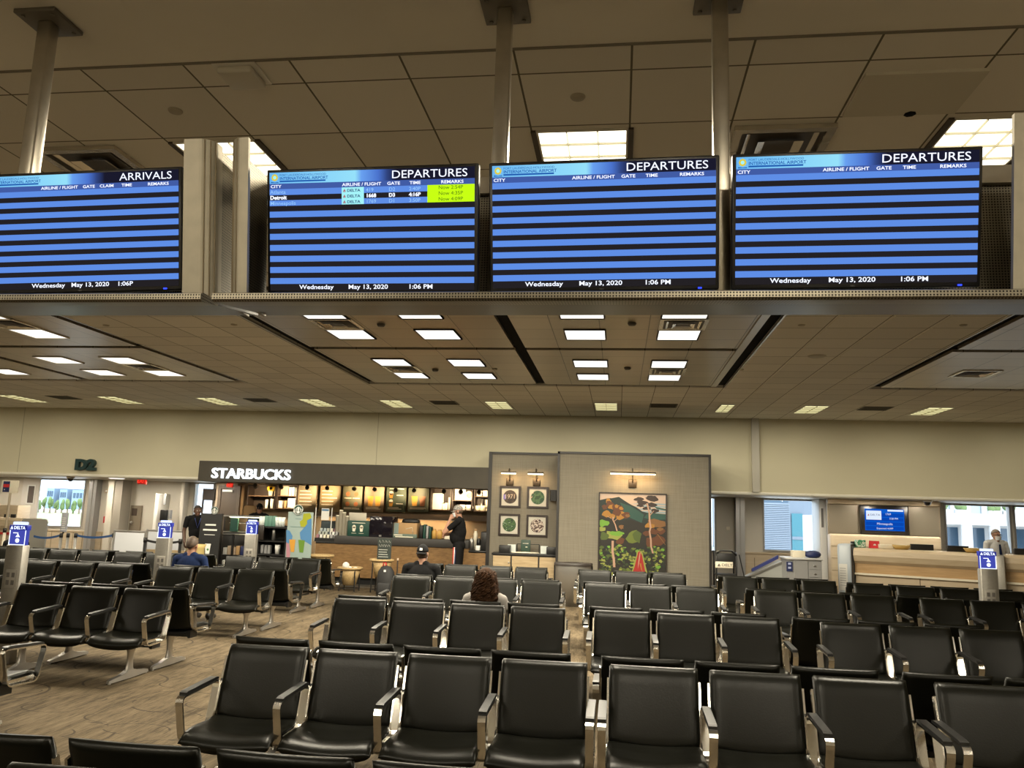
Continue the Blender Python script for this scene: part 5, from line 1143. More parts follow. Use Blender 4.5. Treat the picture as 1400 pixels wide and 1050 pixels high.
for (x, y, rx, ry, c_) in ((670, 520, 100, 36, 12), (610, 545, 50, 22, 4), (720, 590, 40, 30, 5), (720, 575, 30, 16, 12), (585, 620, 36, 26, 5), (660, 600, 40, 28, 5), (700, 680, 70, 50, 5), (620, 700, 50, 50, 5), (345, 565, 22, 22, 12), (335, 700, 40, 35, 5)): blob(x, y, rx, ry, c_)
for (x, y, rx, ry, c_) in ((165, 535, 55, 32, 13), (155, 590, 36, 22, 6), (270, 645, 95, 40, 6), (300, 630, 70, 22, 13), (460, 660, 70, 60, 7), (500, 650, 40, 60, 15), (180, 660, 45, 40, 15)): blob(x, y, rx, ry, c_)
random.seed(4)
for i in range(330):
    x = random.uniform(135, 766); y = random.uniform(745, 1045)
    blob(x, y, random.uniform(9, 24), random.uniform(7, 18), random.choice([6, 6, 7, 7, 8, 8, 16, 15, 13, 3]), 7, .5)
def trunk(pts, wd, mi=10):
    for i in range(len(pts)-1): (xa_, ya_), (xb_, yb_) = pts[i], pts[i+1]; pp([(xa_-wd, ya_), (xb_-wd, yb_), (xb_+wd, yb_), (xa_+wd, ya_)], mi)
trunk([(265, 470), (262, 500), (285, 545), (303, 605)], 6); trunk([(205, 465), (262, 495)], 4); trunk([(300, 490), (272, 515)], 4); trunk([(590, 330), (612, 420), (615, 490), (625, 560), (615, 600), (628, 680), (630, 740), (648, 805)], 8); trunk([(655, 400), (615, 450)], 4); trunk([(690, 620), (768, 720)], 5, 12); trunk([(262, 700), (262, 800), (275, 880), (280, 950)], 11)
pp([(500, 790), (518, 782), (548, 800), (580, 930), (612, 1050), (418, 1050), (455, 960)], 6); pp([(508, 798), (525, 790), (545, 830), (572, 960), (596, 1050), (436, 1050), (470, 950)], 9)
pp([(522, 800), (530, 800), (520, 880), (505, 960), (510, 880)], 10); pp([(520, 900), (535, 905), (550, 985), (535, 960)], 4)
m.build('canvas', PM, t)
# ================================================================ left gate area
t = thing('gate_number', 'dark teal raised gate number D2 on the cream wall at far left', 'gate sign', (P(103, 636, YW-.08).x, YW-.07, P(117, 642, YW).z))
m = MB(); m.text('D2', .36, 0, 0, 0, 0, ext=.045, bold=.022, sx=1.05); wd = max(v[0] for v in m.v); k_ = (P(131, 636, YW).x-P(103, 636, YW).x)/wd; m.v = [(v[0]*k_, v[1], v[2]*1.0) for v in m.v]; m.build('lettering', mat('gate_teal', (.012, .04, .042), .45), t)
def dome(px_, py_, label):
    p = P(px_, py_, YW+.25); t = thing('dome_camera', label, 'camera', (p.x, YW+.25, ZS-.07), 0, 'dome cameras on the soffit')
    MB().lathe([(0, 0), (.1, 0), (.1, -.03), (.085, -.045), (0, -.045)], n=18).build('base', M_WHT, t); MB().lathe([(.075, -.045), (.06, -.1), (.03, -.125), (0, -.13)], n=16).build('dome', mat('dome_smoke', (.02, .018, .016), .1), t)
dome(97, 650, 'small dark dome camera under the soffit near the gate number'); dome(1268, 683, 'small dark dome camera under the soffit over the check-in desk')
o = MB().lathe([(0, -.02), (.16, -.02), (.2, -.005), (.2, 0)], n=24).build('soffit_light', emis('downlight_white', (1, .95, .85), 1.3), loc=(P(160, 651, YW+.5).x, YW+.5, ZS-.07)); tag(o, 'flat white round light under the soffit right of the gate number', 'light')
exit_sign(188, 200, 652.5, 662, 20.9, 'red lit exit sign hanging near the service corridor at left')
# pale jetway door with narrow window (door_2) and brown corridor door (door_3)
a, b, c, e = rect(26, 50, 651, 760, YR-.05); d = struct(MB().rbox(a, b, YR-.07, YR-.01, 0, e, .03).build('door_2', mat('door_pale', (.62, .58, .53), .5)))
a, b, c, e = rect(37, 48, 663, 689, YR-.08); m = MB(); k = .03; m.box(a, b, YR-.1, YR-.07, c, c+k); m.box(a, b, YR-.1, YR-.07, e-k, e); m.box(a, a+k, YR-.1, YR-.07, c+k, e-k); m.box(b-k, b, YR-.1, YR-.07, c+k, e-k); m.build('vision_frame', M_WHT, d); MB().box(a+k, b-k, YR-.085, YR-.075, c+k, e-k).build('pane', mat('pane_dark', (.12, .1, .09), .15), d)
a, b, c, e = rect(176, 191, 691, 760, YR-.05); d = struct(MB().box(a, b, YR-.06, YR-.01, 0, e).build('door_3', mat('door_taupe', (.19, .155, .11), .5)))
a2, b2, c2, e2 = rect(180, 187, 695, 705, YR-.07); MB().box(a2, b2, YR-.07, YR-.06, c2, e2).build('pane', mat('pane_brown', (.06, .045, .035), .2), d); MB().ell((a+.08, YR-.1, P(178, 714, YR).z), (.04, .04, .04), 10, 8).build('door_knob', M_STEELB, d)
solid('fire_alarm', 'small red fire alarm box on the pale wall below the exit sign', 'alarm', 141, 147, 706, 715, YR-.12, .06, M_RED)
t = solid('wall_phone', 'small tan wall box with a round white light above the red alarm', 'wall box', 143, 153, 669, 674, YR-.1, .06, M_TAN); MB().ell((-.05, -.01, .05), (.03, .03, .03), 10, 8).build('round_light', M_WHT, t)
a, b, c, e = rect(217, 225.5, 697, 712, YR-.75); t = thing('hand_dispenser', 'black hand sanitizer dispenser on the white column', 'dispenser', ((a+b)/2, YR-.7, c)); MB().rbox(-(b-a)/2, (b-a)/2, 0, .14, 0, e-c, .02).build('case', M_BLACK, t); MB().box(-.05, .16, .1, .2, .05, e-c).build('mounting_board', M_GREY, t)
solid('wall_notice', 'small dark notice panel above the hand sanitizer dispenser', 'notice', 223.5, 227, 675, 690, YR-.7, .02, M_GREY)
# sign on a pole
YP2 = 18.9
a, b, c, e = rect(3, 25, 657, 674, YP2); t = thing('pole_sign', 'white airline sign with dark blue and red panel on a tan pole at far left', 'sign', (P(12, 690, YP2).x, YP2, 0)); q = t.location.x
MB().rbox(a-q, b-q, -.02, .02, c, e, .006).build('sign_board', M_CREAM, t)
m = MB(); x0 = a-q+.04; x1 = a-q+(b-a)*.5; h_ = e-c; m.box(x0, x1, -.024, -.02, c+.02, e-.02, 0); m.box(x0+.01, x1-.01, -.026, -.024, c+h_*.45, c+h_*.7, 1); m.box(x0+.04, x1-.12, -.026, -.024, c+h_*.22, c+h_*.3, 2); m.build('print', [M_NAVY, M_RED, M_WHT], t)
m = MB(); m.cyl((0, 0, 0), (0, 0, c), .03, n=12); m.lathe([(0, 0), (.2, 0), (.2, .02), (.05, .035), (0, .035)], n=20); m.build('pole', mat('pole_tan', (.45, .38, .28), .4, .4), t)
# gate desk at far left, its dark equipment, grey rounded panel
a, b, c, e = rect(-40, 28, 708, 755, 19.3); e = P(10, 708, 19.3).z
t = thing('gate_desk', 'beige gate desk cut off by the left edge, behind the pole sign', 'desk', ((a+b)/2, 19.3, 0)); w = b-a
MB().box(-w/2, w/2, .02, .7, 0, e-.3).build('base', M_LAM, t); m = MB(); m.prism([(0, e-.3), (-.05, e-.2), (-.05, e-.06), (0, e), (.72, e), (.72, e-.3)], -w/2, w/2, 'x'); m.build('top', M_LAM, t); MB().box(-w/2, w/2, -.055, -.05, e-.42, e-.36).build('red_stripe', M_RED, t)
a, b, c, e2 = rect(-20, 27, 690, 712, 20.6); solid('back_counter', 'pale back counter unit behind the gate desk at far left', 'counter', -30, 24, 690, 706, 20.8, .5, M_LAM, base=0)
for i, (x0, x1, lb) in enumerate(((5, 11, 'first'), (14, 20, 'second'))): solid('desk_monitor', 'small black monitor on the far-left gate desk, %s from the left edge' % lb, 'monitor', x0, x1, 703, 710, 19.6, .05, M_BLACK, group='monitors on the gate desk', base=e)
YG2 = 18.3
a, b, c, e = rect(27, 62, 709, 760, YG2); t = thing('grey_screen', 'grey metal panel with rounded top corners left of the stanchions', 'panel', ((a+b)/2, YG2, 0)); w = b-a
pts = [(-w/2, .05), (w/2, .05)]+[(w/2-.08+.08*cos(pi/2*k/6), e-.08+.08*sin(pi/2*k/6)) for k in range(7)]+[(-w/2+.08-.08*sin(pi/2*k/6), e-.08+.08*cos(pi/2*k/6)) for k in range(7)]
MB().prism(pts, 0, .04, 'y').build('panel', mat('panel_grey', (.42, .41, .38), .35, .5), t); m = MB(); m.box(-w/2+.05, -w/2+.12, -.15, .2, 0, .05); m.box(w/2-.12, w/2-.05, -.15, .2, 0, .05); m.build('foot', M_BLACK, t)
# stanchions with blue belts
def stanchion(px_, Y, label, ytop=729, col=None):
    p = P(px_, ytop, Y); t = thing('stanchion', label, 'stanchion', (p.x, Y, 0), 0, 'belt stanchions'); h = p.z
    MB().lathe([(0, 0), (.17, 0), (.17, .02), (.04, .05), (.033, .05), (.033, h-.1), (0, h-.1)], n=18).build('post', col or M_STEELB, t); MB().lathe([(0, h-.1), (.04, h-.1), (.04, h), (0, h)], n=14).build('belt_head', M_BLACK, t)
    return t, p
Y1 = 18.0
t1, p1 = stanchion(84, Y1, 'steel belt stanchion under the grey notice holder'); t2, p2 = stanchion(93.5, Y1+.6, 'pale belt stanchion just right of the notice holder'); t3, p3 = stanchion(104, Y1, 'steel belt stanchion at the left end of the long blue belt'); t4, p4 = stanchion(156, Y1, 'steel belt stanchion at the left edge of the white barrier panel')
t5, p5 = stanchion(7, Y1, 'pale belt stanchion at the far left beside the pole sign', 722, M_CREAM)
def belt(pa, pb, label, mt=None):
    a, b = Vector(pa), Vector(pb); m = MB(); n = 8; v = []
    for i in range(n+1):
        q = a.lerp(b, i/n); s = -.05*4*(i/n)*(1-i/n)
        for dz in (-.075, -.025): v += [(q.x, q.y-.002, q.z+dz+s)]
        for dz in (-.025, -.075): v += [(q.x, q.y+.002, q.z+dz+s)]
    f = [(i*4+k, i*4+(k+1) % 4, i*4+4+(k+1) % 4, i*4+4+k) for i in range(n) for k in range(4)]
    m.add(v, f); o = m.build('belt', mt or mat('belt_blue', (.02, .07, .2), .6)); tag(o, label, 'belt', 'stanchion belts')
belt((p1.x-.03, Y1, p1.z), (P(46, 733, Y1).x, Y1, P(46, 733, Y1).z+.05), 'short blue belt running left from the notice-holder stanchion'); belt((p3.x+.03, Y1, p3.z), (p4.x-.03, Y1, p4.z), 'long blue belt between two stanchions in front of the beige wainscot')
a, b, c, e = rect(86, 95, 701, 725, Y1-.05); t = thing('notice_holder', 'tall grey notice holder standing on a stanchion in front of the bright window', 'notice', (p1.x+.06, Y1-.02, p1.z)); w = b-a
m = MB().rbox(-w/2, w/2, -.01, .01, .03, e-p1.z, .005); m.build('board', mat('notice_grey', (.33, .34, .38), .6), t); m = MB()
for k in range(7): m.quad(-w*.35, w*random.uniform(.1, .38), -.012, .08+k*.045, .095+k*.045)
m.build('print', M_WHT, t); MB().box(-.02, .02, -.008, .008, 0, .03).build('clip', M_BLACK, t)
# white barrier panels and black belt rail
M_BARR = mat('barrier_white', (.66, .68, .72), .35)
def barrier(x0, x1, yt, Y, label):
    a, b, c, e = rect(x0, x1, yt, 760, Y); e = P((x0+x1)/2, yt, Y).z; t = thing('barrier_panel', label, 'barrier', ((a+b)/2, Y, 0), 0, 'white barrier panels'); w = b-a
    MB().rbox(-w/2+.03, w/2-.03, -.012, .012, .12, e-.06, .006).build('panel', M_BARR, t); m = MB()
    for x in (-w/2, w/2): m.cyl((x, 0, 0), (x, 0, e), .022, n=10)
    m.cyl((-w/2, 0, e-.03), (w/2, 0, e-.03), .022, n=10); m.build('frame', M_STEELB, t)
    m = MB()
    for x in (-w/2, w/2): m.rbox(x-.03, x+.03, -.22, .22, 0, .03, .008)
    m.build('foot', M_STEELB, t)
barrier(155, 198, 724.5, 17.7, 'white barrier panel left of the second charging post'); barrier(200, 250, 724, 18.6, 'white barrier panel partly behind the second charging post')
tA, pA = stanchion(199, 16.9, 'black stanchion left of the second charging post', 735, M_BLACK); tB, pB = stanchion(247, 16.9, 'thin black stanchion beside the black-shirted employee', 737, M_BLACK)
belt((pA.x, 16.9, pA.z), (pB.x, 16.9, pB.z), 'black belt passing behind the second charging post', M_BLACK)
t = thing('paper_bag', 'golden crumpled paper bag behind the navy-shirted man', 'bag', (P(272, 752, 15.2).x, 15.2, 0)); zt3 = P(272, 744, 15.2).z
MB().box(-.22, .22, -.16, .16, 0, zt3-.34).build('low_stand', M_BLACK, t)
m = MB(); m.lathe([(0, zt3-.34), (.1, zt3-.34), (.12, zt3-.2), (.11, zt3-.08), (.15, zt3), (.09, zt3-.02), (0, zt3-.05)], n=9, sy=.7); m.build('bag', mat('bag_gold', (.5, .38, .14), .7), t)
t = thing('wooden_ledge', 'low golden wooden ledge between the white barrier and second charging post', 'ledge', (P(225, 752, 17.9).x, 17.9, 0)); zl2 = P(225, 752, 17.9).z; MB().box(-.45, .5, 0, .12, zl2-.12, zl2).build('ledge', M_LTWOOD, t); MB().box(-.4, .45, .03, .1, 0, zl2-.12).build('support', M_BLACK, t)
# dark door leaf with bright window, seen against the outer opening
a, b, c, e = rect(274, 290.5, 668, 760, YR-.3); d = struct(MB().box(a, b, YR-.32, YR-.27, P(283, 684, YR-.3).z, e).box(a, P(277, 700, YR-.3).x, YR-.32, YR-.27, 0, P(283, 684, YR-.3).z).box(P(277, 700, YR-.3).x, b, YR-.32, YR-.27, 0, P(283, 705, YR-.3).z).build('door_4', mat('door_dark', (.05, .04, .035), .5)))
# ================================================================ right gate area
a, b, c, e = rect(1121, 1131.5, 679, 790, 21.2); struct(MB().rbox(a, b, 21.2, YR, 0, ZT, .03).build('trim_70', mat('post_white_gloss', (.78, .76, .72), .35)))
a, b, c, e = rect(1123, 1126, 695, 721, 21.17); tag(MB().box(a, b, 21.175, 21.2, c, e).build('door_viewer', mat('viewer_dark', (.2, .19, .18), .3)), 'narrow dark slot window in the white jetway door frame', 'slot window')
YBK = 20.6
a, b, c, e = rect(1133, 1288, 683, 800, YBK); e = P(1210, 684, YBK).z
w = b-a; t = thing('gate_backdrop', 'beige and metal backdrop wall behind the check-in desk, holding a screen', 'backdrop wall', ((a+b)/2, YBK, 0)); q = (a+b)/2
M_MPAN = mat('metal_panel_tan', (.33, .29, .225), .32, .5)
MB().box(-w/2, w/2, .05, .15, 0, e).build('backing', mat('backing_tan', (.33, .27, .19), .6), t)
z1 = P(1210, 691, YBK).z; m = MB(); m.rbox(-w/2, w/2, -.03, .05, z1, e, .02); m.build('top_band', M_LAM, t)
z0 = P(1210, 731, YBK).z
for x0, x1 in ((1134, 1177), (1243, 1284)): xa2, xb2 = P(x0, 710, YBK).x-q, P(x1, 710, YBK).x-q; MB().box(xa2, xb2, .02, .05, z0, z1-.02).build('metal_panel', M_MPAN, t)
a, b, c, e = rect(1137, 1289, 729, 800, 20.2); e = P(1213, 732, 20.2).z; t2_ = thing('back_counter_unit', 'tall beige back counter below the screen with rounded top edge', 'counter', ((a+b)/2, 20.2, 0)); w = b-a
m = MB(); m.rbox(-w/2, w/2, 0, .35, 0, e, .05); 
m.build('body', M_LAM, t2_); m = MB()
for z in (e-.28, e-.56, e-.84): m.box(-w/2, w/2, -.003, .002, z-.006, z+.006)
m.build('joint', mat('joint_brown', (.22, .17, .1), .7), t2_)
# wall screen
a, b, c, e = rect(1176.5, 1242.5, 691.5, 731, YBK-.1); t = thing('gate_screen', 'wall screen with blue flight page and white airline panel behind the check-in desk', 'screen', ((a+b)/2, YBK-.1, c)); w, h = b-a, e-c
MB().rbox(-w/2, w/2, 0, .09, 0, h, .015).build('casing', M_BEZ, t)
m = MB(); x0, x1, zb2, zt3_ = -w/2+.1, w/2-.1, .09, h-.08; y = -.003; W2, H2 = x1-x0, zt3_-zb2
m.quad(x0, x1, y, zb2, zt3_, 0)
for k in range(4): m.quad(x0+.02, x1-.02, y-.001, zb2+H2*(.04+.2*k), zb2+H2*(.2+.2*k), 1)
m.quad(x0+.03, x0+W2*.42, y-.002, zb2+H2*.5, zb2+H2*.92, 2); airline_mark(m, x0+.06, y-.003, zb2+H2*.68, .045, 3); m.text('DELTA', .06, x0+.12, y-.003, zb2+H2*.685, 4, sx=1.25)
m.quad(x0+W2*.58, x1-.02, y-.002, zb2+H2*.9, zb2+H2*.98, 2)
m.text('1769', .065, x0+W2*.52, y-.002, zb2+H2*.73, 2); m.text('3:50 PM', .06, x0+W2*.62, y-.002, zb2+H2*.53, 2); m.text('Minneapolis', .075, x0+W2*.5, y-.002, zb2+H2*.27, 2, 'CENTER'); m.text('Expected 4:09P', .06, x0+W2*.5, y-.002, zb2+H2*.07, 2, 'CENTER')
m.build('screen', [S((12, 90, 200)), S((10, 70, 175)), S((225, 238, 255)), S((170, 50, 70)), S((60, 80, 130))], t)
# check-in desk
YD = 17.9
p0, p1_ = P(1168, 765, YD+.5), P(1352, 775, YD-.6)
ang = atan2(p1_.y-p0.y, p1_.x-p0.x)
def desk(pa, ln, label):
    t = thing('checkin_desk', label, 'desk', (pa.x, pa.y, 0), ang, 'check-in desk sections'); zt = ZDT
    m = MB(); m.prism([(.03, zt-.33), (-.05, zt-.27), (-.09, zt-.16), (-.08, zt-.06), (-.03, zt-.005), (.5, zt), (.5, zt-.33)], 0, ln, 'x'); m.build('rolled_top', wood('desk_laminate', (.55, .43, .28), (.64, .52, .36), (1, 1, 6), .38), t)
    m = MB(); m.box(0, ln, .04, .5, zt-.52, zt-.33); m.build('oak_band', wood('desk_oak', (.42, .26, .11), (.55, .36, .17), (1, 1, 9), .45), t)
    MB().box(0, ln, -.02, .5, zt-.56, zt-.52).build('white_ledge', M_CREAM, t)
    n = max(1, int(ln/1.05)); 
    for k in range(n): MB().box(ln*k/n+.008, ln*(k+1)/n-.008, .06, .09, .05, zt-.56).build('front_panel', M_LAM, t)
    MB().box(.02, ln-.02, .09, .5, 0, zt-.56).build('carcass', mat('carcass_brown', (.15, .11, .07), .7), t)
    return t
ZDT = P(1168, 748.5, YD+.5).z
L1 = (p1_-p0).length
desk(Vector((p0.x, p0.y, 0)), L1, 'long beige check-in desk with rolled top and oak band')
dx, dy = cos(ang), sin(ang)
pb_ = Vector((p0.x+dx*(L1+.27), p0.y+dy*(L1+.27), 0)); desk(pb_, 2.4, 'second beige check-in desk section cut off by the right edge')
pe = Vector((p0.x-dx*.02, p0.y-dy*.02, 0)); t = thing('desk_end_panel', 'pale bluish end panel with taped notices at the left end of the check-in desk', 'panel', (pe.x, pe.y, 0), ang)
m = MB(); m.rbox(-.30, -.0, -.12, .5, 0, ZDT+.07, .05); m.build('panel', mat('panel_ice', (.5, .56, .62), .3), t); m = MB(); m.box(-.02, .0, -.125, .5, 0, ZDT+.07); m.build('edge', M_DKB, t)
m = MB(); m.box(-.27, -.1, -.124, -.12, .35, ZDT-.35, 0)
for k in range(8): m.box(-.25, -.13, -.126, -.124, .45+k*.05, .46+k*.05, 1)
m.build('notice', [M_WHT, M_GREY], t)
t = thing('grey_pillar', 'grey steel pillar between the two check-in desk sections', 'pillar', (p0.x+dx*(L1+.135), p0.y+dy*(L1+.135)-.1, 0), ang); MB().rbox(-.1, .1, -.1, .4, 0, ZDT-.02, .01).build('body', M_POST, t)
def ondesk(px_, off=.25):
    """point on the desk top in the photo column px_"""
    best = None
    for k in range(200):
        s = L1*1.6*k/199; q = Vector((p0.x+dx*s-dy*off, p0.y+dy*s+dx*off, ZDT)); d = q-EYE; xx = 700+FPX*d.dot(_r)/d.dot(_f)
        if best is None or abs(xx-px_) < best[0]: best = (abs(xx-px_), q)
    return best[1]
def deskitem(name, label, cat, px_, w, h, d, mats, off=.25, r=.01):
    q = ondesk(px_, off); o = MB().rbox(-w/2, w/2, -d/2, d/2, 0, h, r).build(name, mats, loc=(q.x, q.y, ZDT)); return tag(o, label, cat)
deskitem('brochure_box', 'green and white brochure box on the check-in desk', 'box', 1175.5, .2, .16, .12, speckle('brochure_green', [(.05, .25, .12), (.6, .7, .6), (.1, .35, .2), (.7, .75, .7)], 10))
q = ondesk(1195); t = thing('red_holder', 'red card holder with white mark on the check-in desk', 'holder', (q.x, q.y, ZDT)); MB().prism([(-.06, 0), (.06, 0), (.0, .15), (-.02, .15)], -.1, .1, 'x').build('card', mat('holder_red', (.6, .04, .05), .4), t); MB().disc(0, .06, .03, -.045, 12).build('mark', M_WHT, t)
deskitem('document_tray', 'pale tray of papers on the check-in desk beside the red holder', 'tray', 1211, .26, .09, .2, M_CREAM)
def bask(px_, label):
    q = ondesk(px_, .2); t = thing('wicker_tray', label, 'basket', (q.x, q.y, ZDT), 0, 'wicker trays on the desk'); MB().lathe([(0, 0), (.13, 0), (.19, .09), (.18, .09), (.12, .015), (0, .015)], n=20, sy=.6).build('bowl', mat('wicker_gold', (.5, .33, .1), .6), t); MB().ell((0, 0, .07), (.15, .09, .03), 12, 8).build('contents', M_CREAM, t)
bask(1232, 'wicker tray on the check-in desk in the middle'); bask(1331, 'wicker tray on the check-in desk beside the agent')
for px_, w_, lb in ((1173, .3, 'low black monitor behind the green brochure box'), (1260, .45, 'low black monitor right of the wicker tray'), (1310, .42, 'low black monitor in front of the window, left of the agent'), (1398, .3, 'low black monitor at the right edge beyond the agent')): deskitem('desk_screen', lb, 'monitor', px_, w_, .12, .06, M_BLACK, .42)
# folding stroller rack, cart and drawer unit
YS2 = 17.3
a, b, c, e = rect(976, 1009, 755, 815, YS2); e = P(990, 755, YS2).z
t = thing('stroller_rack', 'black rack of folded strollers with a white airline box beside the painting wall', 'rack', ((a+b)/2, YS2, 0)); w = b-a; q = t.location.x
m = MB()
for x in (-w/2+.05, w/2-.03):
    for y in (0, .4): m.tube([(x, y, .05), (x, y, e-.1), (x, y+.05, e-.03), (x, y+.15, e)], .018, 8)
for z in (.3, .62, e-.28): m.box(-w/2+.05, w/2-.03, 0, .42, z, z+.03)
m.build('frame', M_BLACK, t)
for k in range(3): m = MB(); m.tube([(-w/2+.06, -.02+.1*k, e-.02), (-w/2+.15, -.03+.1*k, e+.03), (w/2-.12, -.03+.1*k, e+.03), (w/2-.03, -.02+.1*k, e-.05)], .016, 8); m.build('push_bar', M_STEELB if k == 2 else M_BLACK, t)
m = MB(); m.rbox(-w/2+.06, w/2-.05, -.015, .02, e-.27, e-.02, .01); m.build('seat_fabric', M_BLACK, t)
a, b, c, e3 = rect(978, 1002, 768, 776.5, YS2-.04); m = MB(); m.rbox(a-q, b-q, -.06, -.02, c, e3, .006); m.build('white_box', M_CREAM, t); m = MB(); airline_mark(m, a-q+.04, -.063, c+.03, .06, 0); m.text('DELTA', .075, a-q+.12, -.063, c+.035, 0, sx=1.25); m.build('lettering', M_DKB, t)
for x in (-w/2+.05, w/2-.05): m = MB(); m.lathe([(.0, -.02), (.11, -.02), (.12, 0), (.11, .02), (0, .02)], n=18); m.v = [(x+v[2], v[1], .12+v[0]) for v in m.v]; m.build('wheel', M_BLACK, t)
m = MB(); m.cyl((w/2+.02, -.05, P(1004, 758, YS2).z), (w/2+.25, -.02, 0.02), .012, n=8); m.build('brace', M_BLACK, t)
YK = 17.5
a, b, c, e = rect(1076, 1124, 762, 815, YK); e = P(1100, 763, YK).z
t = thing('drawer_cart', 'grey steel cart with door and three drawers in front of the window', 'cart', ((a+b)/2, YK, 0)); w = b-a; q = t.location.x
M_CART = mat('cart_grey', (.36, .36, .36), .45, .3)
MB().box(-w/2, w/2, .01, .6, .08, e-.04).build('carcass', M_CART, t); MB().rbox(-w/2-.03, w/2+.02, -.03, .62, e-.04, e, .01).build('top', mat('cart_top', (.62, .62, .62), .4, .3), t)
xd = P(1105, 780, YK).x-q; d = MB().box(P(1086, 780, YK).x-q, xd-.01, -.01, .01, .1, e-.06).build('door', M_CART, t); MB().cyl((xd-.06, -.03, e-.5), (xd-.06, -.03, e-.4), .01, n=8).build('handle', M_STEELB, d)
h3 = .155
for k in range(3): d = MB().box(xd+.005, w/2-.01, -.012, .01, e-.07-h3*(k+1)+.008, e-.07-h3*k).build('drawer', M_CART, t); MB().rbox(xd+.1, w/2-.12, -.035, -.012, e-.07-h3*(k+.62), e-.07-h3*(k+.42), .006).build('pull', M_STEELB, d)
a2, b2, c2, e2 = rect(1075.5, 1083.5, 768, 781, YK-.02); m = MB(); m.box(a2-q, b2-q, -.02, .01, c2, e2, 0); 
for k in range(2): m.box(a2-q+.03, b2-q-.03, -.024, -.02, c2+.05+.08*k, c2+.09+.08*k, 1)
m.build('blue_label', [M_NAVY, mat('label_pale', (.45, .5, .7), .5)], t)
for x in (-w/2+.08, w/2-.08): MB().ell((x, .1, .04), (.02, .04, .04), 10, 8).build('caster', M_BLACK, t)
solid('card_box', 'pale beige box with a small white tag on the grey steel cart', 'box', 1084, 1101, 753, 762, YK+.2, .25, M_CREAM, base=e)
o = MB().ell((0, 0, .07), (.17, .12, .08), 16, 8).build('cloth_bag', M_NAVY, loc=(P(1112, 760, YK+.2).x, YK+.25, e)); tag(o, 'dark navy cloth bag lying on top of the grey steel cart', 'bag')
YC2 = 18.0
a, b = P(1017, 780, YC2), P(1074, 775, YC2); t = thing('ramp_cart', 'pale grey sloping ramp with dark blue top strip left of the drawer cart', 'ramp', (a.x, YC2, 0)); w = b.x-a.x-.06
zA, zB = P(1022, 784, YC2).z, P(1074, 767, YC2).z
MB().prism([(0, .05), (w, .05), (w, zB), (0, zA-.12), (0, .2)], 0, .5, 'y').build('side_panel', mat('ramp_grey', (.45, .46, .44), .4, .3), t)
MB().prism([(-.03, zA-.14), (w, zB-.03), (w, zB), (-.03, zA-.1)], -.04, 0, 'y').build('edge_rail', M_STEELB, t)
MB().prism([(0, .42), (w, .55), (w, .57), (0, .44)], -.02, 0, 'y').build('mid_rail', M_STEELB, t)
MB().prism([(w*.28, zA+.02), (w*.97, zB+.03), (w*.97, zB+.1), (w*.28, zA+.08)], .3, .42, 'y').build('blue_strip', mat('strip_blue', (.02, .03, .16), .5), t)
for x in (.1, w-.12): MB().ell((x, .1, .05), (.025, .05, .05), 10, 8).build('caster', M_BLACK, t)
solid('light_switch', 'small white wall switch on the beige wall right of the painting wall', 'switch', 993, 998, 720, 725, YR-.03, .03, M_CREAM)
# ================================================================ outdoors, seen through the windows
ZG = -4.0
M_APR = mat('apron_concrete', (.62, .61, .58), .9, noise=(.05, .06)); M_GRASS = mat('airfield_grass', (.3, .36, .18), .95, noise=(.08, .15))
o = struct(MB().box(-420, 300, YR+1.0, 600, ZG-.5, ZG).build('floor', M_APR)); o['label'] = 'pale concrete apron outside'
o = MB().box(-380, -60, 175, 330, ZG, ZG+.06).build('airfield_grass', M_GRASS); tag(o, 'pale green strip of airfield grass beyond the far-left window', 'grass', kind='stuff')
o = MB().box(-380, -60, 120, 150, ZG, ZG+.06).build('airfield_grass', M_GRASS); tag(o, 'nearer pale green grass strip beyond the far-left window', 'grass', kind='stuff')
random.seed(8)
M_FOL = mat('foliage_far', (.13, .19, .07), .9, noise=(.4, .4)); M_BARK = mat('bark', (.2, .15, .1), .9)
for i in range(10):
    Y = 300+random.uniform(-8, 8); p = P(45+8*i, 690, Y)
    t = thing('tree', 'green tree in the line beyond the far-left window', 'tree', (p.x, Y, ZG+.06), 0, 'line of trees beyond the far-left window'); hh = random.uniform(4.6, 7.0)
    MB().cyl((0, 0, 0), (0, 0, hh*.4), .35, .25, 8).build('trunk', M_BARK, t); m = MB()
    for k in range(7): m.ell((random.uniform(-.5, .5), random.uniform(-.5, .5), hh*random.uniform(.35, .75)), (random.uniform(.5, .64),)*2+(random.uniform(1.0, 1.7),), 8, 6)
    m.build('crown', M_FOL, t)
def block(name, label, x0, x1, yt, Y, d, mats, cat='building', z0=ZG):
    a, b = P(x0, 690, Y).x, P(x1, 690, Y).x; e = P((x0+x1)/2, yt, Y).z; t = thing(name, label, cat, ((a+b)/2, Y, z0)); MB().box(-(b-a)/2, (b-a)/2, 0, d, 0, e-z0).build('wall', mats, t); return t, (b-a), e-z0
M_BL = mat('haze_blue', (.2, .28, .37), .8); M_GB = mat('cladding_grey', (.13, .165, .21), .6); M_WB = mat('concourse_white', (.5, .5, .5), .6); M_TEAL = mat('glass_teal', (.02, .13, .17), .15, spec=.8); M_GL2 = mat('glass_blue', (.035, .07, .11), .12, spec=.8)
for (x0, x1, yt, lb) in ((62, 72, 667, 'pale blue distant building behind the trees, left'), (80, 90, 669, 'pale blue distant building behind the trees, middle'), (97, 113, 670, 'low pale blue distant buildings behind the trees, right')):
    t, w, h = block('distant_building', lb, x0, x1, yt, 420, 30, M_BL)
    for k in range(3): MB().box(-w/2+w*(.12+.28*k), -w/2+w*(.3+.28*k), -.3, 0, h*.6, h*.85).build('window', M_GL2, t)
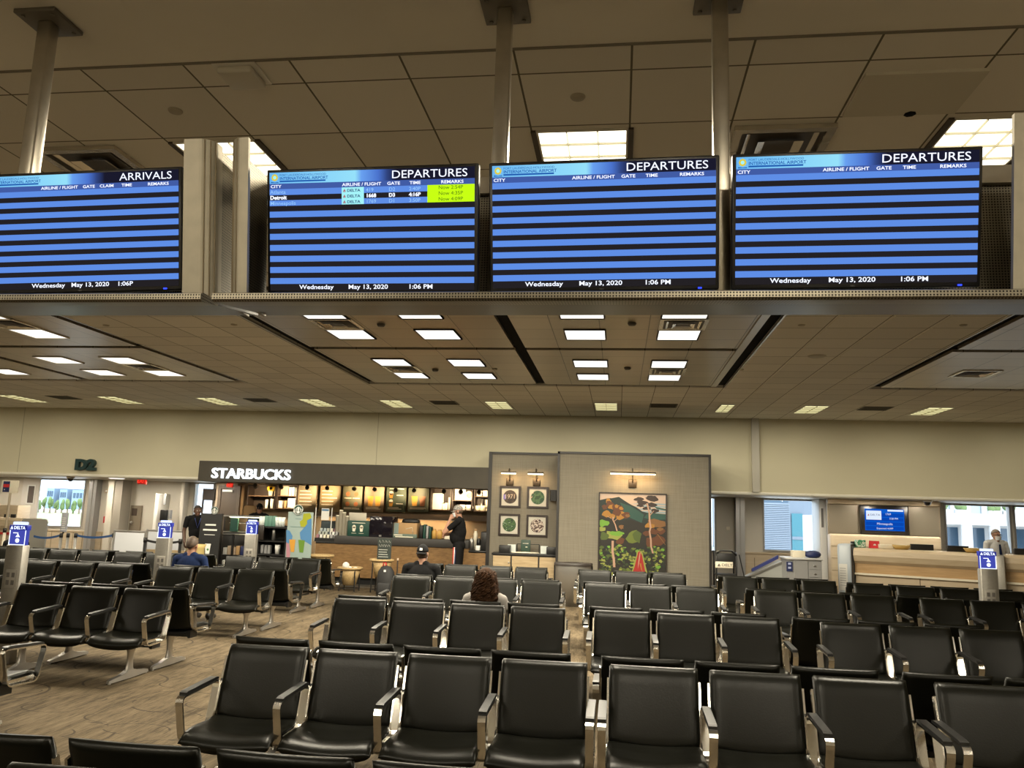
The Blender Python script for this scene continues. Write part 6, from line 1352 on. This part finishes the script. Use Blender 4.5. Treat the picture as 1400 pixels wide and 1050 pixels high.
# terminal block right of centre
t, w, h = block('terminal_block', 'blue-grey louvred terminal building outside the middle window', 1030, 1079, 687, 110, 30, M_GB)
m = MB(); 
for k in range(26): m.box(-w/2, w/2, -.15, 0, 2+k*(h-2)/26, 2+k*(h-2)/26+.12)
m.build('louvre', mat('louvre_pale', (.2, .24, .29), .5), t)
t, w, h = block('terminal_building', 'taller blue-grey terminal building rising behind the louvred one', 1000, 1150, 655, 150, 30, M_GB)
for k in range(5): MB().box(-w/2+w*.2, -w/2+w*.52, -.2, 0, h-9+k*1.8+1.2, h-9+k*1.8+2.2).build('window_band', M_GL2, t)
MB().box(P(1079, 700, 150).x-P(1075, 700, 150).x-w*.0+w*.02, P(1094, 700, 150).x-P(1075, 700, 150).x+w*.02, -.4, 0, h-16, h-6).build('teal_glazing', M_TEAL, t)
MB().box(P(1079, 700, 150).x-P(1075, 700, 150).x+w*.02, P(1094, 700, 150).x-P(1075, 700, 150).x+w*.02, -.5, -.4, h-10.5, h-10).build('mullion', M_GB, t)
t, w, h = block('stair_tower', 'white boarding bridge tower outside the middle window', 1113, 1123, 704, 95, 6, M_WB)
random.seed(12)
for i, (x0, x1, yt, yb, lb) in enumerate(((1048, 1062, 728, 735, 'dark blue baggage tug outside the middle window'), (1068, 1084, 735, 741, 'pale flat baggage trailer outside the middle window'), (1088, 1098, 726, 744, 'slanted white belt loader outside the middle window'), (1104, 1116, 742, 750, 'pale tug by the right side of the middle window'))):
    Y = 75-3*i; a, b = P(x0, 735, Y).x, P(x1, 735, Y).x; w = b-a; t = thing('ground_vehicle', lb, 'vehicle', ((a+b)/2, Y, ZG), 0, 'ground vehicles on the apron')
    MB().rbox(-w/2, w/2, 0, 1.4, .35, .9, .08).build('chassis', [M_NAVY, M_WB, M_WB, M_WB][i], t); MB().rbox(-w/2, 0, .1, 1.3, .9, 1.7, .08).build('cab', [M_GL2, M_WB, M_GREY, M_WB][i], t)
    if i == 2: MB().prism([(-w/2, .9), (w/2, 2.4), (w/2, 2.6), (-w/2, 1.1)], .3, 1.1, 'y').build('belt', M_GREY, t)
    for x in (-w/3, w/3):
        for y in (-.05, 1.4): MB().cyl((x, y, .3), (x, y+.1, .3), .3, n=14).build('wheel', M_BLACK, t)
for i in range(6):
    Y = 60+5*i; p = P(1050+12*(i % 6), 748-1.5*i, Y); t = thing('traffic_cone', 'small dark and red cone on the apron outside the middle window', 'cone', (p.x, Y, ZG), 0, 'cones on the apron'); MB().lathe([(0, 0), (.25, 0), (.25, .05), (.16, .05), (.03, .7), (0, .7)], n=10).build('body', mat('cone_red', (.5, .12, .08), .6), t); MB().lathe([(.115, .3), (.085, .45)], n=10).build('band', M_WHT, t)
# white concourse outside the right windows
t, w, h = block('concourse', 'white concourse with columns and dark glazing outside the right windows', 1270, 1470, 712, 60, 18, M_WB)
Yc = 60; q = t.location.x; zz = lambda y: P(1340, y, Yc).z-ZG
MB().box(-w/2, w/2, -1.2, 0, zz(718), zz(703)).build('balcony', M_WB, t)
for x0, x1 in ((1291, 1309), (1318, 1345), (1356, 1400)): MB().box(P(x0, 720, Yc).x-q, P(x1, 720, Yc).x-q, -.05, .02, zz(750), zz(722)).build('glazing', M_GL2, t)
for px_ in (1313, 1350, 1402): MB().cyl((P(px_, 720, Yc).x-q, -1, 0), (P(px_, 720, Yc).x-q, -1, zz(718)), .35, n=12).build('column', M_WB, t)
m = MB(); m.box(-w/2, w/2, 2, 2.2, zz(703), zz(686)); m.build('upper_glazing', mat('glass_pale', (.35, .42, .45), .2), t)
for k in range(9): MB().box(-w/2+w*k/9, -w/2+w*k/9+.3, 1.8, 2, zz(703), zz(686)).build('fin', M_WB, t)
random.seed(6)
for i, px_ in enumerate((1300, 1325, 1372, 1392)): p = P(px_, 690, 58); t = thing('planter_shrub', 'green shrub on the concourse roof terrace, %s from left' % ordn[i], 'shrub', (p.x, 59.4, zz(703)+ZG), 0, 'shrubs on the concourse'); m = MB(); [m.ell((random.uniform(-.2, .2), 0, .3+random.uniform(0, .4)), (.3, .25, .3), 8, 6) for _ in range(5)]; m.build('foliage', M_FOL, t); MB().box(-.4, .4, -.2, .2, 0, .25).build('planter', M_WB, t)
t = thing('passenger_van', 'white van outside the right window behind the agent', 'van', (P(1375, 730, 40).x, 40, ZG)); MB().rbox(-2.6, 2.6, 0, 2, .4, 1.6, .15).build('body', M_WB, t); MB().rbox(-2.3, 2.3, .1, 1.9, 1.6, 2.5, .2).build('upper', M_GL2, t); [MB().cyl((x, -.05, .4), (x, .15, .4), .4, n=14).build('wheel', M_BLACK, t) for x in (-1.6, 1.6)]
# ================================================================ people
SK1 = mat('skin_light', (.36, .19, .125), .55, noise=(9, .06)); SK2 = mat('skin_tan', (.27, .135, .08), .55, noise=(9, .06)); SK3 = mat('skin_deep', (.085, .042, .025), .5, noise=(9, .06))
def cloth(name, c): return mat(name, c, .9, spec=.12, noise=(12, .08), bump=(25, .35))
CL_NAVY = cloth('cloth_navy', (.012, .022, .065)); CL_BLK = cloth('cloth_black', (.0085, .0085, .009)); CL_GRY = cloth('cloth_grey', (.30, .28, .26)); CL_KHK = cloth('cloth_khaki', (.33, .26, .16)); CL_WHT = cloth('cloth_white', (.62, .62, .62)); CL_JEAN = cloth('cloth_denim', (.03, .045, .09)); CL_GRN = cloth('apron_green', (.012, .06, .04)); SHOE = mat('shoe_dark', (.02, .018, .016), .5)
HR_BR = mat('hair_brown', (.034, .0155, .007), .8, spec=.1, noise=(30, .5)); HR_DK = mat('hair_dark', (.012, .009, .008), .5, noise=(30, .4)); HR_SH = mat('hair_short_brown', (.07, .045, .028), .6, noise=(30, .4)); HR_GR = mat('hair_grey', (.22, .18, .15), .6, noise=(30, .3))
M_EYE = mat('eye_white', (.6, .58, .55), .3); M_IRIS = mat('iris_dark', (.02, .015, .01), .3); M_LIP = mat('lip', (.33, .13, .1), .5); M_MASK = mat('face_mask', (.62, .64, .66), .7)
def V(*a): return np.array(a, float)
def caps(a, b, r0, r1, m): return ('c', V(*a), V(*b), r0, r1, m)
def elp(c, r, m): return ('e', V(*c), V(*r), m)
def hand(at, d, up, m, curl=.5, s=1.0):
    """palm, four bent fingers of unequal length and a thumb; d runs wrist to knuckles, up is the back of the hand"""
    at = Vector(at); d = Vector(d).normalized(); up = Vector(up); up = (up-d*up.dot(d)).normalized(); sd = d.cross(up)
    out = []; k = at+d*.085*s
    for q in (-.026, -.009, .009, .026): out.append(caps(at+d*.01+sd*q*.6*s, k+sd*q*s, .016*s, .0135*s, m))
    for q, ln in ((-.030, .058), (-.010, .076), (.010, .082), (.030, .070)):
        b = k+sd*q*s; e1 = b+(d*cos(curl*.6)-up*sin(curl*.6))*ln*.55*s; e2 = e1+(d*cos(curl*1.5)-up*sin(curl*1.5))*ln*.5*s
        out += [caps(b, e1, .0105*s, .0095*s, m), caps(e1, e2, .0095*s, .008*s, m)]
    b = at+d*.03*s+sd*.03*s; e1 = b+(d*.6+sd*.7-up*.25)*.042*s; e2 = e1+(d*.95+sd*.1-up*.3)*.034*s
    out += [caps(b, e1, .0125*s, .011*s, m), caps(e1, e2, .011*s, .009*s, m)]
    return out
def head(c, m, s=1.0, tilt=0.0):
    """skull, jaw, nose, ears, brow; looks along -Y, c is the skull centre"""
    T = lambda x, y, z: (c[0]+x*s, c[1]+(y*cos(tilt)-z*sin(tilt))*s, c[2]+(y*sin(tilt)+z*cos(tilt))*s)
    return [elp(T(0, .012, .02), (.075*s, .094*s, .1*s), m), elp(T(0, -.022, -.035), (.062*s, .072*s, .085*s), m), elp(T(0, -.055, -.093), (.036*s, .035*s, .03*s), m),
            caps(T(0, -.088, .012), T(0, -.108, -.03), .010*s, .015*s, m), elp(T(-.077, .014, -.012), (.012*s, .024*s, .034*s), m), elp(T(.077, .014, -.012), (.012*s, .024*s, .034*s), m),
            caps(T(-.04, -.083, .028), T(.04, -.083, .028), .011*s, .011*s, m)], T
def make_person(name, label, prims, mats, loc, rz, voxel=.0085):
    m = MB()
    for p in prims:
        if p[0] == 'c':
            a, b = Vector(p[1]), Vector(p[2]); m.cyl(a, b, p[3], p[4], 14); m.ell(a, (p[3],)*3, 14, 8); m.ell(b, (p[4],)*3, 14, 8)
        else: m.ell(p[1], p[2], 20, 14)
    me = bpy.data.meshes.new('t'); me.from_pydata(m.v, [], m.f); me.update()
    o = bpy.data.objects.new('t', me); COL.objects.link(o)
    md = o.modifiers.new('r', 'REMESH'); md.mode = 'VOXEL'; md.voxel_size = voxel; md.use_smooth_shade = True
    sm = o.modifiers.new('s', 'SMOOTH'); sm.factor = .5; sm.iterations = 4
    dg = bpy.context.evaluated_depsgraph_get(); dg.update()
    res = bpy.data.meshes.new_from_object(o.evaluated_get(dg)); bpy.data.objects.remove(o); bpy.data.meshes.remove(me)
    nf = len(res.polygons); cen = np.zeros(nf*3); res.polygons.foreach_get('center', cen); cen = cen.reshape(-1, 3)
    best = np.full(nf, 1e9); idx = np.zeros(nf, int)
    for p in prims:
        if p[0] == 'c':
            ab = p[2]-p[1]; L2 = max(ab@ab, 1e-9); t = np.clip(((cen-p[1])@ab)/L2, 0, 1); d = np.linalg.norm(cen-(p[1]+t[:, None]*ab), axis=1)-(p[3]+(p[4]-p[3])*t); mi = p[5]
        else:
            q = (cen-p[1])/p[2]; k = np.linalg.norm(q, axis=1); d = (k-1)*p[2].min(); mi = p[3]
        w = d < best; best[w] = d[w]; idx[w] = mi
    for mm in mats: res.materials.append(mm)
    res.polygons.foreach_set('material_index', idx.astype(np.int32)); res.polygons.foreach_set('use_smooth', [True]*nf); res.name = name; res.update()
    ob = bpy.data.objects.new(name, res); COL.objects.link(ob); ob.location = loc; ob.rotation_euler.z = rz
    return tag(ob, label, 'person', 'people in the terminal')
def face(ob, T, s=1.0, lips=True):
    m = MB()
    for x in (-.031, .031): m.ell(T(x, -.083, .006), (.0145*s, .011*s, .0095*s), 12, 8, 0); m.ell(T(x, -.0915, .006), (.006*s, .005*s, .006*s), 10, 6, 1)
    m.build('eyes', [M_EYE, M_IRIS], ob)
    if lips: MB().ell(T(0, -.091, -.064), (.024*s, .008*s, .008*s), 12, 8).build('mouth', M_LIP, ob)
def face_mask(ob, T, s=1.0, m_=None):
    v = []; n = 12
    for j in range(7):
        z = -.018-.085*j/6
        for i in range(n+1):
            a = -1.25+2.5*i/n; r = 1.0-.18*(j/6)**2
            x, y = .078*sin(a)*r*(.8+.2*cos(a)), -.02-.1*cos(a)*(1-.12*(j/6)**2)
            v.append(T(x, y, z))
    f = [(j*(n+1)+i, j*(n+1)+i+1, (j+1)*(n+1)+i+1, (j+1)*(n+1)+i) for j in range(6) for i in range(n)]
    m = MB().add(v, f, 0, True)
    for q in (-1, 1): m.tube([T(q*.07, -.03, -.03), T(q*.082, .0, -.02), T(q*.085, .03, .0)], .0025, 5)
    m.build('face_mask', m_ or M_MASK, ob)
def hair_cap(ob, T, m_, s=1.0, low=-.02, puff=1.05, name='hair'):
    v = []; n, k = 24, 10
    for j in range(k+1):
        for i in range(n):
            a = 2*pi*i/n; back = .5-.5*cos(a)      # a = 0 front
            zlow = (.055)*(1-back)+low*back; t0 = math.acos(max(-1, min(1, zlow/.105))); t = t0*j/k
            v.append(T(.078*puff*sin(t)*sin(a), .012-.098*puff*sin(t)*cos(a), .02+.105*puff*cos(t)))
    f = [(j*n+i, j*n+(i+1) % n, (j+1)*n+(i+1) % n, (j+1)*n+i) for j in range(k) for i in range(n)]
    o = MB().add(v, f, 0, True).build(name, m_, ob); sd = o.modifiers.new('solid', 'SOLIDIFY'); sd.thickness = .008; sd.offset = 0; return o
def seated(h=0.0, sleeve=0, wide=1.0, mi_shirt=0, arms='lap', s=1.0):
    """facing -Y; row centre is the origin; materials: 0 shirt 1 trousers 2 skin 3 shoes"""
    w = wide; z = h
    P_ = [elp((0, -.40, .53), (.175*w, .14, .11), 1), elp((0, -.37, .65), (.165*w, .125, .16), 0), elp((0, -.335, .83+z), (.19*w, .125, .175), 0), elp((0, -.325, .74), (.17*w, .115, .16), 0),
          caps((-.155*w, -.33, .935+z), (.155*w, -.33, .935+z), .066, .066, 0), caps((-.07, -.325, .98+z), (.07, -.325, .98+z), .05, .05, 0),
          caps((0, -.325, .97+z), (0, -.345, 1.06+z), .056, .053, 2)]
    for q in (-1, 1):
        P_ += [caps((q*.2*w, -.33, .925+z), (q*.245*w, -.36, .68), .058, .05, 0), caps((q*.245*w, -.36, .68), (q*.19, -.55, .60), .043, .031, 2 if sleeve == 0 else 0)]
        P_ += [caps((q*.225*w, -.345, .80), (q*.24*w, -.357, .71), .058, .056, 0)]
        P_ += hand((q*.185, -.56, .598), (-.35*q, -1, -.05), (0, 0, 1), 2, .5)
        P_ += [caps((q*.09, -.42, .52), (q*.105, -.84, .50), .088, .066, 1), caps((q*.105, -.84, .50), (q*.11, -.83, .12), .062, .045, 1), caps((q*.11, -.83, .07), (q*.12, -.97, .045), .045, .04, 3), elp((q*.11, -.82, .06), (.045, .06, .055), 3)]
    return P_
# 1 man in navy shirt, seated facing away
def seat_at(px_, py_, Y): return P(px_, py_, Y).x
hp, T = head((0, -.36, 1.13), 2, 1.0); x = seat_at(261, 750, 11.55)
o = make_person('person', 'short-haired seated man in a navy shirt seen from behind, at left centre', seated(.0, 0, 1.06)+hp, [CL_NAVY, CL_KHK, SK2, SHOE], (x, R3-.1, 0), pi); face(o, T); hair_cap(o, T, HR_SH, low=-.06, puff=1.03)
def fringe(T, m_, ob, zt=.05, zb=-.055):
    v = []; n = 20
    for j in range(5):
        for i in range(n+1):
            a = radians(70)+radians(220)*i/n; z = zt+(zb-zt)*j/4; rr = 1.035*sqrt(max(.05, 1-((z-.02)/.105)**2)); v.append(T(.075*rr*sin(a)*1.02, .012-.094*rr*cos(a)*1.02, z))
    o = MB().add(v, [(j*(n+1)+i, j*(n+1)+i+1, (j+1)*(n+1)+i+1, (j+1)*(n+1)+i) for j in range(4) for i in range(n)], 0, True).build('hair', m_, ob); sd = o.modifiers.new('solid', 'SOLIDIFY'); sd.thickness = .01; sd.offset = 0
# 2 man in black backward cap, seated facing away
hp, T = head((0, -.36, 1.13), 2); x = seat_at(578, 760, 11.7)
o = make_person('person', 'seated man in black shirt and backward black cap with white patch, seen from behind', seated(.0, 0, 1.12)+hp, [CL_BLK, CL_JEAN, SK1, SHOE], (x, R3, 0), pi); face(o, T, lips=False); face_mask(o, T); fringe(T, HR_SH, o, .0, -.06)
def cap(ob, T, m_, bill_dir, patch=None, name='cap'):
    v = []; n, k = 24, 9
    for j in range(k+1):
        for i in range(n): a = 2*pi*i/n; t = 1.62*j/k; v.append(T(.083*sin(t)*sin(a), .012-.105*sin(t)*cos(a), .032+.1*cos(t)))
    m = MB().add(v, [(j*n+i, j*n+(i+1) % n, (j+1)*n+(i+1) % n, (j+1)*n+i) for j in range(k) for i in range(n)], 0, True)
    q = bill_dir; v = []                                    # +1 bill to the rear
    for j in range(5):
        for i in range(13): a = -1.1+2.2*i/12; r = 1+.62*j/4*cos(a)**.5; v.append(T(.083*sin(a)*(1+.05*j/4), .012+q*.105*cos(a)*r, .026-.022*j/4*(1 if q > 0 else .6)-.012*(sin(a)**2)))
    m.add(v, [(j*13+i, j*13+i+1, (j+1)*13+i+1, (j+1)*13+i) for j in range(4) for i in range(12)], 0, True)
    o = m.build(name, m_, ob); sd = o.modifiers.new('solid', 'SOLIDIFY'); sd.thickness = .005; sd.offset = 0
    m = MB(); m.ell(T(0, .012, .135), (.008, .008, .005), 10, 6); m.build('cap_button', m_, ob)
    if patch: v = [T(-.022+.04*a, .012+.107*cos(1.1*0)+.002, .05+.035*b) for a, b in ((0, 0), (1, 0), (1, 1), (.55, 1), (0, .8))]; v2 = [(p[0], p[1]+.004-.012*(p[2]-v[0][2])/.035, p[2]) for p in v]; MB().add(v+v2, [(0, 1, 2, 3, 4), (9, 8, 7, 6, 5)]+[(i, (i+1) % 5, 5+(i+1) % 5, 5+i) for i in range(5)]).build('cap_patch', patch, ob)
cap(o, T, CL_BLK, 1, M_WHT)
# 3 woman with curly brown hair, seated facing away
hp, T = head((0, -.345, 1.05), 2, .96); x = seat_at(664, 800, 8.6)
o = make_person('person', 'seated woman with long curly brown hair and grey top, seen from behind', seated(-.075, 1, .9)+hp, [CL_GRY, CL_JEAN, SK1, SHOE], (x, R2, 0), pi); face(o, T, .96)
random.seed(31); m = MB()
for (c, r) in (((0, .02, .03), (.092, .106, .1)), ((0, .05, -.06), (.115, .08, .1)), ((-.06, .05, -.15), (.075, .065, .12)), ((.06, .05, -.15), (.075, .065, .12)), ((0, .065, -.2), (.125, .06, .09))): m.ell(T(*c), r, 18, 12)
for i in range(260):
    a = radians(random.uniform(60, 300)); z0 = random.uniform(-.02, .1); rr = sqrt(max(.02, 1-((z0-.02)/.12)**2)); bx_, by_ = .1*rr*sin(a), .02-.115*rr*cos(a)
    L_ = random.uniform(.16, .36); ph = random.uniform(0, 6); am = random.uniform(.010, .024); pth = []
    for k in range(13):
        t = k/12; z = z0-L_*t; sp = 1+.5*t**.8-.1*max(0, t-.7); pth.append(T(bx_*sp+am*sin(ph+t*17), .02+(by_-.02)*(1+.1*t)+am*cos(ph+t*17)+.02*t, z))
    m.tube(pth, [.0075]*9+[.0065, .0055, .004, .002], 5)
m.build('hair', HR_BR, o)
# 4 far-left seated person with dark hair
hp, T = head((0, -.36, 1.10), 2); x = seat_at(44, 740, 14.6)
o = make_person('person', 'seated person with short dark hair at far left, only the back of the head showing', seated(-.03, 0, 1.0)+hp, [CL_BLK, CL_JEAN, SK3, SHOE], (x, R4, 0), pi); face(o, T); hair_cap(o, T, HR_DK, puff=1.18, low=-.07)
# standing figures: 0 shirt 1 trousers 2 skin 3 shoes
def standing(h=1.0, belly=.0, w=1.0, arm_l=None, arm_r=None, shorts=False, sleeve='short', lean=0.0):
    S_ = lambda *p: (p[0]*h, p[1]*h, p[2]*h)
    Q = [elp(S_(0, .005, .97), (.165*w*h, .13*h, .12*h), 1), elp(S_(0, -.01-belly*.3, 1.13), (.16*w*h, (.12+belly*.5)*h, .17*h), 0), elp(S_(0, -.0, 1.34), (.185*w*h, .125*h, .2*h), 0), elp(S_(0, .0, 1.24), (.17*w*h, (.118+belly*.3)*h, .2*h), 0),
         caps(S_(-.15*w, .0, 1.465), S_(.15*w, .0, 1.465), .066*h, .066*h, 0), caps(S_(-.06, .0, 1.505), S_(.06, .0, 1.505), .048*h, .048*h, 0), caps(S_(0, .0, 1.49), S_(0, -.022, 1.585), .056*h, .053*h, 2)]
    for q, arm in ((1, arm_l), (-1, arm_r)):
        sh, el, ha = arm if arm else ((q*.2, 0, 1.455), (q*.25, .03, 1.17), (q*.25, -.1, .93))
        sh, el, ha = map(Vector, (S_(*sh), S_(*el), S_(*ha)))
        Q.append(caps(sh, sh.lerp(el, .62), .062*h, .055*h, 0)); Q.append(caps(sh, el, .05*h, .042*h, 2 if sleeve == 'short' else 0)); Q.append(caps(el, ha, .041*h, .029*h, 2 if sleeve == 'short' else 0)); d = (ha-el).normalized()
        up = Vector((q, 0, 0)) if abs(d.x) < .8 else Vector((0, -1, 0)); Q += hand(ha, d, up, 2, .7)
        Q += [caps(S_(q*.088, .0, .93), S_(q*.1, -.015, .5), .09*h, .062*h, 1), caps(S_(q*.1, -.015, .5), S_(q*.105, .02, .1), .055*h, .04*h, 2 if shorts else 1), elp(S_(q*.1, .03, .38), (.055*h, .06*h, .1*h), 2 if shorts else 1)]
        if shorts: Q.append(caps(S_(q*.09, .0, .9), S_(q*.1, -.012, .56), .098*h, .088*h, 1))
        Q += [elp(S_(q*.105, .02, .05), (.042*h, .06*h, .05*h), 3), caps(S_(q*.107, .0, .045), S_(q*.118, -.14, .035), .043*h, .036*h, 3)]
    return Q
# 5 standing man in profile at the counter
hgt = 1.055
hp, T = head((0, -.05*hgt, 1.655*hgt), 2, 1.04, radians(10)); c = P(628, 730, 17.6)
o = make_person('person', 'standing man in black T-shirt and black shorts, patterned cap and mask, hand at face', standing(hgt, .09, 1.02, arm_l=((.2, 0, 1.455), (.21, -.27, 1.22), (.07, -.19, 1.49)), arm_r=((-.2, 0, 1.455), (-.2, -.2, 1.19), (.09, -.285, 1.17)), shorts=True)+hp, [CL_BLK, CL_BLK, SK1, SHOE], (c.x, 17.6, 0), radians(-90)); face(o, T, lips=False); face_mask(o, T); fringe(T, HR_SH, o, .01, -.05)
cap(o, T, speckle('cap_pattern', [(.3, .28, .25), (.4, .38, .34), (.05, .05, .05), (.36, .33, .3)], 34), -1)
m = MB(); 
for k, (mi, off) in enumerate(((0, -.02), (1, 0), (2, .02))): m.tube([((.165)*hgt, (-.055+off)*hgt, .93*hgt), ((.2)*hgt, (-.05+off)*hgt, .75*hgt), ((.187)*hgt, (-.055+off)*hgt, .5*hgt)], .0095, 6, mi)
m.build('side_stripe', [M_RED, M_WHT, M_NAVY], o)
# 6 employee in black polo beside the pavement sign
hp, T = head((0, -.03, 1.575), 2, .97); c = P(268, 720, 17.3)
o = make_person('person', 'standing employee in black polo shirt, lanyard and khaki trousers beside the pavement sign', standing(.965, .02, .98)+hp, [CL_BLK, CL_KHK, SK3, SHOE], (c.x, 17.3, 0), radians(42)); face(o, T, .97); hair_cap(o, T, HR_DK, low=.0)
m = MB(); m.tube([(-.06, .03, 1.47), (-.06, -.11, 1.40), (0, -.135, 1.2), (.06, -.11, 1.40), (.06, .03, 1.47)], .006, 6); m.build('lanyard', mat('lanyard_blue', (.05, .08, .3), .6), o)
# 7 barista behind the pastry case
hp, T = head((0, -.04, 1.66), 2, .96, radians(14)); c = P(355, 692, 20.3)
o = make_person('person', 'barista in black cap and green apron looking down behind the pastry case', standing(1.01, .02, .95, arm_l=((.2, 0, 1.44), (.25, -.05, 1.16), (.1, -.32, 1.12)), arm_r=((-.2, 0, 1.44), (-.25, -.05, 1.16), (-.1, -.32, 1.12)))+hp, [CL_BLK, CL_BLK, SK2, SHOE], (c.x, 20.3, 0), radians(28)); face(o, T, .96); hair_cap(o, T, HR_DK, low=-.06, puff=1.06); cap(o, T, CL_BLK, -1)
m = MB(); m.rbox(-.13, .13, -.185, -.15, .75, 1.38, .02); m.build('apron', CL_GRN, o)
t = thing('basket_tray', 'tan woven tray beside the head of the barista', 'tray', (P(341, 698, 20.6).x, 20.6, 0)); zz_ = P(341, 698, 20.6).z; m = MB(); m.rbox(-.17, .17, 0, .03, zz_-.13, zz_+.13, .03); m.build('tray', M_KRAFT, t); MB().box(-.03, .03, .03, .06, 0, zz_-.05).build('stand', M_BLACK, t); t.rotation_euler.y = 0
# 8 agent behind the check-in desk
hp, T = head((0, -.03, 1.60), 2, .98); pa = ondesk(1362, 1.15); 
o = make_person('person', 'airline agent in white shirt, dark tie, glasses and face mask behind the check-in desk', standing(.985, .04, 1.03, arm_l=((.2, 0, 1.455), (.26, -.02, 1.19), (.16, -.27, 1.15)), arm_r=((-.2, 0, 1.455), (-.26, -.02, 1.19), (-.16, -.27, 1.15)), sleeve='long')+hp, [CL_WHT, CL_NAVY, SK1, SHOE], (pa.x, pa.y, 0), radians(12)); face(o, T, .98, False); face_mask(o, T); hair_cap(o, T, HR_GR, low=-.02, puff=1.04)
m = MB(); m.add([(-.018, -.128, 1.42), (.018, -.128, 1.42), (.035, -.155, 1.12), (0, -.16, 1.06), (-.035, -.155, 1.12), (-.018, -.12, 1.42), (.018, -.12, 1.42), (.035, -.147, 1.12), (0, -.152, 1.06), (-.035, -.147, 1.12)], [(0, 4, 3, 2, 1), (5, 6, 7, 8, 9)]+[(i, (i+1) % 5, 5+(i+1) % 5, 5+i) for i in range(5)]); m.build('tie', CL_NAVY, o)
m = MB()
for x in (-.033, .033): m.tube([T(x+.024*cos(2*pi*k/14), -.108, .006+.018*sin(2*pi*k/14)) for k in range(14)], .0028, 5, closed=True)
m.tube([T(-.009, -.11, .01), T(.009, -.11, .01)], .0028, 5)
for q in (-1, 1): m.tube([T(q*.057, -.106, .01), T(q*.08, .01, .01)], .0025, 5)
m.build('glasses', M_BLACK, o)
# ================================================================ downlights added under the soffit to brighten the recess and desk
def downlight(x, y, lb, watt=26):
    t = thing('added_downlight', lb, 'downlight', (x, y, ZS-.07), 0, 'added downlights under the soffit')
    MB().lathe([(.06, -.004), (.085, -.004), (.09, 0), (.06, .002)], n=20).build('ring', M_WHT, t); MB().lathe([(0, -.001), (.06, -.001)], n=16).build('lens', emis('added_downlight_lens', (1, .93, .8), 2.0), t)
    lamp(t, .12, .12, watt, -.012, (1, .9, .74))
for i, x in enumerate((-17.5, -15.8, -14.2, -12.6, -11.0)): downlight(x, 20.9, 'added downlight under the soffit near the far-left gate, %s from left' % ordn[i])
for i, x in enumerate((3.3, 4.6, 5.9, 7.2, 8.5)): downlight(x, 19.95, 'recessed downlight under the soffit over the check-in area, %s from left' % ordn[i], 15)
